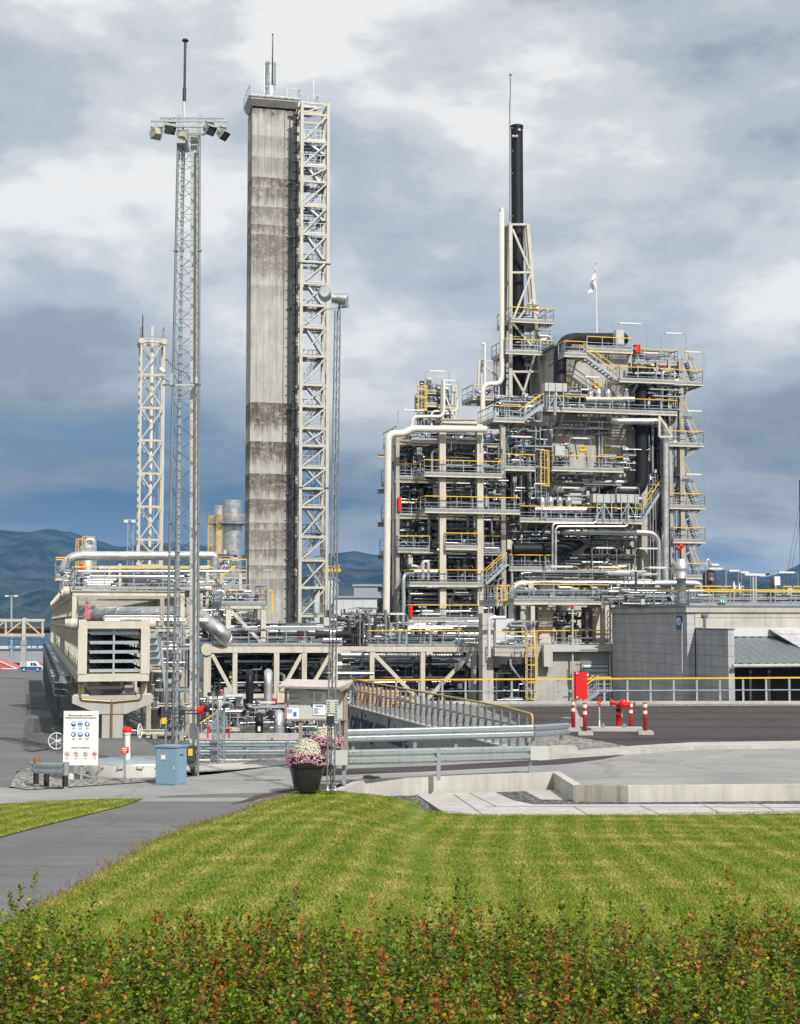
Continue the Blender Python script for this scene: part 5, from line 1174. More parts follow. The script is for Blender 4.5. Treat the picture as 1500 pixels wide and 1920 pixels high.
# upper little tower on the structure
ut = thing('top_module', 'small cluster of pipes and vessels on top of the left process structure', 'process module', L(830, 800, wp+2)); 
for px, wv in ((829, .4), (808, 3), (855, 3)): b = MB(); u = uu_(px, wp+wv, 750); b.bar((u, wp+wv, zz_(px, 825, wp)), (u, wp+wv, zz_(px, 718, wp)), .26); b.build('column', 'cream', ut)
D(ut, 795, 822, 757, wp+1, wp+4, 'flr'); D(ut, 822, 860, 760, wp+1.6, wp+4, 'b'); D(ut, 822, 860, 792, wp+1.6, wp+5, 'f')
b = MB(); b.bar(L(833, 738, wp+.3), L(858, 797, wp+.3), .13); b.hbeam(L(829, 790, wp+.2), L(893, 790, wp+.2), .3, .4, .07); b.build('brace', 'cream', ut)
clutter(ut, uu_(797, wp), uu_(860, wp), wp+1.2, wp+4, zz_(830, 757, wp), zz_(830, 715, wp), 38, 61, dark=.25); clutter(ut, uu_(800, wp), uu_(862, wp), wp+1.2, wp+4, zz_(830, 800, wp), zz_(830, 760, wp), 46, 62, dark=.35)
b = MB(); p = L(804, 722, wp+1.5); b.lathe(p, [(0, -.1), (.22, 0), (.24, .5), (.2, .62), (0, .64)], 12); b.tube([p, p-V3(0, 0, 1.3)], .07, 8).cut(); p = L(825, 735, wp+2.); b.lathe(p, [(0, -.2), (.4, 0), (.45, .5), (0, .7)], 12); b.build('small_vessel', 'grey', ut)
pipep(ut, 'module_pipe', [L(832, 712, wp+.2), L(832, 781, wp+.2), L(775, 781, wp+.2), L(772, 800, wp+.2)], .14, 'wpipe', bend=.5); pipep(ut, 'module_pipe', [L(809, 798, wp+.6), L(809, 771, wp+.6), L(857, 771, wp+.6), L(857, 745, wp+.6)], .09, 'wpipe', bend=.4)
l2 = thing('cage_ladder', 'yellow caged ladder on the small top module at the left', 'ladder', L(790, 830, wp+1), True, 'caged ladders'); ladderp(l2, uu_(790, wp+1, 740), wp+1, zz_(790, 825, wp), zz_(790, 722, wp), True, zz_(790, 766, wp))
# big off-white pipe wrapping the left corner
pipe('white_pipe', 'thick off-white pipe climbing the left corner and crossing the front of the process structure', [L(724, 1175, wp-1.6), L(728, 813, wp-1.6), L(757, 813, wp-1.6), L(772, 804, wp-1.6), L(912, 805, wp-1.6)], .28, 'wpipe', bend=.9, rings=5.)
# lamps
lamps = [(797, 842, 695, 24, wp+.5, 'topmost lamp above the small pipe module'), (827, 860, 713, 30, wp+.3, 'second lamp on the small pipe module, lower right'), (746, 803, 768, 26, wp+.2, 'lamp left of the yellow cage over the white pipe'), (846, 901, 822, 24, wp-.9, 'lamp over the top platform of the process structure'), (950, 1004, 818, 28, wp-.9, 'lamp over the sloping platform beside the yellow plate'), (1068, 1108, 821, 34, 119.2, 'lamp between the two yellow plates on the concrete'), (1090, 1130, 706, 36, 119.4, 'lamp above the five elbow heads'), (1150, 1212, 605, 44, 121, 'large lamp arch on the roof'), (1240, 1286, 624, 40, 122, 'lamp arch at the right end of the roof'), (1278, 1320, 659, 40, 119.7, 'lamp over the top right landing'), (1282, 1321, 770, 40, 119.7, 'lamp over the second right landing'), (1280, 1320, 889, 40, 119.7, 'lamp over the third right landing'), (1046, 1092, 914, 26, 118.3, 'lamp over the lower manifold'), (1155, 1199, 914, 24, 118.1, 'lamp above the right shield box'), (725, 764, 1151, 34, 103, 'left lamp in front of the bottom platform'), (784, 833, 1151, 34, 103, 'right lamp in front of the bottom platform'), (1110, 1156, 1027, 40, 119, 'lamp in front of the low portholes'), (1191, 1240, 1028, 36, 119, 'faint lamp left of the big elbow pipe')]
for x0, x1, y, hpx, w_, s_ in lamps:
    a_, c_ = L(x0, y, w_), L(x1, y, w_); h_ = a_.z-L(x0, y+hpx, w_).z; lamp('long white fluorescent ' + s_, a_, c_, a_.z-h_, h_, .66)

fr_ = thing('riser_bundle', 'bundle of thin silver risers, trays and valves between the process structure and the concrete block', 'pipework', L(1000, 1100, 119.5))
clutter(fr_, uu_(955, 120), uu_(1042, 120), 119.6, 121.7, zz_(1000, 1120, 120), zz_(1000, 985, 120), 80, 911, dark=.2, vert=.8); clutter(fr_, uu_(955, 120), uu_(1042, 120), 120.2, 121.7, zz_(1000, 950, 120), zz_(1000, 790, 120), 80, 912, dark=.25, vert=.8)
clutter(fr_, uu_(1205, 121), uu_(1256, 121), 121.5, 124, zz_(1230, 1100, 121), zz_(1230, 720, 121), 60, 913, dark=.3, vert=.95); clutter(fr_, uu_(1045, 121), uu_(1200, 121), 120.4, 121.7, zz_(1100, 1070, 121), zz_(1100, 995, 121), 30, 914, dark=.25, vert=.7)
# ================================================================== PIPE RACKS AND BRIDGES
# ---- near lower rack (cream box truss on concrete T piers)
wa = 62.; a0 = L(155, 1200, wa).x; a1 = L(273, 1200, wa).x; zb0 = L(214, 1270, wa).z; zt0 = L(214, 1172, wa).z
ra_ = thing('pipe_rack', 'low cream box-truss pipe rack running away on concrete T piers, behind the white safety sign', 'pipe rack', ((a0+a1)/2, wa+40, zb0-.3))
LEN = 120.
b = MB()
b.box((a0-.16, wa, zt0-.14), (a1+.16, wa+.28, zt0+.16)); b.box((a0-.16, wa, zb0-.16), (a1+.16, wa+.28, zb0+.14)); b.build('portal_beam', 'cream', ra_)
b = MB()
for u in (a0, a1): b.box((u-.18, wa-.03, zb0+.141), (u+.18, wa+.3, zt0-.141)).cut()
b.build('portal_post', 'cream', ra_)
b = MB()
for z in (zt0+.05, zb0-.05):
    for u in (a0, a1): b.hbeam((u, wa+.3, z), (u, wa+LEN, z), .3, .34, .06); b.cut()
b.build('chord', 'cream', ra_)
b = MB(); k = 0
w_ = wa+1.6
while w_ < wa+LEN:
    for u in (a0, a1): b.bar((u, w_, zb0+.1), (u, w_, zt0-.1), .24, .22, (0, 1, 0)).cut()
    if k % 2 == 0:
        b.bar((a0+.15, w_, zt0+.06), (a1-.15, w_, zt0+.06), .2); b.bar((a0+.15, w_, zb0-.06), (a1-.15, w_, zb0-.06), .2)
    w_ += 1.9 if w_ < wa+60 else 3.2; k += 1
b.build('side_post', 'cream', ra_)
b = MB()
for i in range(9):
    w_ = wa+.9+i*1.5
    for s_, u in ((-1, a0), (1, a1)): b.tube([(u+s_*.2, w_, zt0+.05), (u+s_*(.46), w_, zt0+.05)], .22, 18).cut()
b.build('chord_node', 'cream', ra_)
b = MB()          # cable trays and cables inside
for k in range(5):
    z = zb0+.25+k*.38
    b.m = 0; b.box((a0+.3, wa+.35, z), (a1-.25, wa+70, z+.03)); b.box((a0+.3, wa+.32, z-.05), (a1-.25, wa+.36, z+.08))
    b.m = 1
    for j in range(9): u = a0+.45+j*.24; b.tube([(u, wa+.6+random.random(), z+.09), (u+.05, wa+69, z+.09)], .055, 6)
b.build('cable_tray', ['galvl', 'rubber'], ra_)
b = MB(); b.box(((a0+a1)/2-.04, wa+.3, zb0+.12), ((a0+a1)/2+.04, wa+.36, zt0-.12)); b.build('tray_hanger', 'galvl', ra_)
b = MB(); b.tube([(a0+.3, wa+.6, zb0-.42), (a1-.9, wa+.6, zb0-.42), (a1-.9, wa+.6, zb0-.2)], .08, 10, bend=.2); b.tube([(a0+.6, wa+.9, zb0-.5), (a0+.6, wa+30, zb0-.5)], .3, 14); b.tube([(a1-.6, wa+.9, zb0-.5), (a1-.6, wa+30, zb0-.5)], .2, 14); b.build('hanging_pipe', 'creamd', ra_)
# T piers
def tpier(w_, lab):
    zc_ = zb0-.75; t = thing('concrete_pier', lab, 'pier', ((a0+a1)/2, w_, terr(*g2w(((a0+a1)/2, w_, 0)).xy)-.2), True, 'concrete T piers under the low pipe rack')
    um = (a0+a1)/2; gz_ = t.location.z; b = MB(); b.prism([(um-1.62, w_-.3, zc_), (um+1.62, w_-.3, zc_), (um+1.62, w_-.3, zc_-.3), (um+.55, w_-.3, zc_-.75), (um-.55, w_-.3, zc_-.75), (um-1.62, w_-.3, zc_-.3)], (0, .8, 0)); b.build('pier_head', 'conc', t)
    b = MB(); b.box((um-.42, w_-.26, gz_), (um+.42, w_+.46, zc_-.751)); b.build('pier_stem', 'conc', t)
    b = MB()
    for u in (a0, a1): b.box((u-.12, w_-.1, zc_), (u+.12, w_+.3, zb0-.29)); b.box((u-.3, w_-.2, zc_), (u+.3, w_+.4, zc_+.05)); b.cut()
    b.build('steel_stub', 'cream', t)
    b = MB(); b.tube([(a0-.05, w_-.36, zc_+.45), (a0-.05, w_-.36, zc_-.15), (um, w_-.36, zc_-.25), (a1-.1, w_-.36, zc_-.15), (a1-.1, w_-.36, zc_+.45)], .035, 6, bend=.15); b.tube([(um-.05, w_-.36, zc_-.2), (um-.05, w_-.36, gz_)], .045, 6); b.build('cable_conduit', 'brass', t)
for i in range(6): tpier(wa+.7+i*13., ['nearest concrete T pier, beside the white safety sign', 'second concrete T pier under the low pipe rack', 'third concrete T pier under the low pipe rack', 'fourth concrete T pier under the low pipe rack', 'fifth concrete T pier under the low pipe rack', 'farthest visible concrete T pier under the low pipe rack'][i])
# outer row of galvanised posts with cable hangers along the left of the rack
lo = thing('cable_support', 'long row of galvanised posts and tray brackets hugging the left side of the rack', 'cable support', (L(108, 1340, 78).x, 100, -3))
b = MB(); b2 = MB()
for i in range(26):
    w_ = 74+i*4.; u = a0-.82-.0*i; zg = terr(*g2w((u, w_, 0)).xy); b.hbeam((u, w_, zg), (u, w_, zb0-.25), .22, .22, .05)
    if i < 100: b2.bar((u-.25, w_, zb0-.35), (a0, w_, zb0-.3), .1, .08)
    b.cut()
b.build('post', 'galvd', lo)
for k in range(3): b2.box((a0-.95, 72, zb0-.62-k*.3), (a0-.35, 180, zb0-.6-k*.3))
b2.build('tray_bracket', 'galvl', lo)
# ---- upper rack (wide, one storey higher)
wu = 79.; c0 = L(139.5, 1120, wu).x; c1 = L(342, 1120, wu).x; zu = L(200, 1112, wu).z; zd = zt0+.4
ru = thing('upper_pipe_rack', 'wide cream upper pipe rack with a big silver duct inside, left of the concrete tower', 'pipe rack', ((c0+c1)/2, wu+40, zd))
b = MB(); b.hbeam((c0-.1, wu, zu), (c1+.1, wu, zu), .25, .28, .05); b.build('portal_beam', 'cream', ru)
b = MB()
for u in (c0, c1): b.box((u-.11, wu-.11, zb0), (u+.11, wu+.11, zu-.15)).cut()
b.build('portal_post', 'cream', ru)
b = MB()
for u in (c0, c1):
    for z in (zu-.02, zt0+.3): b.hbeam((u, wu+.2, z), (u, wu+100, z), .3, .3, .06); b.cut()
b.build('chord', 'cream', ru)
b = MB(); w_ = wu+1.8; k = 0
while w_ < wu+100:
    for u in (c0, c1): b.bar((u, w_, zt0+.4 if u == c1 else zb0), (u, w_, zu-.15), .2, .22, (0, 1, 0)).cut()
    if k % 2 == 0: b.hbeam((c0+.1, w_, zu-.03), (c1-.1, w_, zu-.03), .2, .24, .05)
    w_ += 2.0 if w_ < wu+60 else 3.5; k += 1
b.build('side_post', 'creamd', ru)
b = MB()
for i in range(12):
    b.tube([(c0-.55, wu+1+i*6.0, zu+.1), (c0-.1, wu+1+i*6., zu+.1)], .26, 14).cut()
b.build('chord_node', 'cream', ru)
rail(ru, [(c0, wu, zu+.2), (c1+.5, wu, zu+.2)], 1.15, 1.5, True, .05); rail(ru, [(c0, wu, zu+.2), (c0, wu+40, zu+.2)], 1.15, 2., True, .05)
pipe('silver_duct', 'big silver duct lying inside the upper rack and elbowing towards the truss bridge', [(c0+1.9, wu+30, L(200, 1151, wu+1).z), (c0+1.9, wu+9, L(200, 1151, wu+1).z), (c0+2.6, wu+3, L(200, 1151, wu+1).z), (L(372, 1151, wu).x, wu+1.5, L(200, 1150, wu).z), L(418, 1186, wu-1), L(440, 1240, wu+3)], .40, 'alu', 'duct', bend=1.5, rings=.8, n=22)
t = thing('hose_roll', 'faded pink tape stack hanging at the left inside the upper rack', 'tape', L(164, 1160, wu+.4)); b = MB()
for k in range(5): a_ = L(159.5+k*2.1, 1161, wu+.3); c_ = L(161+k*2.1, 1128, wu+.3); b.box((a_.x, wu+.3, a_.z), (c_.x, wu+.4, c_.z)).cut()
b.build('strip', 'pink', t); ladderp(ru, L(154, 1150, wu+.8).x, wu+.8, zt0+.2, zu-.2, False)
b = MB()
for y in (1160, 1163.5): b.tube([L(196, y, wu-.3), L(330, y, wu-.3), L(390, y+1, wu-.3)], .06, 8)
b.tube([L(194, 1163, wu-.2), L(194, 1155, wu-.2), L(330, 1155, wu-.2)], .035, 6, bend=.2); b.build('service_pipe', 'alu', ru)
# parallel silver pipes on the roof of the upper rack
for k in range(5): pipe('silver_pipe', 'pipe %s from the top in the silver bundle over the rack' % ['one', 'two', 'three', 'four', 'five'][k], [L(163+k*.5, 1083+k*4.6, 90), L(222-k*5, 1083+k*4.6, 90)], .085, 'alu', group='parallel silver pipes over the upper rack')
pipe('silver_pipe', 'very long thin silver pipe along the top rail of the upper rack', [L(137, 1071, 88), L(345, 1071, 88), L(430, 1071, 88)], .07, 'alu', group='thin silver pipes over the upper rack')
pipe('silver_pipe', 'thin silver pipe just below the longest one over the upper rack', [L(168, 1080, 88), L(345, 1081, 88)], .07, 'alu', group='thin silver pipes over the upper rack')
pipe('silver_pipe', 'silver pipe over the upper rack ending in a down elbow near the concrete tower', [L(186, 1066, 96), L(392, 1066, 96), L(406, 1066, 96), L(408, 1092, 96)], .19, 'alu', bend=.7, rings=1.2, n=16)
pipe('silver_pipe', 'thick silver loop pipe arching over the whole upper rack at the left', [L(120, 1110, 93.5), L(120, 1042, 93.5), L(392, 1042, 93.5), L(402, 1042, 93.5), L(402, 1085, 93.5)], .285, 'alu', bend=1.1, rings=1.1, n=20)
ct_ = thing('rack_top_equipment', 'valves, trays and yellow rails standing on the upper pipe rack', 'pipework', L(250, 1095, 92))
z = L(250, 1106, 90).z
clutter(ct_, L(150, 1100, 92).x, L(400, 1100, 92).x, 90, 98, z, z+1.0, 70, 201, dark=.15, vert=.35, sc=.8); clutter(ct_, L(118, 1100, 88).x, L(150, 1100, 88).x, 84, 92, z-.3, z+1.2, 24, 202, dark=.2)
deckp(ct_, L(218, 1096, 92).x, L(400, 1096, 92).x, 92, 98, L(300, 1097, 92).z, 'fb', sp=1.3); deckp(ct_, L(104, 1080, 92).x, L(128, 1080, 92).x, 91, 94, L(115, 1080, 91).z, 'flrb')
b = MB(); b.bar(L(205, 1100, 90), L(205, 1062, 90), .12); b.bar(L(225, 1100, 90), L(225, 1057, 90), .16); b.build('post', 'cream', ct_)
b = MB(); a_, c_ = L(148, 1070, 90), L(155, 1058, 90); b.box((a_.x, 89.9, a_.z), (c_.x, 90.1, c_.z)); b.build('fire_post', 'red', ct_)
# silver column with hooked vent, far left
vs_ = thing('silver_column', 'silver process column with a hooked vent pipe and yellow ladder beyond the left rack', 'column', L(163, 1100, 130)); p = L(163, 1100, 130); z1 = L(163, 1030, 130).z
b = MB(); b.lathe((p.x, 130, 0), [(0, p.z-8), (.72, p.z-8), (.72, z1), (.55, z1+.35), (.2, z1+.5), (0, z1+.5)], 20); b.build('shell', 'alub', vs_); pipep(vs_, 'vent_pipe', [L(161, 1024, 130), L(161, 1012, 130), L(177, 1012, 130), L(178, 1100, 130)], .2, 'alub', bend=.7); ladderp(vs_, L(150, 1030, 129.5).x, 129.5, p.z, L(150, 1012, 130).z, True, z1-1.5); deckp(vs_, L(154, 1020, 129).x, L(178, 1020, 129).x, 129, 131, z1, 'f', h=1.)
# cluster behind (between tower and mast): legs, trays, pipes at x 380-460
cm = thing('rack_junction', 'tangle of pipes, stairs and railings where the upper rack meets the concrete tower', 'pipework', L(415, 1120, 100))
for (x0, x1, y0_, y1_, n, sd, wv) in ((360, 462, 1150, 1085, 130, 301, 100), (405, 462, 1085, 1035, 46, 302, 108), (372, 460, 1200, 1150, 60, 303, 92)):
    clutter(cm, L(x0, 1100, wv).x, L(x1, 1100, wv).x, wv, wv+6, L(400, y0_, wv).z, L(400, y1_, wv).z, n, sd, dark=.22, sc=.85)
for x, y0_, y1_ in ((388, 1200, 1060), (415, 1200, 1075), (450, 1200, 1075), (377, 1200, 1090)): b = MB(); u = L(x, 1150, 99).x; b.bar((u, 99, L(x, y0_, 99).z), (u, 99, L(x, y1_, 99).z), .2); b.build('column', 'cream', cm)
deckp(cm, L(352, 1105, 99).x, L(462, 1105, 99).x, 99, 107, L(400, 1100, 99).z, 'f', sp=1.2); deckp(cm, L(392, 1080, 104).x, L(462, 1080, 104).x, 104, 110, L(400, 1078, 104).z, 'f'); deckp(cm, L(360, 1142, 97).x, L(470, 1142, 97).x, 97, 107, L(400, 1142, 97).z, 'f')
stairp(cm, L(396, 1126, 97.5), L(440, 1089, 97.5), .9)
pipep(cm, 'elbow_pipe', [L(403, 1160, 96), L(403, 1108, 96), L(420, 1108, 96), L(420, 1160, 96)], .13, 'alu', bend=.45)
b = MB(); b.bar(L(463, 1140, 96), L(488, 1118, 96), .22, .14); b.bar(L(488, 1118, 96), L(489, 1104, 96), .12); b.bar(L(488, 1121, 96), L(497, 1110, 96), .1); b.build('crane_jib', 'orange', cm)
b = MB(); b.bar(L(502, 1175, 95.5), L(502, 1070, 95.5), .11); b.bar(L(495, 1069, 95.5), L(511, 1069, 95.5), .2, .12); b.bar(L(494, 1165, 95.5), L(494, 1090, 95.5), .06); b.build('lamp_post', 'galvl', cm)
b = MB()
for x in (497, 510): b.bar(L(x, 1148, 96), L(x, 1107, 96), .1)
b.bar(L(497, 1107, 96), L(510, 1107, 96), .1); b.bar(L(497, 1148, 96), L(510, 1148, 96), .1); b.build('safety_gate', 'yellow', cm)
# ---- silver stacks behind
for x0, x1, yt, wv, lab in ((417, 454, 938, 200, 'large silver stack with a yellow gallery beside the concrete tower'), (400, 421, 948, 214, 'smaller silver stack half hidden behind the larger one')):
    t = thing('silver_stack', lab, 'chimney', L((x0+x1)/2, 1170, wv), True, 'twin silver stacks'); a_, c_ = L(x0, 1000, wv), L(x1, 1000, wv); r_ = (c_.x-a_.x)/2; u = (a_.x+c_.x)/2; zt_ = L(x0, yt, wv).z
    b = MB(); b.tube([(u, wv, L(x0, 1170, wv).z), (u, wv, zt_)], r_, 30); b.tube([(u, wv, zt_-.25), (u, wv, zt_)], r_*1.03, 30)
    for y in range(yt+12, 1080, 14): z_ = L(x0, y, wv).z; b.tube([(u, wv, z_-.03), (u, wv, z_+.03)], r_*1.012, 30)
    b.build('shell', 'alub', t); zg = L(x0, 982, wv).z; m_ = MB(); m_.tube([(u, wv, zg-.12), (u, wv, zg)], r_+.9, 22); m_.build('gallery', 'galvd', t)
    ring = [(u+(r_+.9)*math.cos(k*.5236), wv+(r_+.9)*math.sin(k*.5236), zg) for k in range(12)]; rail(t, ring, 1.1, 3, True, .05, True)
    ladderp(t, u-r_-.5, wv-.6, L(x0, 1080, wv).z, zg+1, True, L(x0, 1075, wv).z, m='yellow')
# ---- lattice lamp mast far left, street lamp
t = thing('lamp_mast', 'distant lattice lamp mast beyond the rack, left of the cream tower', 'mast', L(243, 1100, 230), True); b = MB(); p = L(243, 1100, 230); lattice(b, (p.x, 230), 1.0, .8, p.z-6, L(243, 977, 230).z, 14, .09, .05); b.build('lattice', 'galv', t); b = MB(); b.bar(L(232, 975, 230), L(256, 975, 230), .15); b.build('cross_arm', 'galv', t)
b = MB()
for x in (236, 250): q = L(x, 977, 229.6); b.box((q.x-.3, q.y-.3, q.z-.25), (q.x+.3, q.y+.3, q.z+.15)).cut()
b.build('floodlight', 'lampw', t)
t = thing('street_lamp', 'double-headed street lamp by the far left road', 'street lamp', W(22, 1235, 270), False); b = MB(); b.tube([W(21.5, 1235, 270), W(21.5, 1117, 270)], .2, 8, rad=[.28, .16]); b.build('pole', 'galvl', t, False); b = MB()
for x in (10, 27): p = W(x, 1117.5, 270); b.box((p.x, 269.7, p.z-.15), (p.x+.62, 270.2, p.z+.15)).cut()
b.build('lamp_head', 'lampw', t, False); b = MB(); b.bar(W(12, 1116.5, 270), W(32, 1116.5, 270), .1); b.build('arm', 'galvl', t, False)
# ---- far left bridge, buildings, van
wl = 190.; t = thing('pipe_bridge', 'cream truss bridge carrying a rusty pipe over the far end of the left road', 'bridge', W(45, 1240, wl), False)
b = MB()
def BW(px, py, dy=0): return W(px, py, wl+dy)
for dy in (0, 3): b.bar(BW(-60, 1163, dy), BW(84, 1163, dy), .34); b.bar(BW(-60, 1190.5, dy), BW(84, 1190.5, dy), .25)
b.build('chord', 'cream', t, False); b = MB()
for x0, y0_, x1, y1_ in ((11, 1163, 11, 1190), (80, 1163, 80, 1190), (12, 1188, 40, 1166), (49, 1166, 76, 1190), (-20, 1188, 8, 1166), (-22, 1163, -22, 1190)): b.bar(BW(x0, y0_, -.01), BW(x1, y1_, -.01), .17 if x0 != x1 else .22).cut()
b.build('brace', 'cream', t, False); b = MB(); p = BW(45, 1163, -.3); b.tube([(p.x, p.y, p.z), (p.x, p.y+.5, p.z)], .32, 18); b.bar(BW(45, 1166, -.15), BW(45, 1201, -.15), .4); b.build('node_post', 'cream', t, False)
b = MB(); b.bar(BW(44.5, 1201, 0), BW(44.5, 1210, 0), .62, .62); b.bar(BW(44.5, 1209, 0), BW(44.5, 1250, 0), .56, .5); b.build('pier', 'conc', t, False)
tag(recenter(MB().tube([W(-80, 1181.5, wl+1.5), W(84, 1181.5, wl+1.5)], .36, 16).build('rusty_pipe', 'rust', None, False)), 'rusty brown pipe lying in the far left truss bridge', 'pipe')
tag(recenter(MB().tube([W(84, 1181.5, wl+1.2), W(100, 1181.5, wl+1.2)], .36, 16).build('black_pipe', 'black', None, False)), 'black pipe end joining the rack at the far left bridge', 'pipe')
tag(recenter(MB().tube([W(-60, 1195, wl+5), W(82, 1195, wl+5)], .15, 10).build('silver_pipe', 'alu', None, False)), 'thin silver pipe under the far left truss bridge', 'pipe')
t = thing('lattice_bridge', 'blue-grey lattice walkway behind the far left truss bridge', 'bridge', W(60, 1216, 240), False); b = MB(); truss(b, W(16, 1199, 240), W(92, 1199, 240), 1.4, 7, .14, .1, 'W'); b.build('truss', 'blue', t, False)
t = thing('warehouse', 'long low grey warehouse at the far end of the left road', 'building', W(40, 1246, 330), False); b = MB(); p, q = W(-90, 1217, 330), W(98, 1216, 330); b.box((p.x, 330, -12), (q.x, 350, p.z)); b.build('wall', 'greyb', t, False); b = MB(); b.box((p.x-.3, 329.6, p.z+.004), (q.x+.3, 350.3, p.z+.35)); b.build('roof', 'lime', t, False); b = MB(); a_, c_ = W(10, 1255, 329.9), W(98, 1243, 329.9); b.box((a_.x, 329.88, a_.z), (c_.x, 329.98, c_.z)); b.build('painted_loading_opening', 'dark', t, False)  # the opening is a dark panel on the wall, its shade painted
for lab, tri in (('left pink-red pitched roof beyond the road end', [(-70, 1254), (-40, 1236), (-5, 1238), (32, 1254)]), ('right pink-red pitched roof behind the blue van', [(66, 1254), (72, 1241), (80, 1243), (95, 1254)])):
    t = thing('tent_roof', lab, 'roof', W(sum(q[0] for q in tri)/4, 1254, 300), False, 'pink-red pitched roofs'); b = MB(); b.prism([W(x, y, 300) for x, y in tri], (0, 6, 0)); b.build('roof_sheet', 'canv', t, False); b = MB(); b.bar(W(*tri[-2], 299.9), W(*tri[-1], 299.9), .16); b.bar(W(tri[-1][0]-30, tri[-1][1]-.4, 299.9), W(*tri[-1], 299.9), .14); b.build('white_edge', 'white', t, False)
# van: seen from the side, two-tone
vd = 262.; t = thing('van', 'small blue and white van parked at the far end of the left road', 'van', W(56, 1256, vd), False); vx = W(57, 1256, vd).x; vz = gl(0, vd); S = 3.85/4.2
prof = [(-1.95, .28), (-2.0, .95), (-1.93, 1.75), (-1.8, 1.88), (.45, 1.9), (.95, 1.75), (1.45, 1.12), (2.05, .98), (2.12, .62), (2.08, .28)]
def vp(x, z): return (vx+x*S, vd, vz+z*S)
b = MB(); b.prism([vp(*q) for q in prof], (0, 1.7, 0)); b.m = 1; b.prism([(p[0], vd-.012, p[2]) for p in (vp(-1.98, .27), vp(-2.02, .95), vp(2.05, .93), vp(2.13, .62), vp(2.09, .27))], (0, .01, 0)); b.build('body', ['white', 'blue'], t, False)
b = MB()
for q in ([(-1.8, 1.05), (-1.78, 1.65), (-.95, 1.65), (-.95, 1.05)], [(.05, 1.1), (.05, 1.7), (.42, 1.7), (.42, 1.1)], [(.55, 1.1), (.55, 1.7), (.85, 1.68), (1.28, 1.15)]): b.prism([(p[0], vd-.03, p[2]) for p in (vp(*z_) for z_ in q)], (0, .015, 0)).cut()
b.build('window', 'glass', t, False); b = MB(); p = vp(-2.02, .9); b.box((p[0]-.03, vd+.05, p[2]), (p[0]+.05, vd+.25, p[2]+.45)); b.build('tail_light', 'red', t, False)
for x in (-.35*0-1.25, 1.35):
    b = MB(); p = vp(x, .32); b.lathe((p[0], vd-.06, p[2]), [(0, 0), (.32, 0), (.34, .05), (.34, .22), (0, .22)], 18, 'y'); o = b.build('wheel', 'tyre', t, False); b = MB(); b.lathe((p[0], vd-.075, p[2]), [(0, 0), (.2, 0), (.2, .012)], 14, 'y'); b.build('rim', 'lampw', o, False)
# ---- white halls behind the middle
for x0, x1, yt, wv, m_, lab in ((626, 712, 1121, 250, 'lime', 'white flat-roofed hall in the background between the mast and the white pipe'), (664, 712, 1099, 275, 'greyb', 'grey hall block rising behind the white background hall'), (590, 626, 1085, 262, 'lime', 'narrow pale hall behind the steel stair tower')):
    t = thing('hall', lab, 'building', W((x0+x1)/2, 1180, wv), False); p, q = W(x0, yt, wv), W(x1, yt, wv); b = MB(); b.box((p.x, wv, -6), (q.x, wv+20, p.z)); b.build('wall', m_, t, False); b = MB(); b.box((p.x-.3, wv-.3, p.z+.004), (q.x+.3, wv+20, p.z+.3)); b.build('roof', 'galvl', t, False)
    b = MB()
    for k in range(int((q.x-p.x)/1.6)): b.box((p.x+k*1.6, wv-.05, -6), (p.x+k*1.6+.06, wv-.005, p.z))
    b.build('cladding_seam', 'grey', t, False)
t = thing('yellow_platform', 'far yellow crane platform peeking between the stair tower and the slim mast', 'platform', W(625, 1072, 230), False); b = MB(); p, q = W(600, 1072, 230), W(638, 1066, 230); b.box((p.x, 230, p.z), (q.x, 233, q.z)); b.build('deck', 'yellow', t, False); b = MB()
for x in (604, 612, 620, 628, 636): b.bar(W(x, 1066, 230), W(x, 1058, 230), .12).cut()
b.bar(W(603, 1062, 230), W(637, 1062, 230), .12); b.build('railing', 'yellow', t, False); b = MB(); b.bar(W(610, 1072, 231), W(610, 1180, 231), .5); b.build('leg', 'galvd', t, False)
# ================================================================== TRUSS BRIDGE (foreground of the plant)
wt = 79.; bt = thing('truss_bridge', 'cream truss pipe bridge with a round end node right of the lattice floodlight mast', 'bridge', L(510, 1310, wt))
LB = lambda x, y, dw=0: L(x, y, wt+dw)
for dw, mm in ((0, 'cream'), (5, 'creamd')):
    b = MB(); b.bar(LB(388, 1218, dw), LB(642, 1218, dw), .3, .32); b.cut(); b.bar(LB(440, 1305, dw), LB(640, 1305, dw), .3, .24); b.build('chord', mm, bt)
    b = MB()
    for x, wd in ((388, .38), (440, .25), (518, .28), (570, .26), (626, .34)): b.bar((LB(x, 1260, dw).x, wt+dw, LB(x, 1222.5, dw).z), (LB(x, 1260, dw).x, wt+dw, LB(x, 1326 if x == 388 else 1301, dw).z), wd, wd, (0, 1, 0)).cut()
    b.build('post', mm, bt)
    b = MB()
    for x0, x1 in ((396, 438), (567, 524), (620, 576)): b.bar(LB(x0, 1224, dw+.02), LB(x1, 1302, dw+.02), .19).cut()
    b.build('diagonal', mm, bt)
b = MB(); p = LB(388, 1218, -.3); b.tube([(p.x, p.y, p.z), (p.x, p.y+.7, p.z)], .31, 28); b.build('end_node', 'cream', bt)
b = MB()
for x in (388, 440, 518, 570, 626): b.bar(LB(x, 1218, .2), LB(x, 1218, 4.8), .22).cut()
b.build('cross_beam', 'creamd', bt)
zd_ = LB(500, 1212, 0).z; b = MB(); b.box((LB(388, 1212).x, wt-.1, zd_), (LB(642, 1212).x, wt+5.2, zd_+.05)); b.build('walkway', 'galvd', bt); rail(bt, [(LB(395, 1212).x, wt-.1, zd_+.05), (LB(640, 1212).x, wt-.1, zd_+.05)], .88, 1.05, False, .045)
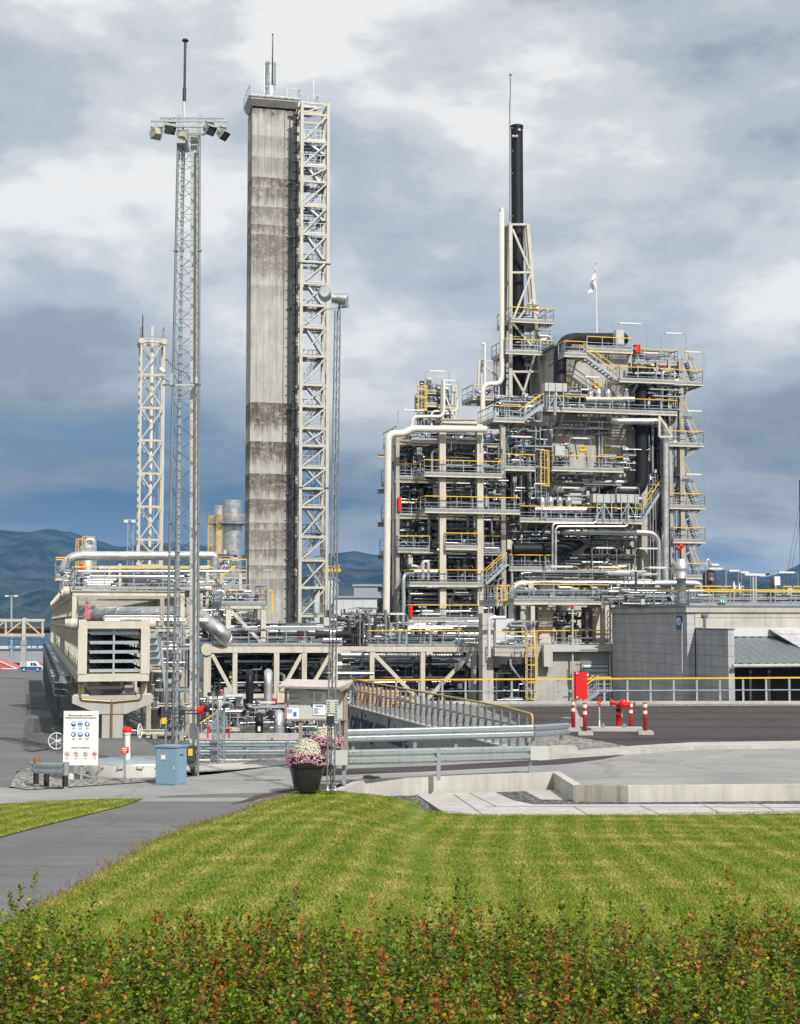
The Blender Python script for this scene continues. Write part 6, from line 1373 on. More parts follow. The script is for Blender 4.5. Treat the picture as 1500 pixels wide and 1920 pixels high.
clutter(bt, LB(395, 1200).x, LB(640, 1200).x, wt+.3, wt+4.5, zd_+.05, LB(500, 1170).z, 110, 401, dark=.2, sc=.7, vert=.35); clutter(bt, LB(395, 1300).x, LB(640, 1300).x, wt+.6, wt+4.6, LB(500, 1300).z, LB(500, 1228).z, 130, 402, dark=.75, sc=.9, vert=.25); clutter(bt, LB(395, 1320).x, LB(560, 1320).x, wt+1, wt+6, LB(500, 1372).z, LB(500, 1305).z, 60, 403, dark=.3, sc=.6)
G3 = 'silver pipes on the truss bridge'
for lab, pts, r_ in (('silver pipe stepping down then running along the top of the truss bridge', [(389, 1150), (389, 1183), (640, 1185)], .13), ('second silver pipe along the truss bridge walkway', [(372, 1200), (640, 1199)], .09), ('thin silver pipe above the left end of the truss bridge', [(373, 1152), (377, 1144), (425, 1144)], .06), ('silver pipe high inside the truss bridge', [(430, 1245), (640, 1247)], .10), ('silver pipe low inside the truss bridge near the notice board', [(560, 1262), (700, 1263)], .10), ('wide silver duct inside the truss bridge, right half', [(505, 1241), (545, 1247), (640, 1247)], .2)):
    pipe('silver_pipe', lab, [L(x, y, wt+(1.2 if y < 1230 else 2.)) for x, y in pts], r_, 'alu', bend=.4, group=G3, rings=1.2)
b = MB(); b.bar(LB(400, 1228, 5.6), LB(640, 1228, 5.6), .1); p, q = LB(395, 1296, 8), LB(640, 1226, 8); b.box((p.x, wt+8, p.z), (q.x, wt+8.4, q.z)); b.build('dark_backing', 'darkm', bt)  # dark bar and slab backing the truss
# upper frame on the bridge
sf = thing('bridge_frame', 'cream braced frame with a railed top standing on the truss bridge', 'frame', LB(460, 1212, .2)); b = MB()
for x in (428, 494): b.bar((LB(x, 1180).x, wt+.1, LB(x, 1212).z), (LB(x, 1180).x, wt+.1, LB(x, 1135).z), .26).cut(); b.bar((LB(x, 1180).x, wt+3, LB(x, 1212).z), (LB(x, 1180).x, wt+3, LB(x, 1135).z), .2).cut()
b.build('post', 'cream', sf); b = MB(); b.bar(LB(425, 1138, .1), LB(497, 1138, .1), .26, .24).cut(); b.bar(LB(433, 1145, .1), LB(490, 1205, .1), .17).cut(); b.bar(LB(433, 1145, 3), LB(490, 1205, 3), .15); b.build('beam', 'cream', sf); deckp(sf, LB(415, 1133).x, LB(500, 1133).x, wt, wt+4, LB(460, 1132).z, 'flr', edge='galv', sp=.9, h=1.0, yellow=False)
clutter(sf, LB(428, 1170).x, LB(494, 1170).x, wt+.6, wt+3, LB(460, 1210).z, LB(460, 1142).z, 34, 404, dark=.2, sc=.7); clutter(sf, LB(420, 1120).x, LB(498, 1120).x, wt+.8, wt+3.5, LB(460, 1131).z, LB(460, 1108).z, 20, 405, dark=.2, sc=.7)
# ---- second truss towards the process block
w2 = 104.; t2 = thing('support_truss', 'cream V-braced truss carrying the process structure deck behind the long railing', 'truss', L(790, 1320, w2)); L2 = lambda x, y, dw=0: L(x, y, w2+dw); b = MB()
b.bar(L2(685, 1217), L2(892, 1218), .36, .36).cut(); b.bar(L2(640, 1216), L2(700, 1216), .3).cut(); b.build('chord', 'cream', t2); b = MB()
for x, y in ((697, 1275), (792, 1330), (888, 1330)): b.bar((L2(x, 1250).x, w2, L2(x, 1222.8).z), (L2(x, 1250).x, w2, L2(x, y).z), .32).cut()
b.build('post', 'cream', t2); b = MB(); b.bar(L2(699, 1224), L2(790, 1318), .26).cut(); b.bar(L2(884, 1224), L2(796, 1316), .26).cut(); b.build('diagonal', 'cream', t2)
b = MB(); b.hbeam(L2(640, 1272, 1), L2(905, 1272, 1), .3, .25, .05); b.build('lower_chord', 'galvd', t2)
b = MB(); p, q = L2(803, 1214, -.3), L2(815, 1209.5, -.3); p = L2(799, 1227, -.25); q = L2(811, 1219, -.25); b.box((p.x, w2-.3, p.z), (q.x, w2-.25, q.z)); b.build('number_plate', 'board', t2)
clutter(t2, L2(640, 1300).x, L2(905, 1300).x, w2+1.5, w2+9, L2(790, 1330).z, L2(790, 1224).z, 190, 501, dark=.75, sc=1.1, vert=.3)
clutter(t2, L2(640, 1200).x, L2(700, 1200).x, w2+1, w2+9, L2(690, 1215).z, L2(690, 1150).z, 50, 502, dark=.55)
pipe('black_pipe', 'thick black pipe lying low behind the long railing', [L2(640, 1264, 7), L2(905, 1264, 7)], .5, 'black', rings=2.2)
pipe('silver_pipe', 'bright silver pipe just below the truss chord behind the long railing', [L2(630, 1228, 1.6), L2(868, 1229, 1.6)], .15, 'alu', rings=1.5); pipe('silver_pipe', 'thin silver pipe low in the support truss, right', [L2(795, 1245, 1.6), L2(868, 1245, 1.6)], .07, 'alu')
tag(single('cream_duct', MB().box(L2(636, 1258, 3), L2(668, 1244, 3.8)), 'cream', 'short cream duct box right of the slim mast', 'duct'), 'short cream duct box right of the slim mast', 'duct')
# dark vessel cluster left of the process block
dv = thing('dark_vessel', 'dark domed vessel with a looping pipe left of the process structure', 'vessel', L(672, 1215, 108)); p = L(665, 1210, 108); b = MB(); b.lathe((p.x, 108, 0), [(0, p.z), (.65, p.z), (.65, L(665, 1165, 108).z), (.4, L(665, 1158, 108).z), (0, L(665, 1155, 108).z)], 18); b.build('shell', 'darkm', dv); pipep(dv, 'loop_pipe', [L(655, 1200, 107), L(655, 1153, 107), L(692, 1153, 107), L(692, 1200, 107)], .2, 'galvd', bend=.7)
clutter(dv, L(655, 1200, 110).x, L(725, 1200, 110).x, 108, 114, p.z, L(665, 1140, 108).z, 60, 503, dark=.7)
# ---- concrete legs and base building between truss and the shaded hall
bb = thing('base_building', 'pale concrete base building with a roller louvre under the heat exchangers', 'building', L(1080, 1320, 98)); wv = 97.; b = MB(); p, q = L(1005, 1210, wv), L(1150, 1210, wv)
b.box((p.x, wv, GZ), (q.x, wv+14, L(1080, 1224, wv).z)); b.build('wall', 'conc', bb); b = MB(); b.box((p.x-.3, wv-.2, L(1080, 1223.9, wv).z), (q.x+.2, wv+14, L(1080, 1212, wv).z)); b.build('roof_slab', 'concl', bb)
b = MB(); a_, c_ = L(1093, 1322, wv-.05), L(1140, 1245, wv-.05); n = 9; hz = (c_.z-a_.z)/n
for i in range(n): m_ = a_.z+i*hz; b.tube([(a_.x+.05, wv-.05, m_+hz/2), (c_.x-.05, wv-.05, m_+hz/2)], hz*.46, 10)
lo_ = b.build('louvre', 'lime', bb); b = MB()
for x in (1091, 1141.5): b.bar((L(x, 1280, wv).x, wv-.12, a_.z), (L(x, 1280, wv).x, wv-.12, c_.z+.15), .14)
b.bar((a_.x-.1, wv-.12, c_.z+.1), (c_.x+.1, wv-.12, c_.z+.1), .14); b.build('frame', 'galvl', lo_)
b = MB(); b.box(L(1020, 1222, wv-.7), L(1146, 1209, wv-.25)); b.box(L(1020, 1250, wv-.71), L(1032, 1210, wv-.26)); b.build('cable_duct', 'grey', bb)
b = MB()
for x, d_ in ((1073.5, -.4), (1144, -.3)): b.tube([L(x, 1320, wv+d_), L(x, 1140 if x < 1100 else 1130, wv+d_)], .07, 8).cut()
b.build('pole', 'grey', bb); b = MB(); p = L(1073, 1139, wv-.4); b.box((p.x-.1, p.y-.1, p.z-.1), (p.x+.1, p.y+.1, p.z+.15)); b.build('beacon', 'redd', bb)
rail(bb, [(L(1005, 1211, wv).x, wv-.2, L(1080, 1211, wv).z), (L(1150, 1211, wv).x, wv-.2, L(1080, 1211, wv).z)], 1.05, 1.6)
b = MB(); zz0 = L(900, 1330, 96).z
b.box((L(905, 1250, 96).x, 96, GZ), (L(925, 1250, 96).x, 96.9, L(905, 1150, 96).z)); b.build('concrete_column', 'concl', bb)
b = MB(); b.prism([L(928, 1216, 95), L(990, 1214, 95), L(990, 1232, 95), L(928, 1230, 95)], (0, 4, 0)); b.prism([L(990, 1213, 94.5), L(1010, 1213, 96), L(1010, 1232, 96), L(990, 1232, 94.5)], (0, 2, 0)); b.build('balcony_slab', 'concl', bb); rail(bb, [L(928, 1213, 94.9), L(988, 1213, 94.9)], 1.0, .7)
b = MB(); b.box(L(940, 1325, 99), L(1004, 1245, 99.4)); b.build('painted_dark_recess', 'blue', bb)  # flat dark blue panel, the gloom of the recess painted in
clutter(bb, L(926, 1300, 97).x, L(1004, 1300, 97).x, 96.5, 98.8, L(950, 1325, 97).z, L(950, 1240, 97).z, 36, 601, dark=.5); clutter(bb, L(928, 1200, 97).x, L(1000, 1200, 97).x, 96, 99, L(950, 1213, 97).z, L(950, 1165, 97).z, 44, 602, dark=.1)
pipep(bb, 'drain_pipe', [L(957, 1236, 94.4), L(957, 1248, 94.4), L(1001, 1305, 94.4)], .08, 'galvl', bend=.3); pipep(bb, 'vent_pipe', [L(917, 1232, 95), L(917, 1158, 95), L(948, 1158, 95)], .12, 'lime', bend=.3)
b = MB(); p = L(938, 1200, 96.5); b.box(L(930, 1205, 96.5), L(960, 1160, 97)); b.build('white_cabin', 'lime', bb)
l3 = thing('cage_ladder', 'tall yellow caged ladder standing in front of the base building', 'ladder', L(985, 1318, 93.5), True, 'caged ladders'); ladderp(l3, L(985, 1250, 93.5).x+.35, 93.6, L(985, 1322, 93.5).z, L(985, 1183, 93.5).z, True, L(985, 1310, 93.5).z)
b = MB()
# exchangers
for x0, x1, lab in ((1011, 1039, 'left'), (1112, 1141, 'right')):
    wv2 = 98.5; t = thing('plate_exchanger', lab + ' cream plate heat exchanger with red bolts on the base building', 'heat exchanger', L((x0+x1)/2, 1205, wv2), True, 'plate heat exchangers'); p, q = L(x0, 1206, wv2), L(x1, 1138, wv2)
    b = MB(); b.box((p.x, wv2, p.z), (q.x, wv2+.25, q.z)); b.build('front_plate', 'cream', t); b = MB(); b.box((p.x+.12, wv2+.3, p.z+.1), (q.x-.12, wv2+2.0, q.z-.15)); b.build('plate_pack', 'galvd', t); b = MB(); b.box((p.x, wv2+2.05, p.z), (q.x, wv2+2.3, q.z)); b.build('rear_plate', 'creamd', t)
    b = MB()
    for i in range(6):
        z_ = p.z+.25+i*(q.z-p.z-.5)/5
        for u in (p.x+.04, q.x-.04): b.tube([(u, wv2-.35, z_), (u, wv2+2.5, z_)], .035, 6).cut()
    b.build('tie_bolt', 'redd', t); b = MB(); b.bar(((p.x+q.x)/2, wv2-.1, q.z+.08), ((p.x+q.x)/2, wv2+2.4, q.z+.08), .2); b.build('hanger_beam', 'grey', t)
clutter(bb, L(1040, 1190, 98).x, L(1112, 1190, 98).x, 98, 102, L(1080, 1210, 98).z, L(1080, 1145, 98).z, 60, 603, dark=.6)
# pipe deck above with the long silver header
pdk = thing('pipe_deck', 'cream railed pipe deck above the heat exchangers', 'platform', L(1050, 1210, 97)); wv = 96.5
zq = D(pdk, 963, 1146, 1126, wv, wv+6, 'flr'); b = MB()
for x, w_ in ((1000, .2), (967, 3), (1075, 3), (1140, 1)): b.bar((L(x, 1170, wv).x, wv+w_, L(x, 1212, wv).z), (L(x, 1170, wv).x, wv+w_, zq-.3), .28).cut()
b.build('column', 'cream', pdk); clutter(pdk, L(965, 1110, 97).x, L(1142, 1110, 97).x, wv+.6, wv+4, zq, zq+1.1, 70, 701, dark=.15, sc=.8, vert=.35)
clutter(pdk, L(985, 1090, 97).x, L(1240, 1090, 97).x, wv+1.5, wv+3, zq+1.0, zq+2.1, 40, 703, dark=.1, sc=.75, vert=.3)
pipe('silver_header', 'long silver header pipe above the pipe deck, left half with an elbow down', [L(960, 1165, 98.5), L(960, 1094, 98.5), L(1140, 1094, 98.5)], .26, 'alu', bend=.9, rings=1.3, n=18); pipe('silver_header', 'long silver header pipe running right from the pipe deck to a down elbow', [L(1142, 1094, 98.5), L(1300, 1094, 98.5), L(1312, 1096, 98.5), L(1318, 1130, 98.5)], .24, 'alu', bend=.9, rings=1.3, n=18)
for x0, x1, y, lab in ((1020, 1085, 1062, 'left lamp arch over the long silver header'), (1110, 1172, 1063, 'middle lamp arch over the long silver header'), (1206, 1258, 1064, 'right lamp arch over the long silver header')): a_, c_ = L(x0, y, 96.7), L(x1, y, 96.7); h_ = a_.z-zq; lamp('long white fluorescent ' + lab, a_, c_, zq, h_, .6)
D(pdk, 930, 955, 1128, wv+2, wv+6, 'fl'); l4 = thing('cage_ladder', 'small yellow caged ladder left of the silver header elbow', 'ladder', L(938, 1150, 97), True, 'caged ladders'); ladderp(l4, L(938, 1120, 97).x, 97, L(938, 1142, 97).z, L(938, 1098, 97).z, True, L(938, 1125, 97).z)
# ================================================================== SHADED HALL ON THE RIGHT
wn = 84.; hn = L(1288.5, 1200, wn); uL = hn.x; wfar = LU(1148, 1200, uL).y; ztop = L(1290, 1148, wn).z; zc2 = L(1290, 1138, wn).z; zf = L(1290, 1177, wn).z
uR = L(1288, 1200, wn).x+26
hl = thing('concrete_hall', 'low coursed concrete hall with a shaded side wall and railed roof at the right', 'building', (uL+8, wn+8, GZ))
b = MB(); b.box((uL, wn, GZ), (uL+.5, wfar, ztop)); b.build('side_wall', 'concb', hl)
b = MB(); b.box((uL+.52, wn-.02, zf), (uR, wn+.5, ztop)); b.build('front_fascia', 'concl', hl)
b = MB(); b.box((uL-.12, wn-.14, ztop+.002), (uR, wfar+.1, zc2)); b.build('roof_coping', 'conc', hl); b = MB(); b.box((uL-.16, wn-.18, zc2+.002), (uR, wfar+.14, zc2+.09)); b.build('roof_flashing', 'sheet', hl)
b = MB(); b.box((uL+.52, wfar-.5, GZ), (uR, wfar, ztop)); b.box((uL+.6, wn+9, GZ), (uR, wn+9.2, zf-.4)); b.build('rear_wall', 'concb', hl)
u2 = uL+.55; w3 = LU(1367, 1240, u2+.0).y
# projecting wing wall
uW = u2; wW = LU(1366, 1250, uW).y; zw = L(1330, 1180, wn-1).z
b = MB(); b.box((uW, wW, GZ), (uW+.38, wn-.03, zw)); b.build('wing_wall', 'concb', hl); b = MB(); b.box((uW-.05, wW-.05, zw+.002), (uW+.43, wn-.03, zw+.07)); b.build('wing_coping', 'sheet', hl)
# canopy
ua = uW+.42; ze = L(1380, 1245, wW).z; zr = L(1380, 1196, wn-.3).z; b = MB(); n = 46; Lx = uR-ua
for i in range(n*2):
    x0 = ua+Lx*i/(n*2); x1 = ua+Lx*(i+1)/(n*2); o0, o1 = (0, .07) if i % 2 == 0 else (.07, 0)
    b.quad((x0, wW-.2, ze+o0), (x1, wW-.2, ze+o1), (x1, wn-.1, zr+o1), (x0, wn-.1, zr+o0))
b.build('canopy_roof', 'sheet', hl); b = MB(); b.tube([(ua-.3, wW-.3, ze-.1), (uR, wW-.3, ze-.1)], .11, 8); b.build('gutter', 'concp', hl)
b = MB(); b.box((ua, wn-.08, zr+.08), (uR, wn-.03, zf)); b.build('upper_band', 'lime', hl)
b = MB(); uT = L(1443, 1190, wn-.2).x; b.prism([(uT, wn-.25, zf-.1), (uT+8, wn-.25, zf-.1), (uT+8, wn-.25, zr-2.6), (uT+1.6, wW+1.5, ze+.35), (uT+.1, wn-.9, zr+.25)], (0, .2, 0)); b.build('dark_gable', 'concb', hl)
b = MB(); b.box((ua+.1, wW+2.5, GZ), (uR, wW+2.6, ze-.4)); b.build('painted_dark_opening', 'dark', hl)  # dark panel painting the shade under the canopy
b = MB()
for x in (1405, 1440): u = L(x, 1280, wW+.3).x; b.box((u, wW+.3, GZ), (u+.15, wW+.5, ze-.1)).cut()
b.build('door_post', 'darkm', hl)
b = MB(); p = L(1322, 1152, wn-.1); b.box((p.x-.06, wn-.12, zf-.2), (p.x+.06, wn-.03, ztop-.1)); b.box((p.x-.2, wn-.14, ztop-.25), (p.x+.2, wn-.03, ztop-.1)); b.build('downpipe', 'galvd', hl)
rail(hl, [(uL+.2, wfar-.2, zc2+.1), (uL+.2, wn+.1, zc2+.1), (uR, wn+.1, zc2+.1)], .95, 1.35, True, .06); rail(hl, [(uL+.6, wn+7, zc2+.1), (uR, wn+7, zc2+.1)], 1.0, 1.5, True, .06)
t = sign3('sign', 'blue sign with the white letters PD at the corner of the shaded hall', (0, 0, 0), .01, .01, 'blue') if False else None
sgp = LU(1268, 1155, uL-.05); sgq = LU(1278, 1180, uL-.05); t = thing('wall_sign', 'blue sign with the white letters PD at the corner of the shaded hall', 'sign', (uL-.1, sgp.y, sgq.z)); b = MB(); b.box((uL-.07, sgq.y-.02, sgq.z), (uL-.03, sgp.y+.02, sgp.z)); b.build('sign_plate', 'signb' if False else 'blue', t)
text('PD', .55, 'textw', t, g2w((uL-.075, (sgp.y+sgq.y)/2, (sgp.z+sgq.z)/2+.05)), g2w((0, -1, 0)), (0, 0, 1), sx=.85, bold=.02)
tag(recenter(MB().tube([LU(1279, 1168, uL-.25), LU(1279, 1319, uL-.25)], .03, 6).build('lightning_conductor', 'grey', None)), 'thin grey conductor pole down the shaded hall corner', 'pole')
# roof furniture
t = thing('cone_vent', 'silver exhaust vent with a double-cone head on the hall roof', 'vent', L(1278, 1140, 88)); p = L(1278, 1140, 88); z_ = lambda y: L(1278, y, 88).z
b = MB(); b.lathe((p.x, 88, 0), [(.30, p.z-.2), (.30, z_(1086)), (.33, z_(1086)), (.33, z_(1082)), (.30, z_(1082)), (.46, z_(1068)), (.47, z_(1066)), (.29, z_(1049)), (.24, z_(1048)), (0, z_(1048))], 28); b.build('cone_head', 'alub', t)
b = MB(); b.lathe((p.x, 88, p.z-.2), [(.42, 0), (.42, .1), (.3, .1)], 20); b.build('base_flange', 'galv', t)
t = thing('dark_tank', 'dark grey domed tank with a round hatch on the hall roof', 'tank', L(1331, 1132, 95)); b = MB(); p = L(1331, 1132, 95); z_ = lambda y: L(1331, y, 95).z; b.lathe((p.x, 95, 0), [(0, p.z-1), (.45, p.z-1), (.45, z_(1105)), (.47, z_(1103)), (.47, z_(1078)), (.36, z_(1071)), (.12, z_(1068)), (0, z_(1068))], 24); b.build('shell', 'darkm', t); b = MB(); q = L(1335, 1087, 94.4); b.lathe((q.x, q.y, q.z), [(0, 0), (.16, 0), (.16, .3)], 16, 'y'); b.build('hatch', 'galvd', t); pipep(t, 'vent_pipe', [L(1331, 1070, 95), L(1331, 1052, 95), L(1327, 1048, 95), L(1323, 1062, 95)], .07, 'alu', bend=.2); b = MB(); b.tube([L(1333, 1060, 94.8), L(1347, 1060, 94.8)], .12, 10); b.build('actuator', 'grey', t)
rf = thing('roof_pipework', 'valves, vents and yellow gates standing behind the hall roof railing', 'pipework', L(1400, 1135, 94)); zq2 = zc2+.1
clutter(rf, L(1150, 1120, 92).x, L(1300, 1120, 92).x, 90, 95, zq2, zq2+1.3, 60, 801, dark=.15, sc=.7, vert=.4); clutter(rf, L(1300, 1120, 92).x, uR-1, 91, 96, zq2, zq2+.9, 70, 802, dark=.3, sc=.7, vert=.4)
clutter(rf, L(1150, 1120, 92).x, L(1240, 1120, 92).x, 92, 95, zq2+1., zq2+2.4, 16, 804, dark=.2, sc=.7, vert=.5)
for x0, x1 in ((1303, 1354), (1357, 1394), (1470, 1484), (1488, 1560)): rail(rf, [L(x0, 1131, 93.5), L(x1, 1131, 93.5)], 1.15, .9, True, .06)
b = MB()
for x, y in ((1376, 1096), (1386, 1098), (1452, 1090)): q = L(x, y, 93); b.lathe(q, [(0, -1), (.14, -1), (.16, -.1), (.07, 0), (.07, .2), (0, .2)], 10).cut()
b.build('relief_valve', 'galv', rf)
for x0, x1, y, lab in ((1323, 1360, 1066, 'at the dark domed tank on the hall roof'), (1362, 1390, 1070, 'right of the dark tank, left one of three on the roof'), (1384, 1407, 1073, 'behind the T-shaped lamp post on the roof'), (1452, 1496, 1073, 'last one at the right edge of the roof')): a_, c_ = L(x0, y, 94.5), L(x1, y, 94.5); lamp('white fluorescent lamp ' + lab, a_, c_, zq2, a_.z-zq2, .62)
t = thing('lamp_post', 'T-shaped lamp post with one long white tube on the hall roof', 'lamp', L(1415, 1135, 90)); b = MB(); b.bar(L(1412, 1135, 90), L(1412, 1080, 90), .1); b.bar(L(1417, 1135, 90), L(1417, 1080, 90), .1); b.build('post', 'galvl', t); b = MB(); b.bar(L(1396, 1077, 90), L(1434, 1078, 90), .2, .14); b.build('lamp_housing', 'lampw', t); b = MB(); b.bar(L(1434, 1078, 90), L(1442, 1076, 90), .12); b.build('mounting_arm', 'rubber', t)
t = thing('control_post', 'black control post with a pale box on the hall roof near the right edge', 'cabinet', L(1450, 1135, 92)); b = MB(); b.box(L(1447, 1135, 92), L(1451, 1082, 92.1)); b.build('post', 'darkm', t); b = MB(); b.box(L(1453, 1097, 91.8), L(1460, 1081, 92.0)); b.build('box', 'white', t)
t = thing('exit_sign', 'green and white emergency exit sign on the roof railing', 'sign', L(1356, 1132, 83.9)); b = MB(); b.box(L(1349, 1131, 83.9), L(1363.5, 1124.5, 83.93)); b.build('sign_plate', 'green', t); b = MB(); b.box(L(1356, 1130.5, 83.87), L(1357.2, 1125, 83.89)); q = L(1353, 1127, 83.87); b.cut().box((q.x-.05, q.y, q.z-.06), (q.x+.03, q.y+.01, q.z+.06)); b.cut().bar(L(1359, 1129, 83.87), L(1362, 1126.5, 83.87), .03); b.build('pictogram', 'white', t)
for x, y, lab in ((1163, 1125, 'left floodlight hanging on the hall parapet'), (1257, 1121, 'right floodlight hanging on the hall parapet')):
    uq = uL-.35; p = LU(x, y, uq); t = thing('floodlight', lab, 'floodlight', (p.x, p.y, p.z-.3), True, 'floodlights on the hall parapet'); flood(t, g2w(p), -1.0, .6, .42, 'grey', 'lamp_head'); b = MB(); b.bar((p.x, p.y, p.z+.2), (uL+.1, p.y, zc2+.1), .05); b.build('arm', 'galvd', t)
b = MB()
t = thing('yard_stair', 'small steel stair with yellow handrails in front of the louvre', 'stairs', L(1095, 1320, 88)); stairp(t, L(1078, 1325, 88), L(1118, 1297, 88), .8); rail(t, [L(1118, 1297, 88), L(1146, 1297, 88)], .9, .8)
# ---- far right background
t = thing('guyed_mast', 'thin guyed wires and mast tip at the far right edge', 'mast', W(1502, 1120, 240), False); b = MB(); b.tube([W(1502, 1120, 240), W(1500, 900, 240)], .15, 6); b.build('pole', 'darkm', t, False); b = MB()
for x0, x1 in ((1492, 1470), (1497, 1478)): b.tube([W(x0+8, 940, 240), W(x1, 1110, 240)], .03, 4).cut()
b.build('guy_wire', 'darkm', t, False)

# ---- annex of columns, trays and beams right of the near rack
an = thing('tray_annex', 'galvanised cable trays, columns and beams between the low pipe rack and the floodlight mast', 'cable support', L(310, 1420, 66))
b = MB()
for x, wv, m_, yt in ((279, 66, .2, 1180), (291, 70, .22, 1180), (302, 74, .2, 1120), (325, 74, .22, 1165), (341, 70, .2, 1165), (352, 76, .24, 1120), (366, 72, .22, 1165)): u = L(x, 1300, wv).x; zg = terr(*g2w((u, wv, 0)).xy); b.hbeam((u, wv, zg), (u, wv, L(x, yt, wv).z), m_, m_, .05); b.cut()
b.build('column', 'creamd', an); b = MB()
for x0, x1, y, wv in ((273, 345, 1256, 66), (273, 372, 1180, 70), (300, 372, 1208, 74), (290, 375, 1322, 70), (262, 312, 1372, 64), (300, 375, 1294, 74)): b.hbeam(L(x0, y, wv), L(x1, y, wv), .16, .2, .04); b.cut()
b.build('beam', 'cream', an); b = MB()
for k, y in enumerate((1190, 1203, 1216, 1229, 1242)):
    wv = 63+k*.25; p = [L(273, y, wv), L(292+k*2, y, wv), L(302+k*1.5, y+14, wv+1.5), L(303+k*1.5, y+60, wv+1.5)]
    for a_, c_ in zip(p[:-1], p[1:]): b.bar(a_, c_, .05, .28, (0, 1, 0) if a_.z-c_.z > .8 else None).cut()
b.build('cable_tray', 'galvl', an)
clutter(an, L(276, 1300, 68).x, L(372, 1300, 68).x, 68, 76, L(300, 1300, 68).z, L(300, 1170, 68).z, 90, 921, dark=.25, sc=.7, vert=.45); clutter(an, L(276, 1400, 68).x, L(372, 1400, 68).x, 68, 76, L(300, 1415, 68).z, L(300, 1300, 68).z, 36, 922, dark=.35, sc=.6, vert=.6)
# ================================================================== FOREGROUND
TZ = .12
tp = [Zp(x, y, TZ) for x, y in [(655, 1326), (905, 1394), (993, 1418), (1060, 1413), (1200, 1405), (1300, 1399), (1700, 1392), (1700, 1318.5), (655, 1318.5)]]
o = drape('terrace', tp, lambda x, y: TZ, 0, m_grav, 6., thick=-2.9)
o = drape('terrace_asphalt', [Zp(x, y, TZ) for x, y in [(900, 1325), (1720, 1323), (1720, 1387), (1500, 1393), (1240, 1400), (1190, 1401), (1130, 1390), (1062, 1378), (1010, 1378), (950, 1345)]], lambda x, y: TZ, .012, m_dark, 3.)
kb = [Zp(x, y, .05) for x, y in [(1010, 1424), (1060, 1420), (1200, 1411), (1300, 1403.5), (1700, 1398), (1700, 1391), (1300, 1396), (1200, 1402), (1100, 1410), (1010, 1417)]]
drape('kerb', kb, lambda x, y: 0, -.05, M['conc'], 3., thick=.185)
drape('road_patch', [Zp(x, y, 0) for x, y in [(600, 1444), (800, 1437), (1060, 1423), (1190, 1412), (1130, 1424), (1060, 1433), (800, 1447), (600, 1455)]], flat, .016, m_dark, 3.)
drape('road_patch', [Zp(x, y, 0) for x, y in [(560, 1481), (600, 1471), (636, 1473), (610, 1486)]], flat, .03, m_dark, 3.)
drape('path_joint', [Zp(x, y, 0) for x, y in [(430, 1521), (500, 1497), (548, 1484), (640, 1478), (560, 1478), (480, 1492)]], lambda x, y: g(x, y) if y < 37.5 else 0., .02, m_dark, 1.)
# left gravel island and slabs
def mid(x, y): return -.10
drape('gravel', [Zp(x, y, -.02) for x, y in [(18, 1478), (32, 1452), (60, 1440), (200, 1425), (345, 1440), (352, 1459), (290, 1468), (130, 1479), (50, 1484)]], flat, .03, m_grav, 3.)
drape('concrete_slab', [Zp(x, y, 0) for x, y in [(345, 1437), (560, 1425), (560, 1432), (450, 1443), (350, 1448)]], flat, .02, M['concp'], 4.)
drape('gravel', [Zp(x, y, 0) for x, y in [(300, 1437), (560, 1418), (640, 1421), (640, 1437), (545, 1435), (420, 1446), (340, 1450)]], flat, .012, m_grav, 3.)
gp = [Zp(x, y, -.3) for x, y in [(400, 1395), (640, 1388), (650, 1415), (380, 1435)]]; drape('gravel', gp, lambda x, y: -.3, 0, m_grav, 3.)
# --- low retaining wall in front of the road
wl_ = [Zp(x, y, .02) for x, y in [(634, 1473), (686, 1462), (1037, 1449), (1075, 1473), (1178, 1474.5), (2100, 1467)]]
t = thing('low_wall', 'low stained concrete wall stepping along the front edge of the road', 'wall', (wl_[2].x, wl_[2].y, -.6), False)
def wseg(P0, P1, P2, P3, top0, top1, bot=-.62):   # P0-P1 front line, P3-P2 rear line
    b = MB(); v = [(P0.x, P0.y, bot), (P1.x, P1.y, bot), (P2.x, P2.y, bot), (P3.x, P3.y, bot), (P0.x, P0.y, top0), (P1.x, P1.y, top1), (P2.x, P2.y, top1), (P3.x, P3.y, top0)]
    return b.add(v, [(0,1,5,4),(1,2,6,5),(2,3,7,6),(3,0,4,7),(4,5,6,7),(0,3,2,1)])
th_ = .24; N2 = []
for i in range(len(wl_)):
    a_ = wl_[max(0, i-1)]; c_ = wl_[min(len(wl_)-1, i+1)]; d1 = (wl_[i]-a_).normalized() if i else (c_-a_).normalized(); d2 = (c_-wl_[i]).normalized() if i < len(wl_)-1 else d1
    n_ = (V3(-d1.y, d1.x, 0)+V3(-d2.y, d2.x, 0)).normalized(); k = 1/max(.35, n_.dot(V3(-d1.y, d1.x, 0))); N2.append(wl_[i]+n_*th_*k)
tops = [-.12, .03, .03, .03, .03, .03]
for i in range(len(wl_)-1): wseg(wl_[i], wl_[i+1], N2[i+1], N2[i], tops[i], tops[i+1]).build('wall_section', 'conck2' if i == 3 else 'conck', t, False)
rp = bpy.data.objects.get('road'); bpy.data.objects.remove(rp)
nearp = [N2[5], N2[4], N2[3], N2[2], N2[1], N2[0], Vector((-1.85, 37.9, 0)), Vector((-3.5, 36.3, 0)), Vector((-7, 34.0, 0)), Vector((-14, 33.6, 0))]
for p in nearp[:6]: p.z = 0
farp = [Zp(x, y, 0) for x, y in [(-60, 1482), (0, 1477), (60, 1480), (150, 1470), (290, 1463), (400, 1452), (545, 1434), (700, 1428), (1060, 1418), (1200, 1400), (2100, 1388)]]
drape('road', farp + nearp, lambda x, y: g(x, y) if (y < 37.5 and x < -1.6) else 0., .006, m_road, 2.)
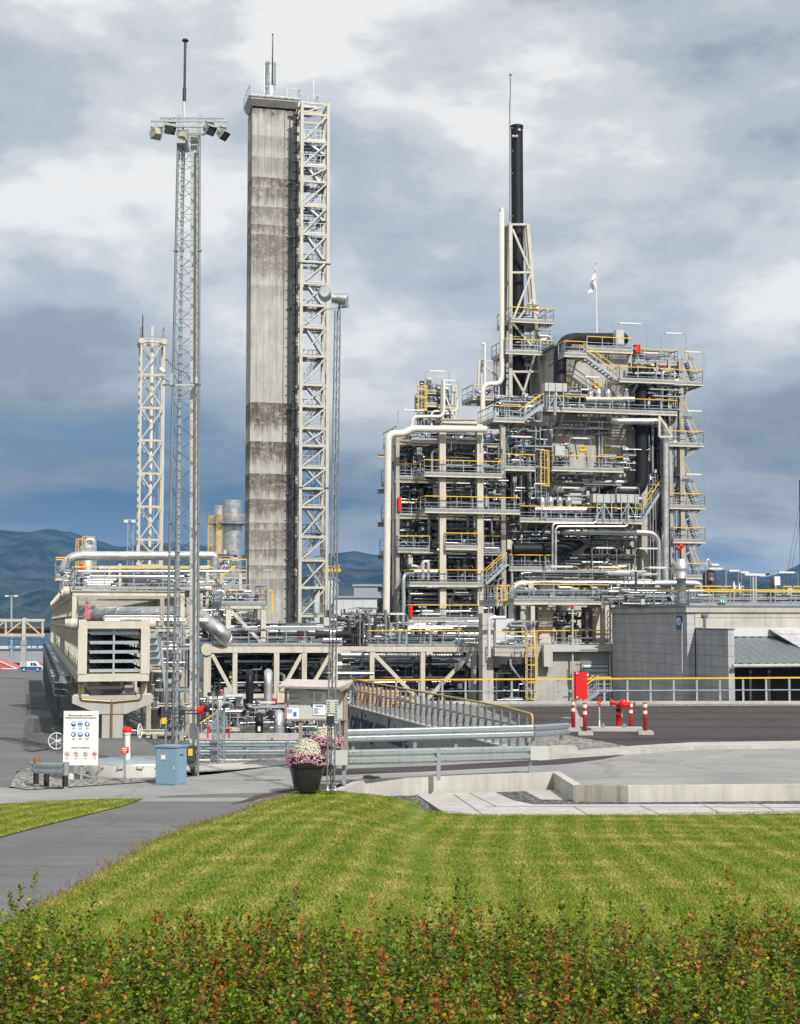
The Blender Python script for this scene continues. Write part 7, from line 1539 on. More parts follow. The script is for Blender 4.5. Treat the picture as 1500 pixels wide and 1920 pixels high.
sl_ = [Zp(x, y, -.43) for x, y in [(780, 1490), (1034, 1482), (1072, 1496), (1178, 1500), (2100, 1492), (2100, 1518), (1300, 1529), (900, 1530), (833, 1525)]]
drape('slab_pavement', sl_, flat, -.60, M['concp'], 50., thick=.19)
for pl in ([(930, 1486), (985, 1484), (1015, 1500), (1620, 1503), (1620, 1507), (1000, 1508), (962, 1500)], [(690, 1494), (780, 1492), (800, 1506), (812, 1522), (740, 1507), (680, 1500)]): drape('gravel', [Zp(x, y, -.41) for x, y in pl], lambda x, y: -.41, .012, m_gravd, 50.)
b = MB()
for x0, y0_, x1, y1_ in ((850, 1489, 905, 1527), (880, 1487, 930, 1512), (1075, 1512, 1105, 1529), (1140, 1501, 1165, 1506), (1178, 1502, 1205, 1508), (1300, 1499, 1325, 1504), (1200, 1511, 1240, 1528), (1320, 1510, 1350, 1524), (1420, 1506, 1450, 1519), (910, 1512, 1500, 1514)):
    p, q = Zp(x0, y0_, -.408), Zp(x1, y1_, -.408); b.bar(p, q, .022, .008)
structure(b.build('slab_joint', 'darkm', None, False))
# --- long railing on the terrace edge
t = thing('long_railing', 'long galvanised railing with a yellow handrail along the terrace edge', 'railing', (12, 78, TZ), False)
P0, P1 = Zp(656, 1319.5, TZ), Zp(1700, 1318.5, TZ); zt0_ = W(700, 1275, P0.y).z-TZ; b = MB(); y_ = MB(); n = 25
for i in range(n):
    px = 656+i*43.4; p = Zp(px, 1319.4-.04*i, TZ); hz = W(px, 1275.3-(px-656)*.0055, p.y).z; b2 = MB(); b2.bar(p, (p.x, p.y, hz), .10, .06, (0, 1, 0)); b2.build('post', 'galvl', t, False)
p, q = W(656, 1275.2, P0.y), W(1700, 1269.5, P1.y); y_.bar(p, q, .085, .075); y_.build('handrail', 'yellow', t, False); b.bar(W(656, 1296.5, P0.y), W(1700, 1292.5, P1.y), .07, .05); b.build('mid_rail', 'galvl', t, False)
b = MB(); b.box((P0.x-.2, P0.y-.2, TZ-.02), (P1.x, P0.y+.25, TZ+.13)); structure(b.build('terrace_kerb', 'concp', None, False))
# --- retaining wall with the painted words
qa, qb = Zp(655, 1326, TZ), Zp(993, 1418, TZ); dn = (qb-qa).normalized(); nr = V3(dn.y, -dn.x, 0); nr = nr if nr.x < 0 else -nr
t = thing('retaining_wall', 'sloping concrete retaining wall with dark blue painted words below the picket railing', 'wall', (qa.x, qa.y, -3), False)
b = MB(); b.prism([qa+V3(0, 0, .03), qb+V3(0, 0, .03), qb+V3(0, 0, -3), qa+V3(0, 0, -3)-dn*.5], -nr*.3); b.build('wall_body', 'concw', t, False)
b = MB(); b.prism([qa+nr*.03+V3(0, 0, .032), qb+nr*.03+V3(0, 0, .032), qb+nr*.03+V3(0, 0, .09), qa+nr*.03+V3(0, 0, .09)], -nr*.36); b.build('coping', 'concp', t, False)
text('catching our future', 1.55, 'ink', t, qa+dn*6.3+nr*.03+V3(0, 0, -.62), dn, (0, 0, 1), ext=.01, sx=.98)
b = MB(); c_ = qa+dn*.55+nr*.03+V3(0, 0, -1.35); b.bar(c_-dn*.2, c_+dn*.2, .03, .3); b.build('lettering', 'ink', t, False)
t = thing('picket_railing', 'railing of flat grey pickets with a yellow handrail sloping down the retaining wall', 'railing', (qb.x, qb.y, TZ), False)
L_ = (qb-qa).length; n = 31
for i in range(n):
    s_ = (i+.3)*L_/n; c_ = qa+dn*s_-nr*.12+V3(0, 0, .09); top = 1.30 if i < n-1 else 1.1
    b = MB(); b.bar(c_, c_+V3(0, 0, top-.15), .025, .13, nr+dn*.2) ; b.bar(c_+dn*.05, c_+dn*.05+V3(0, 0, top), .035); b.build('picket', 'mastz', t, False)
b = MB(); tz = V3(0, 0, 1.40); e_ = qb-dn*2.8; b.tube([qa-nr*.1+tz, e_-nr*.1+tz, qb-nr*.1+V3(0, 0, 1.32), qb-nr*.1+V3(0, 0, .7)], .04, 8, bend=.15); b.build('handrail', 'brass2', t, False); b = MB(); b.tube([qa-nr*.16+V3(0, 0, .85), qb-nr*.16+V3(0, 0, .85)], .03, 6); b.build('mid_rail', 'galvd', t, False)
for k, (x0, x1, y0_, y1_, dd, lab) in enumerate(((672, 692, 1288, 1321, 77, 'narrow stack of pine boards behind the first pickets'), (691, 718, 1290, 1322, 76.2, 'tall pine crate behind the pickets'), (716, 748, 1295, 1322, 75.4, 'lower pine crate behind the pickets'))):
    t = thing('timber_crate', lab, 'crate', Zp((x0+x1)/2, 1322, TZ), False, 'pine crates behind the pickets')
    for j in range(6):
        p, q = W(x0, y1_, dd), W(x1, y0_, dd); z0_ = TZ+(q.z-TZ)*j/6+.015; z1_ = TZ+(q.z-TZ)*(j+1)/6-.015; b = MB(); b.box((p.x, dd, z0_), (q.x, dd+.9, z1_)); b.build('board', 'woodl', t, False)
b = MB(); b.bar(W(748, 1308, 75), W(776, 1317, 73.5), .3, .2); single('timber_beam', b, 'woodl', 'single pine beam leaning right of the pine crates', 'beam', False)
# --- guardrails
def wprof(h, o=.07):
    return [(0, .5), (0, .44), (-o, .36), (-o, .16), (0, .07), (0, -.07), (-o, -.16), (-o, -.36), (0, -.44), (0, -.5)]
def wbeam(b, p, q, h=.4, o=.07, th=.012):
    p = Vector(p); q = Vector(q); d = (q-p); d.z = 0; d.normalize(); n_ = V3(-d.y, d.x, 0); n_ = n_ if n_.y > 0 else -n_; pr = wprof(h, o)
    vs = [c+n_*(dd+e)+V3(0, 0, hh*h) for c in (p, q) for e in (0, th) for dd, hh in pr]; k = len(pr); fs = []
    for i in range(k-1): fs += [(i, i+1, 2*k+i+1, 2*k+i), (k+i, 3*k+i, 3*k+i+1, k+i+1)]
    fs += [(0, 2*k, 3*k, k), (k-1, 2*k-1, 4*k-1, 3*k-1)]; b.add(vs, fs)
M['guard'] = mat('guardrail_zinc', (.56, .60, .62), .32, .75, noise=(1.2, .35, (.42, .46, .48)))
t = thing('guardrail', 'upper guardrail standing behind, bending back towards the terrace', 'guardrail', (1, 46, 0), False, 'galvanised guardrails on the road')
pts = [W(642, 1380, 46), W(1000, 1371, 47.4), W(1066, 1366, 50.5)]
for p, q in zip(pts[:-1], pts[1:]): b = MB(); wbeam(b, p, q, .40); b.build('rail_beam', 'guard', t, False)
b = MB(); p = pts[0]; b.add([(p.x, p.y, p.z-.2), (p.x, p.y, p.z+.2), (p.x-.17, p.y+.02, p.z-.14), (p.x-.17, p.y+.02, p.z+.14), (p.x, p.y+.02, p.z-.2), (p.x, p.y+.02, p.z+.2)], [(0, 1, 3, 2), (4, 2, 3, 5), (0, 4, 5, 1)]); b.build('end_plate', 'guard', t, False)
for px, yy_ in ((662, 46.15), (778, 46.5), (855, 46.9), (1000, 47.6), (1053, 50.1)):
    p = W(px, 1378, yy_); b = MB(); b.hbeam((p.x, p.y+.14, -.05), (p.x, p.y+.14, p.z+.15), .1, .12, .02); b.build('post', 'galv', t, False)
t = thing('guardrail', 'lower guardrail standing on the low concrete wall in front', 'guardrail', (1, 42, 0), False, 'galvanised guardrails on the road')
p, q = W(652, 1420, 40.9), W(994, 1411.5, 43.5)
m3 = p.lerp(q, .5); 
for a_, c_ in ((p, m3), (m3, q)): b = MB(); wbeam(b, a_, c_, .41); b.build('rail_beam', 'guard', t, False)
for a_, x1, lab in ((p, -.62, 'l'), (q, .52, 'r')):
    b = MB(); b.box((min(a_.x, a_.x+x1), a_.y-.10, a_.z-.2), (max(a_.x, a_.x+x1), a_.y-.06, a_.z+.2)); b.build('end_plate', 'board', t, False)
for s_, px in ((0., 645), (.5, 822), (1., 995)):
    c_ = p.lerp(q, s_); c_.x = W(px, 1420, c_.y).x; b = MB(); b.hbeam((c_.x, c_.y+(-.09 if s_ == .5 else .12), -.02), (c_.x, c_.y+(-.09 if s_ == .5 else .12), c_.z+.2), .11, .13, .02); b.build('post', 'galv', t, False)
b = MB()
for s_ in (.03, .48, .52, .97):
    for dz in (-.13, .13): c_ = p.lerp(q, s_); b.lathe((c_.x, c_.y-.10, c_.z+dz), [(0, 0), (.018, 0), (.018, .04)], 6, 'y').cut()
b.build('bolt', 'galvd', t, False)
t = thing('guardrail', 'short curved guardrail on black posts at the far left beside the sign', 'guardrail', W(92, 1478, 39.4), False)
cp_ = [W(60, 1436, 40.6), W(64, 1439, 39.9), W(92, 1440.5, 39.5), W(120, 1440.5, 39.2)]
for a_, c_ in zip(cp_[:-1], cp_[1:]): b = MB(); wbeam(b, a_, c_, .30, .05); b.build('rail_beam', 'guard', t, False)
b = MB(); c_ = W(123, 1441, 39.3); b.tube([c_-V3(0, 0, .17), c_+V3(0, 0, .17)], .09, 14); b.build('end_cap', 'guard', t, False)
for x, yb in ((67.5, 1474), (87, 1477), (122, 1479)): p = Zp(x, yb, 0); b = MB(); b.tube([(p.x, p.y+.0, -.0), (p.x, p.y, .42)], .075, 12); b.build('post', 'rubber', t, False); b = MB(); b.tube([(p.x, p.y, -.03), (p.x, p.y, .06)], .08, 12); b.build('post_foot', 'wood', t, False)
b = MB(); c_ = W(69, 1427, 39.9); b.tube([c_+V3(0, 0, -.1), c_+V3(0, 0, .04), c_+V3(-.02, 0, .1)], .08, 10, rad=[.08, .1, .05]); b.build('rope_wrap', 'rust', t, False)
# barrier stack near the truss bridge
t = thing('barrier_fence', 'dull three-beam barrier fence behind the front flower pot', 'barrier', W(455, 1435, 50), False, None)
for y0_ in (1395, 1411, 1428): b = MB(); wbeam(b, W(372, y0_, 49.6), W(556, y0_-.5, 50.4), .17, .045); b.build('rail_beam', 'lime' if y0_ == 1428 else 'galvl', t, False)
for x in (380, 458, 540): p = W(x, 1400, 50.2); b = MB(); b.bar((p.x, 50.25, -.2), (p.x, 50.25, W(x, 1387, 50.2).z), .08); b.build('post', 'galv', t, False)
t = thing('barrier_fence', 'second dull barrier fence further back towards the riser pipes', 'barrier', W(455, 1425, 55), False, None)
for y0_ in (1389, 1401, 1418): b = MB(); wbeam(b, W(372, y0_, 55), W(560, y0_, 55.4), .16, .045); b.build('rail_beam', 'galvl', t, False)
for x in (400, 455, 510, 560): p = W(x, 1400, 55.2); b = MB(); b.bar((p.x, 55.25, -.6), (p.x, 55.25, W(x, 1384, 55.2).z), .08); b.build('post', 'galvd', t, False)
b = MB(); b.tube([W(372, 1384, 57), W(450, 1386, 57), W(548, 1384.5, 57)], .022, 5); single('barrier_tape', b, 'pink', 'pale red tape line strung above the dull barriers', 'tape', False)
t = thing('pipe_channel', 'pale concrete channel edge behind the barriers', 'kerb', W(460, 1382, 60), False); b = MB(); p, q = W(372, 1387, 60), W(560, 1376, 60); b.box((p.x, 60, p.z), (q.x, 60.4, q.z)); b.build('channel_wall', 'concp', t, False)
# riser pipes at the bridge
def P66(x, y, d=66): return W(x, y, d)
for lab, pts, r_, m_ in (('black riser pipe dropping from the truss bridge', [P66(468, 1262, 70), P66(468, 1262), P66(468, 1330)], .165, 'black'), ('silver riser pipe dropping from the truss bridge', [P66(503, 1262, 70), P66(503, 1262), P66(503, 1335)], .19, 'alu'), ('black elbow pipe entering the ground in front', [P66(486, 1343, 66), P66(486, 1343, 63), P66(486, 1376, 63)], .165, 'black'), ('silver elbow pipe entering the ground right of the black one', [P66(523, 1340, 66), P66(523, 1340, 63), P66(523, 1372, 63)], .2, 'alu')):
    pipe('riser_pipe', lab, pts, r_, m_, bend=.5, rings=.8, grid=False, n=18, group='riser pipes by the notice board')
b = MB(); b.tube([P66(523, 1364, 63), P66(523, 1380, 63)], .24, 20); single('pipe_sleeve', b, 'alub', 'steel sleeve round the foot of the silver elbow pipe', 'pipe', False)
vt = thing('valve_group', 'valves, flanges and small platform around the riser pipes', 'valves', P66(490, 1375), False); r = random.Random(9)
def cl_world(par, x0, x1, y0_, y1_, d0, d1, n, seed, **k):
    a_, c_ = W(x0, y1_, d0), W(x1, y0_, d0); ga = lambda p: V3(p.x*CA+p.y*SA, -p.x*SA+p.y*CA, p.z); A_, C_ = ga(a_), ga(c_); clutter(par, A_.x, C_.x, min(A_.y, C_.y), max(A_.y, C_.y)+(d1-d0), a_.z, c_.z, n, seed, **k)
cl_world(vt, 462, 540, 1318, 1352, 65, 67, 34, 901, dark=.3, sc=.55); cl_world(vt, 540, 640, 1300, 1385, 66, 70, 60, 902, dark=.35, sc=.6); cl_world(vt, 385, 465, 1310, 1380, 66, 70, 60, 903, dark=.2, sc=.55)
b = MB(); b.bar(P66(422, 1304, 60), P66(456, 1304, 60), .10, .09); b.bar(P66(487, 1317, 62), P66(516, 1317, 62), .08, .08); b.build('lamp_housing', 'lampw', vt, False)
b = MB(); b.box(tuple(P66(420, 1371, 66)), tuple(P66(505, 1361, 67))); b.build('platform_beam', 'cream', vt, False)
b = MB()
for x in (425, 446, 463, 480, 492): b.bar(P66(x, 1362, 66), P66(x, 1330, 66), .05)
for y in (1330, 1345): b.bar(P66(425, y, 66), P66(492, y, 66), .04)
b.build('railing', 'galvl', vt, False); b = MB()
for x, y in ((476, 1362), (523, 1359)): b.box(tuple(P66(x-1.5 if x < 500 else x-2, y+8, 62.75)), tuple(P66(x+8 if x < 500 else x+2, y, 62.78)))
b = MB(); b.box(tuple(P66(483.5, 1371, 62.8)), tuple(P66(488.5, 1362, 62.82))); b.box(tuple(P66(521, 1360, 62.78)), tuple(P66(525.5, 1354, 62.8))).build('marker_plate', 'white', vt, False)
b = MB()
for x in (514, 519, 484, 493): b.bar(P66(x, 1325 if x > 500 else 1332, 68), P66(x, 1309, 68), .07)
b.bar(P66(476, 1313, 68), P66(496, 1313, 68), .08); b.build('fire_pipe', 'red', vt, False)
b = MB()
for x, y in ((390, 1363), (430, 1367)): p = P66(x, y, 60); b.lathe((p.x, p.y, p.z), [(0, -.04), (.11, -.03), (.11, .03), (0, .04)], 12); b.bar((p.x, p.y, p.z-.6), (p.x, p.y, p.z-.04), .05)
b.build('hydrant_cap', 'red', vt, False)
sh = thing('service_stair', 'small stair with yellow handrail left of the riser pipes', 'stairs', P66(395, 1375, 62), False); b = MB()
for k in (0, .7): b.bar(P66(375, 1356, 62+k), P66(408, 1334, 62+k), .05)
b.build('handrail', 'yellow', sh, False); b = MB()
for k in range(7): p = P66(378+k*4.2, 1378-k*4.2, 62); b.box((p.x, 62, p.z-.02), (p.x+.14, 62.7, p.z+.02))
for k in (0, .7): b.bar(P66(376, 1380, 62+k), P66(406, 1350, 62+k), .04, .12)
for x, y in ((378, 1378), (392, 1366), (406, 1352)): b.bar(P66(x, y, 62), P66(x, y-23, 62), .04)
b.build('stair_flight', 'galvl', sh, False)
for x0, x1, yb, yt, dd, lab in ((398, 407, 1428, 1302, 51.5, 'left small lattice lamp post behind the barriers'), (409, 420, 1437, 1326, 49.2, 'right small lattice lamp post on a concrete footing')):
    t = thing('lattice_post', lab, 'lamp post', W((x0+x1)/2, yb, dd), False, 'small lattice lamp posts'); p = W((x0+x1)/2, yb, dd); q = W((x0+x1)/2, yt, dd); s_ = (x1-x0)*dd/2800; b = MB(); lattice(b, (p.x, p.y), s_, s_, p.z, q.z, 22, .03, .012); b.build('lattice', 'galv', t, False)
    b = MB(); b.box((p.x-.28, p.y-.2, p.z-.2), (p.x+.28, p.y+.25, p.z+.02)); b.build('footing', 'concp', t, False); b = MB(); b.tube([(q.x-.15, q.y-.1, q.z+.02), (q.x-.15, q.y-.25, q.z+.02)], .06, 12, rad=[.04, .075]); b.cut().tube([(q.x+.12, q.y-.1, q.z+.03), (q.x+.12, q.y-.25, q.z+.03)], .06, 12, rad=[.04, .075]); b.build('lamp_head', 'rubber', t, False)
# --- notice board under a small roof
Yn = 44.5; nb = thing('notice_board', 'roofed timber notice board with maps and papers behind the slim mast', 'notice board', W(600, 1438, Yn), False); NB = lambda x, y, dy=0: W(x, y, Yn+dy)
b = MB()
for x in (563, 648): b.bar((NB(x, 1400).x, Yn+.08, 0), (NB(x, 1400).x, Yn+.08, NB(x, 1280).z), .11)
b.build('post', 'wood', nb, False)
b = MB(); b.bar(NB(641, 1350, .1), NB(654, 1420, .3), .1, .06); b.build('brace', 'wood', nb, False)
b = MB(); b.box(tuple(NB(541, 1350, 0)), tuple(NB(645, 1287, .06))); b.build('panel', 'board', nb, False)
b = MB()
for x0, y0_, x1, y1_ in ((535, 1351, 645, 1347), (533.5, 1351, 539, 1287), (644, 1351, 649, 1285), (536, 1288, 646, 1284)): b.box(tuple(NB(x0, y0_, -.04)), tuple(NB(x1, y1_, .1)))
b.build('frame', 'wood', nb, False)
b = MB(); f0 = [NB(521, 1287, -.45), NB(651, 1290, -.45), NB(660, 1276, .25), NB(536, 1273, .25)]; bk = [NB(536, 1273, .25), NB(660, 1276, .25), NB(668, 1292, 1.0), NB(545, 1289, 1.0)]; b.prism(f0, (0, 0, -.05)); b.prism(bk, (0, 0, -.05)); b.build('roof', 'shingle', nb, False)
b = MB(); b.bar(NB(638, 1296, -.46), NB(651, 1290, -.46), .1, .03); b.prism([NB(636, 1289, -.47), NB(652, 1289.5, -.47), NB(661, 1276, .24), NB(660, 1281, .24), NB(640, 1298, -.47)], (.03, 0, 0)); b.bar(NB(521, 1288, -.46), NB(650, 1291, -.46), .03, .06); b.build('fascia', 'wood', nb, False)
b = MB()
for x0, y0_, x1, y1_ in ((537, 1349, 561, 1327), (587, 1318, 611, 1297), (587, 1341, 610, 1320)): b.box(tuple(NB(x0, y0_, -.03)), tuple(NB(x1, y1_, -.005))).cut()
b.build('paper', 'paper', nb, False)
b = MB(); b.box(tuple(NB(550, 1343, -.04)), tuple(NB(556, 1335, -.032))); b.cut().box(tuple(NB(592, 1325, -.04)), tuple(NB(606, 1323, -.032))); b.build('picture', 'signb', nb, False)
b = MB()
for k in range(8): b.box(tuple(NB(590, 1301+k*1.9, -.038)), tuple(NB(590+14+4*math.sin(k*3), 1301.6+k*1.9, -.032)))
for k in range(6): b.box(tuple(NB(589, 1328+k*1.9, -.038)), tuple(NB(597+2*math.sin(k*2), 1328.6+k*1.9, -.032)))
for k in range(4): b.box(tuple(NB(539, 1330+k*2.0, -.038)), tuple(NB(548, 1330.6+k*2, -.032)))
for x0, y0_, x1 in ((544, 1296, 552), (543, 1307.5, 561), (543, 1310, 551), (543, 1318, 560), (545, 1320, 552), (552, 1345, 556), (541, 1299, 556), (541, 1344.6, 556)): b.box(tuple(NB(x0, y0_+.7, -.012)), tuple(NB(x1, y0_, -.008)))
for y in (1296.5, 1310.2, 1326.8): b.box(tuple(NB(538, y, -.012)), tuple(NB(562, y-.35, -.008)))
b.box(tuple(NB(562.2, 1346, -.012)), tuple(NB(562.6, 1296, -.008))); b.build('lettering', 'text', nb, False)
b = MB(); c_ = NB(580, 1291.5, -.03)
for k in range(9): a0, a1 = .7+k*.6, .7+(k+1)*.6; b.bar(c_+V3(math.cos(a0)*.05, 0, math.sin(a0)*.045), c_+V3(math.cos(a1)*.05, 0, math.sin(a1)*.045), .018)
b.bar(c_+V3(.03, 0, -.05), c_+V3(.07, 0, .03), .02); b.box(tuple(NB(586, 1292.2, -.03)), tuple(NB(599, 1291, -.025))); b.box(tuple(NB(586, 1294.5, -.03)), tuple(NB(597, 1293.6, -.025))); b.build('logo', 'signb', nb, False)
b = MB()
for y, m_ in ((1305, 0), (1323, 1)): p = NB(584.5, y, -.03); b.m = m_; b.lathe((p.x, p.y, p.z), [(0, 0), (.022, 0), (.022, .02)], 10, 'y')
b.build('magnet', ['redd', 'rubber'], nb, False)
text('YOUR SAFETY IS OUR RESPONSIBILITY', .05, 'text', nb, NB(592, 1344.5, -.01), (1, 0, 0), (0, 0, 1), ext=.002) if False else None
# --- flower pots
def flowers(cx, cy, z0, R_, seed, n1=2100, n2=1000):
    r_ = np.random.default_rng(seed); V = []; T = []; C = []
    def disc(c, nrm, rad, col, k=5):
        nrm = nrm/np.linalg.norm(nrm); a_ = np.cross(nrm, [0.3, .2, 1.]); a_ /= np.linalg.norm(a_); b_ = np.cross(nrm, a_); o0 = len(V); V.append(c+nrm*.004); C.append([.55, .5, .15] if col[0] > .5 and col[1] > .5 else [.3, .05, .15])
        ph = r_.random()*6; m = 2*k
        for j in range(m): rr = rad*(1 if j % 2 == 0 else .66); V.append(c+(a_*math.cos(ph+j*math.pi/k)+b_*math.sin(ph+j*math.pi/k))*rr+nrm*(.006*(j % 2))); C.append(col)
        for j in range(m): T.append((o0, o0+1+j, o0+1+(j+1) % m))
    for i in range(n1+n2):
        white = i < n1; th = r_.random()*6.28
        if white: ph = math.acos(1-r_.random()*.95); rad = R_*.70*(1+r_.normal(0, .05)); c = np.array([cx+rad*math.sin(ph)*math.cos(th), cy+rad*math.sin(ph)*math.sin(th), z0+.12+rad*1.15*math.cos(ph)]); nn = np.array([math.sin(ph)*math.cos(th), math.sin(ph)*math.sin(th), math.cos(ph)+.2]); col = np.array([.88, .87, .80])*(.75+.3*r_.random())
        else: u_ = r_.random(); ph = 2*math.pi*r_.random(); rad = R_*(.98+.12*math.cos(ph)); c = np.array([cx+rad*math.cos(th), cy+rad*math.sin(th), z0+.06+.13*math.sin(ph)+.05*math.sin(th*3)]); nn = np.array([math.cos(th)*.8, math.sin(th)*.8, .6]); k_ = r_.random(); col = (np.array([.80, .42, .58]) if k_ < .5 else np.array([.62, .25, .52]) if k_ < .7 else np.array([.88, .66, .66]))*(.75+.35*r_.random())
        disc(c, nn+r_.normal(0, .35, 3), (.020 if white else .026)*(.8+.5*r_.random()), col)
    Vf = np.array(V); Tf = np.array(T); Cf = np.array(C); V2 = []; C2 = []
    for i in range(2600):
        th = r_.random()*6.28; ph = math.acos(1-r_.random()); q = r_.random()**.4; wide = r_.random() < .45
        if wide: rad = R_*(.6+.45*r_.random()); c = np.array([cx+rad*math.cos(th), cy+rad*math.sin(th), z0+.0+.14*r_.random()])
        else: rad = R_*.60*q; c = np.array([cx+rad*math.sin(ph)*math.cos(th), cy+rad*math.sin(ph)*math.sin(th), z0+.08+rad*1.1*math.cos(ph)])
        d = r_.normal(0, 1, 3); d[2] = abs(d[2])+.3; d /= np.linalg.norm(d); s_ = np.cross(d, [0, 0, 1.]); s_ /= (np.linalg.norm(s_)+1e-6); l_ = .05; V2 += [c, c+d*l_*.5+s_*.012, c+d*l_, c+d*l_*.5-s_*.012]; k_ = r_.random(); C2 += [[.05+.05*k_, .10+.06*k_, .02]]*4
    return Vf, Tf, Cf, np.array(V2), np.arange(len(V2)).reshape(-1, 4), np.array(C2)
m_petal = leafmat('flower_petals', .2, .7)
def potf(px, yb, yrim, wpx, Yp, lab, seed, zb=None):
    p = W(px, yb, Yp); s_ = Yp/2800; zr = W(px, yrim, Yp).z; Rr = wpx*s_/2; h_ = zr-p.z
    t = thing('flower_pot', lab, 'flower pot', p, False, None)
    b = MB(); b.lathe((p.x, p.y, p.z), [(0, 0), (Rr*.62, 0), (Rr*.64, .01), (Rr*.9, h_*.72), (Rr*.91, h_*.74), (Rr*.985, h_*.76), (Rr, h_*.985), (Rr*.985, h_), (Rr*.9, h_), (Rr*.88, h_*.93)], 48); b.build('pot', 'pot', t, False)
    b = MB(); b.lathe((p.x, p.y, p.z+h_*.92), [(0, .02), (Rr*.87, 0)], 24); b.build('soil', m_soil, t, False)
    Vf, Tf, Cf, V2, T2, C2 = flowers(p.x, p.y, zr-.02, Rr, seed); loc = np.array(p)
    o = tri_soup('blossom', Vf-loc, Tf, Cf, m_petal); o.parent = t; o = tri_soup('foliage', V2-loc, T2, C2, m_leaf); o.parent = t
    return t
potf(575, 1482, 1423, 71, 38.4, 'front large black pot of white and pink flowers beside the slim mast', 3)
potf(611, 1448, 1392, 55, 43.2, 'rear black flower pot half hidden behind the slim mast', 4)
# --- white safety sign
Yg = 41.6; sg = thing('safety_sign', 'tall white safety sign with blue and red round symbols at the left', 'sign', W(152, 1472, Yg), False); SG = lambda x, y, dy=0: W(x, y, Yg+dy)
b = MB(); b.box(tuple(SG(118, 1435, 0)), tuple(SG(185.5, 1333, .03))); b.build('sign_plate', 'white', sg, False); b = MB(); b.tube([SG(152, 1476, .08), SG(152, 1340, .08)], .035, 10); b.build('post', 'galvl', sg, False)
text('Påbudt personlig verneutstyr /', .058, 'text', sg, SG(151.5, 1341.5, -.005), (1, 0, 0), (0, 0, 1), ext=.002, bold=.001, sx=.98); text('Mandatory personal protective equipment', .055, 'text', sg, SG(151.5, 1345.8, -.005), (1, 0, 0), (0, 0, 1), ext=.002, bold=.001, sx=.90); text('Forbud / Prohibitions', .058, 'text', sg, SG(151, 1402, -.005), (1, 0, 0), (0, 0, 1), ext=.002, bold=.001)
for r0, y in enumerate((1357.5, 1377)):
    for c0, x in enumerate((138, 150.5, 163.5)):
        c_ = SG(x, y, -.006); b = MB(); b.lathe((c_.x, c_.y, c_.z), [(0, 0), (.068, 0), (.068, .005)], 28, 'y'); d_ = b.build('mandatory_symbol', 'signb', sg, False); k = r0*3+c0; b = MB(); q = c_+V3(0, -.004, 0)
        if k == 0: b.prism([(q.x+.045*math.cos(a), q.y, q.z+.008+.036*math.sin(a)) for a in [i*math.pi/8 for i in range(9)]], (0, .002, 0)); b.box((q.x-.052, q.y, q.z+.0), (q.x+.052, q.y+.002, q.z+.010))
        elif k == 1:
            b.add([(q.x+.052*math.cos(i*math.pi/12), q.y, q.z+.052*math.sin(i*math.pi/12)) for i in range(24)]+[(q.x+.035*math.cos(i*math.pi/12), q.y, q.z+.035*math.sin(i*math.pi/12)) for i in range(24)], [(i, (i+1) % 24, 24+(i+1) % 24, 24+i) for i in range(24)]); b.box((q.x-.05, q.y, q.z-.02), (q.x-.03, q.y+.002, q.z+.02)); b.box((q.x+.03, q.y, q.z-.02), (q.x+.05, q.y+.002, q.z+.02))
        elif k == 2: b.prism([(q.x-.015, q.y, q.z-.042), (q.x+.028, q.y, q.z-.04), (q.x+.034, q.y, q.z+.02), (q.x+.01, q.y, q.z+.046), (q.x-.012, q.y, q.z+.03)], (0, .002, 0)); b.box((q.x-.032, q.y, q.z-.03), (q.x-.02, q.y+.002, q.z+.03))
        elif k == 3: b.prism([(q.x-.046, q.y, q.z-.034), (q.x+.0, q.y, q.z-.034), (q.x+.0, q.y, q.z+.01), (q.x-.012, q.y, q.z+.042), (q.x-.03, q.y, q.z+.03), (q.x-.046, q.y, q.z-.01)], (0, .002, 0)); b.box((q.x+.012, q.y, q.z-.03), (q.x+.022, q.y+.002, q.z+.03))
        elif k == 4: b.prism([(q.x-.042, q.y, q.z+.012), (q.x+.042, q.y, q.z+.012), (q.x+.036, q.y, q.z-.018), (q.x+.01, q.y, q.z-.018), (q.x, q.y, q.z-.004), (q.x-.01, q.y, q.z-.018), (q.x-.036, q.y, q.z-.018)], (0, .002, 0)); b.prism([(q.x+.036*math.cos(a), q.y, q.z+.022+.024*math.sin(a)) for a in [i*math.pi/8 for i in range(9)]], (0, .002, 0))
        else: b.prism([(q.x-.028, q.y, q.z+.03), (q.x+.028, q.y, q.z+.03), (q.x+.03, q.y, q.z-.005), (q.x+.014, q.y, q.z-.0), (q.x+.014, q.y, q.z-.05), (q.x-.014, q.y, q.z-.05), (q.x-.014, q.y, q.z), (q.x-.03, q.y, q.z-.005)], (0, .002, 0)); b.prism([(q.x+.016*math.cos(i*.7), q.y, q.z+.042+.014*math.sin(i*.7)) for i in range(9)], (0, .002, 0))
        b.build('pictogram', 'textw', d_, False)
        b = MB()
        for j in range(2 if r0 == 0 else 3): c2 = SG(x, y+7.2+j*1.5, -.006); wd = .05-.01*j; b.box((c2.x-wd, c2.y, c2.z-.006), (c2.x+wd, c2.y+.002, c2.z+.006))
        b.build('caption', 'galvl', sg, False)
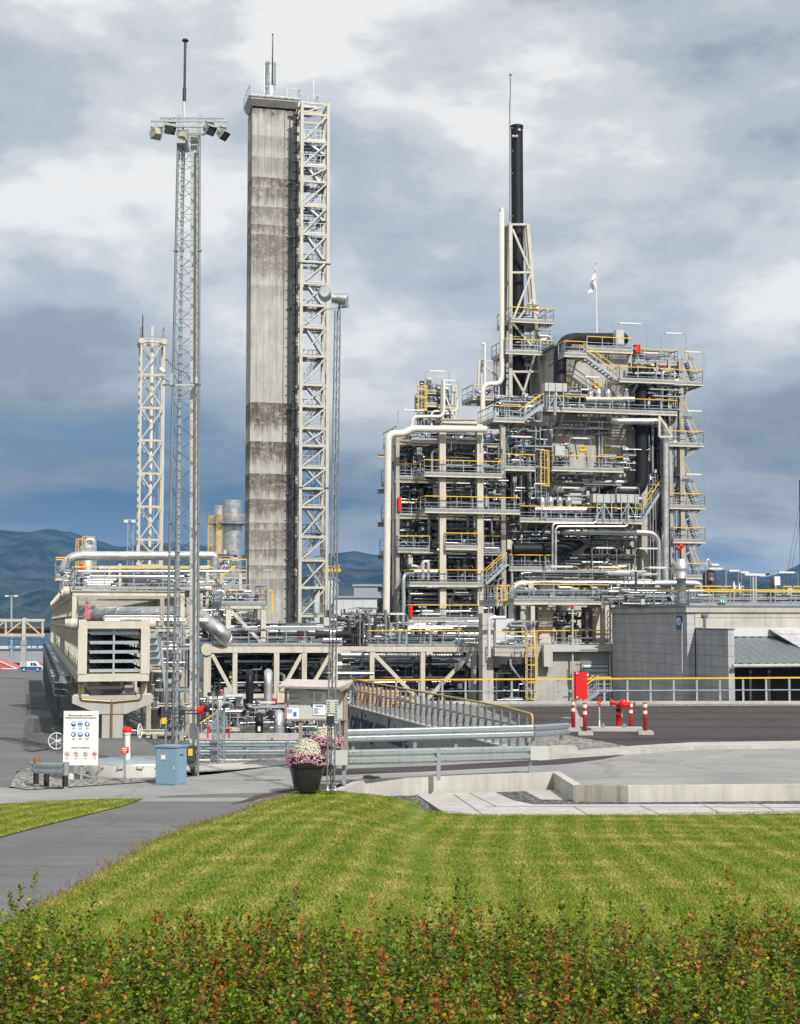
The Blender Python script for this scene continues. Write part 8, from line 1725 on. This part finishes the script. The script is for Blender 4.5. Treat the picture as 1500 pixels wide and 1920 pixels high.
for x in (125.5, 142.5, 160, 177):
    c_ = SG(x, 1414, -.006); b = MB()
    b.add([(c_.x+.066*math.cos(i*math.pi/12), c_.y, c_.z+.066*math.sin(i*math.pi/12)) for i in range(24)]+[(c_.x+.054*math.cos(i*math.pi/12), c_.y, c_.z+.054*math.sin(i*math.pi/12)) for i in range(24)], [(i, (i+1) % 24, 24+(i+1) % 24, 24+i) for i in range(24)]); b.bar((c_.x-.043, c_.y-.003, c_.z+.043), (c_.x+.043, c_.y-.003, c_.z-.043), .003, .014, (0, 0, 1)); r_o = b.build('prohibition_symbol', 'red', sg, False); b = MB(); q = c_+V3(0, -.001, 0)
    if x == 125.5: b.bar(q+V3(-.035, 0, -.01), q+V3(.035, 0, .006), .002, .012, (0, 0, 1)); b.bar(q+V3(.02, 0, .006), q+V3(.036, 0, .03), .002, .005, (0, 0, 1))
    elif x == 142.5: b.bar(q+V3(.006, 0, -.035), q+V3(.006, 0, .03), .002, .018, (1, 0, 0)); b.bar(q+V3(-.01, 0, .01), q+V3(-.01, 0, .036), .002, .014, (1, 0, 0))
    elif x == 160: b.bar(q+V3(-.004, 0, -.036), q+V3(-.004, 0, .02), .002, .02, (1, 0, 0)); b.prism([(q.x+.01*math.cos(i*.8), q.y, q.z+.03+.01*math.sin(i*.8)) for i in range(8)], (0, .001, 0))
    else: b.box((q.x-.036, q.y, q.z-.02), (q.x+.036, q.y+.002, q.z+.018)); b.box((q.x-.012, q.y, q.z+.018), (q.x+.012, q.y+.002, q.z+.028))
    b.build('pictogram', 'text', r_o, False); b = MB()
    for j in range(2): c2 = SG(x, 1421.5+j*1.5, -.006); wd = .045-.01*j; b.box((c2.x-wd, c2.y, c2.z-.005), (c2.x+wd, c2.y+.002, c2.z+.005))
    b.build('caption', 'galvl', sg, False)
# --- round concrete tank, cabinet, valve posts, red sign
Yk = 43.6; pk = W(258, 1450, Yk); Rk = 91*42.4/2800; zt_ = W(258, 1429, Yk-.4).z; tk = thing('concrete_tank', 'round low concrete tank with a checker-plate lid behind the red sign', 'tank', (pk.x, Yk, -.15), False)
b = MB(); b.lathe((pk.x, Yk, -.15), [(Rk, 0), (Rk, zt_+.13), (Rk-.14, zt_+.13)], 56); b.build('ring_wall', 'conc', tk, False); b = MB(); b.lathe((pk.x, Yk, zt_-.03), [(0, .05), (Rk-.03, .05), (Rk-.03, .0)], 48)
for i in range(-9, 10): hw = math.sqrt(max(0, (Rk-.06)**2-(i*.14)**2)); b.box((pk.x+i*.14-.02, Yk-hw, zt_+.021), (pk.x+i*.14+.02, Yk+hw, zt_+.028))
b.build('lid', 'galvl', tk, False); b = MB()
for a_ in (-1.75, -1.35, -2.2, -1.0): x_, y_2 = pk.x+Rk*math.cos(a_), Yk+Rk*math.sin(a_); b.bar((x_-.06, y_2-.02, zt_-.02), (x_-.1, y_2-.03, zt_-.1), .02); b.bar((x_+.1, y_2-.02, zt_-.02), (x_+.06, y_2-.03, zt_-.1), .02); b.bar((x_-.1, y_2-.03, zt_-.1), (x_+.06, y_2-.03, zt_-.1), .02); b.cut()
b.build('handle', 'galvd', tk, False)
b = MB(); cb_ = thing('electrical_cabinet', 'blue-grey electrical cabinet standing askew beside the concrete tank', 'cabinet', W(318, 1465, 40.6), False); cc = W(318, 1465, 40.6); an = R(-33); ex = V3(math.cos(an), math.sin(an), 0); ey = V3(-math.sin(an), math.cos(an), 0)
# corner nearest the camera at px 329
kn = W(329, 1466, 40.4); kn.z = -.0; Lw = .66; Dw = .40
e1 = V3(-.94, .34, 0).normalized(); e2 = V3(.40, .62, 0).normalized()
def cabbox(a0_, a1_, c0_, c1_, z0_, z1_): q0 = [kn+e1*s1+e2*s2 for s1, s2 in ((a0_, c0_), (a1_, c0_), (a1_, c1_), (a0_, c1_))]; return MB().add([(q.x, q.y, z0_) for q in q0]+[(q.x, q.y, z1_) for q in q0], [(0,3,2,1),(4,5,6,7),(0,1,5,4),(1,2,6,5),(2,3,7,6),(3,0,4,7)])
cabbox(0, .60, 0, .44, .0, 1.02).build('body', 'bluec', cb_, False); cabbox(.02, .58, -.015, -.002, .05, .98).build('door', 'bluec', cb_, False); cabbox(-.03, .63, -.04, .48, 1.021, 1.07).build('roof', 'bluec', cb_, False); cabbox(.26, .46, -.024, -.016, .68, .84).build('notice', 'galvl', cb_, False); cabbox(.30, .42, -.028, -.0245, .71, .81).build('notice', 'paper', cb_, False); cabbox(-.012, -.002, .05, .40, .05, .98).build('side_panel', 'bluec', cb_, False)
cabbox(-.02, -.013, .14, .28, .80, .83).build('vent', 'darkm', cb_, False); cabbox(.03, .05, -.03, -.016, .45, .52).build('handle', 'lampw', cb_, False)
t = thing('small_sign', 'small red sign with white lettering on a grey post before the tank', 'sign', W(234, 1468, 41), False); b = MB(); b.tube([W(234, 1468, 41), W(234, 1400, 41)], .03, 10); b.build('post', 'galv', t, False); b = MB(); b.box(tuple(W(226.5, 1412.5, 40.94)), tuple(W(241.5, 1400.5, 40.96))); b.build('sign_plate', 'red', t, False)
for s_, y in (('Brannvann', 1403), ('stengeventil', 1406.5), ('Nord', 1410)): text(s_, .045, 'textw', t, W(234, y, 40.93), (1, 0, 0), (0, 0, 1), ext=.002, bold=.002) if s_ == '' else None
b = MB()
for y, wd in ((1403, 5.2), (1406.6, 5.6), (1410, 3)): 
    for k in range(int(wd*1.6)): x = 234-wd+k*1.25; b.box(tuple(W(x, y+1.1, 40.93)), tuple(W(x+.85, y-1.1+.5*(k % 3 == 0), 40.935)))
b.build('lettering', 'textw', t, False)
def vpost(x, yb, yt, dd, wheel, lab):
    t = thing('valve_post', lab, 'valve', W(x, yb, dd), False, 'red-headed valve posts'); p, q = W(x, yb, dd), W(x, yt, dd); b = MB(); b.tube([p, q], .085, 14); b.tube([q-V3(0, 0, .06), q], .11, 14); b.build('post', 'wpipe', t, False)
    b = MB(); b.tube([q+V3(-.14, 0, .08), q+V3(.12, 0, .08)], .07, 12); b.lathe((q.x, q.y, q.z), [(.12, 0), (.12, .08), (.08, .15), (0, .16)], 14); b.build('gear_head', 'red', t, False)
    hc = q+Vector(wheel[0]); b = MB(); r_ = wheel[1]; ax, bx = Vector(wheel[2]), V3(0, 0, 1); ring = [hc+ax*r_*math.cos(k*math.pi/16)+bx*r_*math.sin(k*math.pi/16) for k in range(33)]; b.tube(ring, .013, 6)
    for k in range(6): b.bar(hc, hc+ax*r_*math.cos(k*1.047+.5)+bx*r_*math.sin(k*1.047+.5), .014)
    b.bar(hc, q+V3(0, 0, .08), .03); b.build('handwheel', 'white', t, False)
vpost(133, 1466, 1392, 41.9, ((-.38, -.1, .05), .22, (1, .1, 0)), 'left red-headed valve post with a big spoked wheel beside the sign'); vpost(239, 1428, 1373, 43.8, ((.36, 0, .04), .20, (.15, 1, 0)), 'right red-headed valve post rising from the concrete tank')
# --- hydrant group on the terrace
def HZ(x, y, dd): return W(x, y, dd)
def bollard(x, yb, lab, base=True):
    p = Zp(x, yb, TZ+.02); s_ = p.y/2800; t = thing('bollard', lab, 'bollard', p, False, 'red and white bollards round the hydrant'); h_ = 1.05; b = MB(); bh = .14 if base else .02
    b.lathe((p.x, p.y, p.z+bh), [(0, 0), (.078, 0), (.078, h_), (.07, h_+.015), (0, h_+.015)], 20); b.build('post', 'redd', t, False); b = MB(); b.tube([(p.x, p.y, p.z+bh+h_-.05), (p.x, p.y, p.z+bh+h_-.17)], .081, 20).cut(); b.tube([(p.x, p.y, p.z+bh+h_-.30), (p.x, p.y, p.z+bh+h_-.42)], .081, 20); b.build('reflective_band', 'white', t, False)
    if base: b = MB(); b.prism([(p.x-.28, p.y-.25, p.z), (p.x+.28, p.y-.25, p.z), (p.x+.28, p.y-.25, p.z+.11), (p.x+.24, p.y-.25, p.z+.145), (p.x-.24, p.y-.25, p.z+.145), (p.x-.28, p.y-.25, p.z+.11)], (0, .5, 0)); b.build('base_block', 'conc', t, False)
bollard(1075, 1371, 'leftmost red and white bollard, just beyond the guardrail end'); bollard(1097, 1378, 'second red and white bollard from the left, on its own block'); bollard(1183, 1368, 'red and white bollard directly right of the hydrant', False); bollard(1210, 1377, 'rightmost red and white bollard')
hp = Zp(1156, 1370, TZ+.02); t = thing('hydrant_slab', 'low concrete hydrant slab with lifting eyes', 'slab', hp, False); b = MB(); p, q = Zp(1112, 1374, TZ), Zp(1195, 1366, TZ); b.prism([(p.x, hp.y-.35, hp.z), (q.x-.1, hp.y-.5, hp.z), (q.x, hp.y+.5, hp.z), (p.x-.25, hp.y+.6, hp.z)], (0, 0, .13)); b.build('slab', 'conc', t, False)
b = MB()
for x in (1131, 1170): c_ = W(x, 1366, hp.y-.2); c_.z = hp.z+.2; b.lathe((c_.x, c_.y, c_.z), [(.05, 0), (.08, .02), (.05, .05), (.03, .02), (.05, 0)], 12, 'y').cut()
b.build('lifting_eye', 'galvl', t, False)
t = thing('fire_hydrant', 'red fire hydrant with two flanged outlets between the bollards', 'fire hydrant', hp+V3(.05, 0, .14), False); H0 = Zp(1160, 1368, TZ); Hy = H0.y; top = W(1160, 1320, Hy).z
b = MB(); b.lathe((H0.x, Hy, TZ+.15), [(.10, 0), (.10, top-TZ-.15-.42), (.115, top-TZ-.15-.42), (.115, top-TZ-.15-.38), (.10, top-TZ-.15-.37), (.10, top-TZ-.15)], 20); b.build('barrel', 'red', t, False); b = MB(); b.tube([(H0.x, Hy, top-.30), (H0.x, Hy, top-.18)], .105, 20); b.build('collar', 'rubber', t, False); b = MB(); b.tube([(H0.x, Hy, top-.42), (H0.x, Hy, top-.39)], .107, 20); b.box((H0.x+.1, Hy-.05, top-.5), (H0.x+.16, Hy+.05, top-.3)); b.build('clamp', 'galvl', t, False)
b = MB(); za = W(1148, 1317, Hy-.2); zb_ = W(1182, 1323, Hy-.3); b.tube([za, zb_], .085, 16); b.build('outlet_pipe', 'redd', t, False)
for x, y, r_ in ((1146.5, 1317, .14), (1169, 1319, .17), (1180, 1322, .10)):
    c_ = W(x, y, Hy-.3); b = MB(); b.lathe((c_.x, c_.y, c_.z), [(0, -.05), (r_, -.05), (r_, .02), (0, .02)], 20, 'y' if r_ == .17 else 'x')
    for k in range(8): a_ = k*math.pi/4; d_ = V3(math.cos(a_)*r_, 0, math.sin(a_)*r_) if r_ == .17 else V3(0, math.cos(a_)*r_, math.sin(a_)*r_); b.cbox(c_+d_, .035, .06, .035)
    b.build('flange', 'red', t, False)
b = MB(); c_ = W(1189, 1320, Hy-.3); b.lathe((c_.x, c_.y, c_.z), [(.02, 0), (.10, 0), (.10, .02), (.08, .02)], 12, 'x'); b.bar(c_-V3(.15, 0, 0), c_, .03); b.build('handwheel', 'rubber', t, False)
t = thing('standpipe', 'thin white standpipe wound with coloured tape left of the hydrant', 'standpipe', Zp(1124, 1368, TZ), False); p = Zp(1124, 1368, TZ+.02); q = W(1124, 1320, p.y); b = MB(); b.tube([p, (p.x, p.y, q.z)], .032, 8); b.build('pipe', 'white', t, False); b = MB()
for k in range(7): z_ = q.z-.08-k*.085; b.m = k % 2; b.tube([(p.x, p.y, z_), (p.x, p.y, z_-.045)], .035, 8)
b.build('tape', ['green', 'redd'], t, False); b = MB(); r = random.Random(3)
for k in range(9): c_ = V3(p.x, p.y, q.z+.05); b.bar(c_+V3(r.uniform(-.1, .1), r.uniform(-.1, 0), r.uniform(-.12, .16)), c_+V3(r.uniform(-.1, .1), r.uniform(-.1, 0), r.uniform(-.14, .16)), .05, .03)
b.build('valve_head', 'red', t, False)
t = thing('hose_cabinet', 'bright red hose cabinet on a steel post behind the bollards', 'cabinet', Zp(1079, 1364, TZ), False); hy = 60.; b = MB(); b.bar((W(1078.5, 1300, hy).x, hy+.12, TZ), (W(1078.5, 1300, hy).x, hy+.12, W(1078, 1262, hy).z), .09); b.build('post', 'galvl', t, False)
b = MB(); b.box(tuple(W(1077.5, 1310, hy-.05)), tuple(W(1082.3, 1259, hy+.25))); b.box(tuple(W(1080, 1311, hy-.1)), tuple(W(1099.5, 1260, hy-.06))); b.build('shell', 'red', t, False); b = MB(); b.box(tuple(W(1082.4, 1309.5, hy-.058)), tuple(W(1099, 1261, hy+.25))); b.build('door', 'red', t, False); b = MB()
for y in (1262.5, 1307.5): b.cbox(W(1082, y, hy-.12), .06, .05, .06).cut()
b.build('hinge', 'lampw', t, False)
t = thing('concrete_barrier', 'pale concrete block with an upright fin behind the leftmost bollard', 'block', Zp(1075, 1366, TZ), False); b = MB(); hy = 61.; a_, c_ = W(1056, 1366, hy), W(1093, 1347, hy); b.box((a_.x, hy, TZ), (c_.x, hy+.8, c_.z)); b.prism([W(1076, 1347, hy+.2), W(1088, 1347, hy+.2), W(1081, 1330, hy+.2), W(1076, 1330, hy+.2)], (0, .3, 0)); b.build('block', 'conc', t, False)
t = thing('concrete_block', 'long low concrete block under the end of the upper guardrail', 'block', Zp(1055, 1415, 0), False); b = MB(); a_, c_ = W(1027, 1416, 49.3), W(1083, 1400, 49.3); b.prism([(a_.x, 49.3, 0), (c_.x, 49.3, 0), (c_.x, 49.3, c_.z-.03), (c_.x-.04, 49.3, c_.z), (a_.x+.04, 49.3, c_.z), (a_.x, 49.3, c_.z-.03)], (0, .6, 0)); b.build('block', 'conc', t, False)
b = MB(); r = random.Random(8); c_ = N2[1].lerp(N2[2], .05)+V3(0, -.1, .04)
for k in range(16): b.tube([c_+V3(r.gauss(0, .14), r.gauss(0, .05), 0), c_+V3(r.gauss(0, .14), r.gauss(0, .05), r.random()*.1), c_+V3(r.gauss(0, .14), r.gauss(0, .05), 0)], .012, 5, bend=.05)
single('cable_scrap', b, 'galvd', 'small tangle of wire lying on the low concrete wall', 'wire', False)
# --- haze between here and the mountains
hz = MB(); hz.box((-9500, -60, -21.5), (9500, 12000, 460)); o = hz.build('haze', 'white', None, False); o['kind'] = 'stuff'
hm = bpy.data.materials.new('haze_air'); hm.use_nodes = True; nt = hm.node_tree; nt.nodes.clear(); pv = N('ShaderNodeVolumePrincipled'); pv.inputs['Density'].default_value = 7.5e-5; pv.inputs['Color'].default_value = (.10, .36, .80, 1); pv.inputs['Anisotropy'].default_value = .0
ou = N('ShaderNodeOutputMaterial'); LK(pv.outputs[0], ou.inputs['Volume']); o.data.materials.clear(); o.data.materials.append(hm)
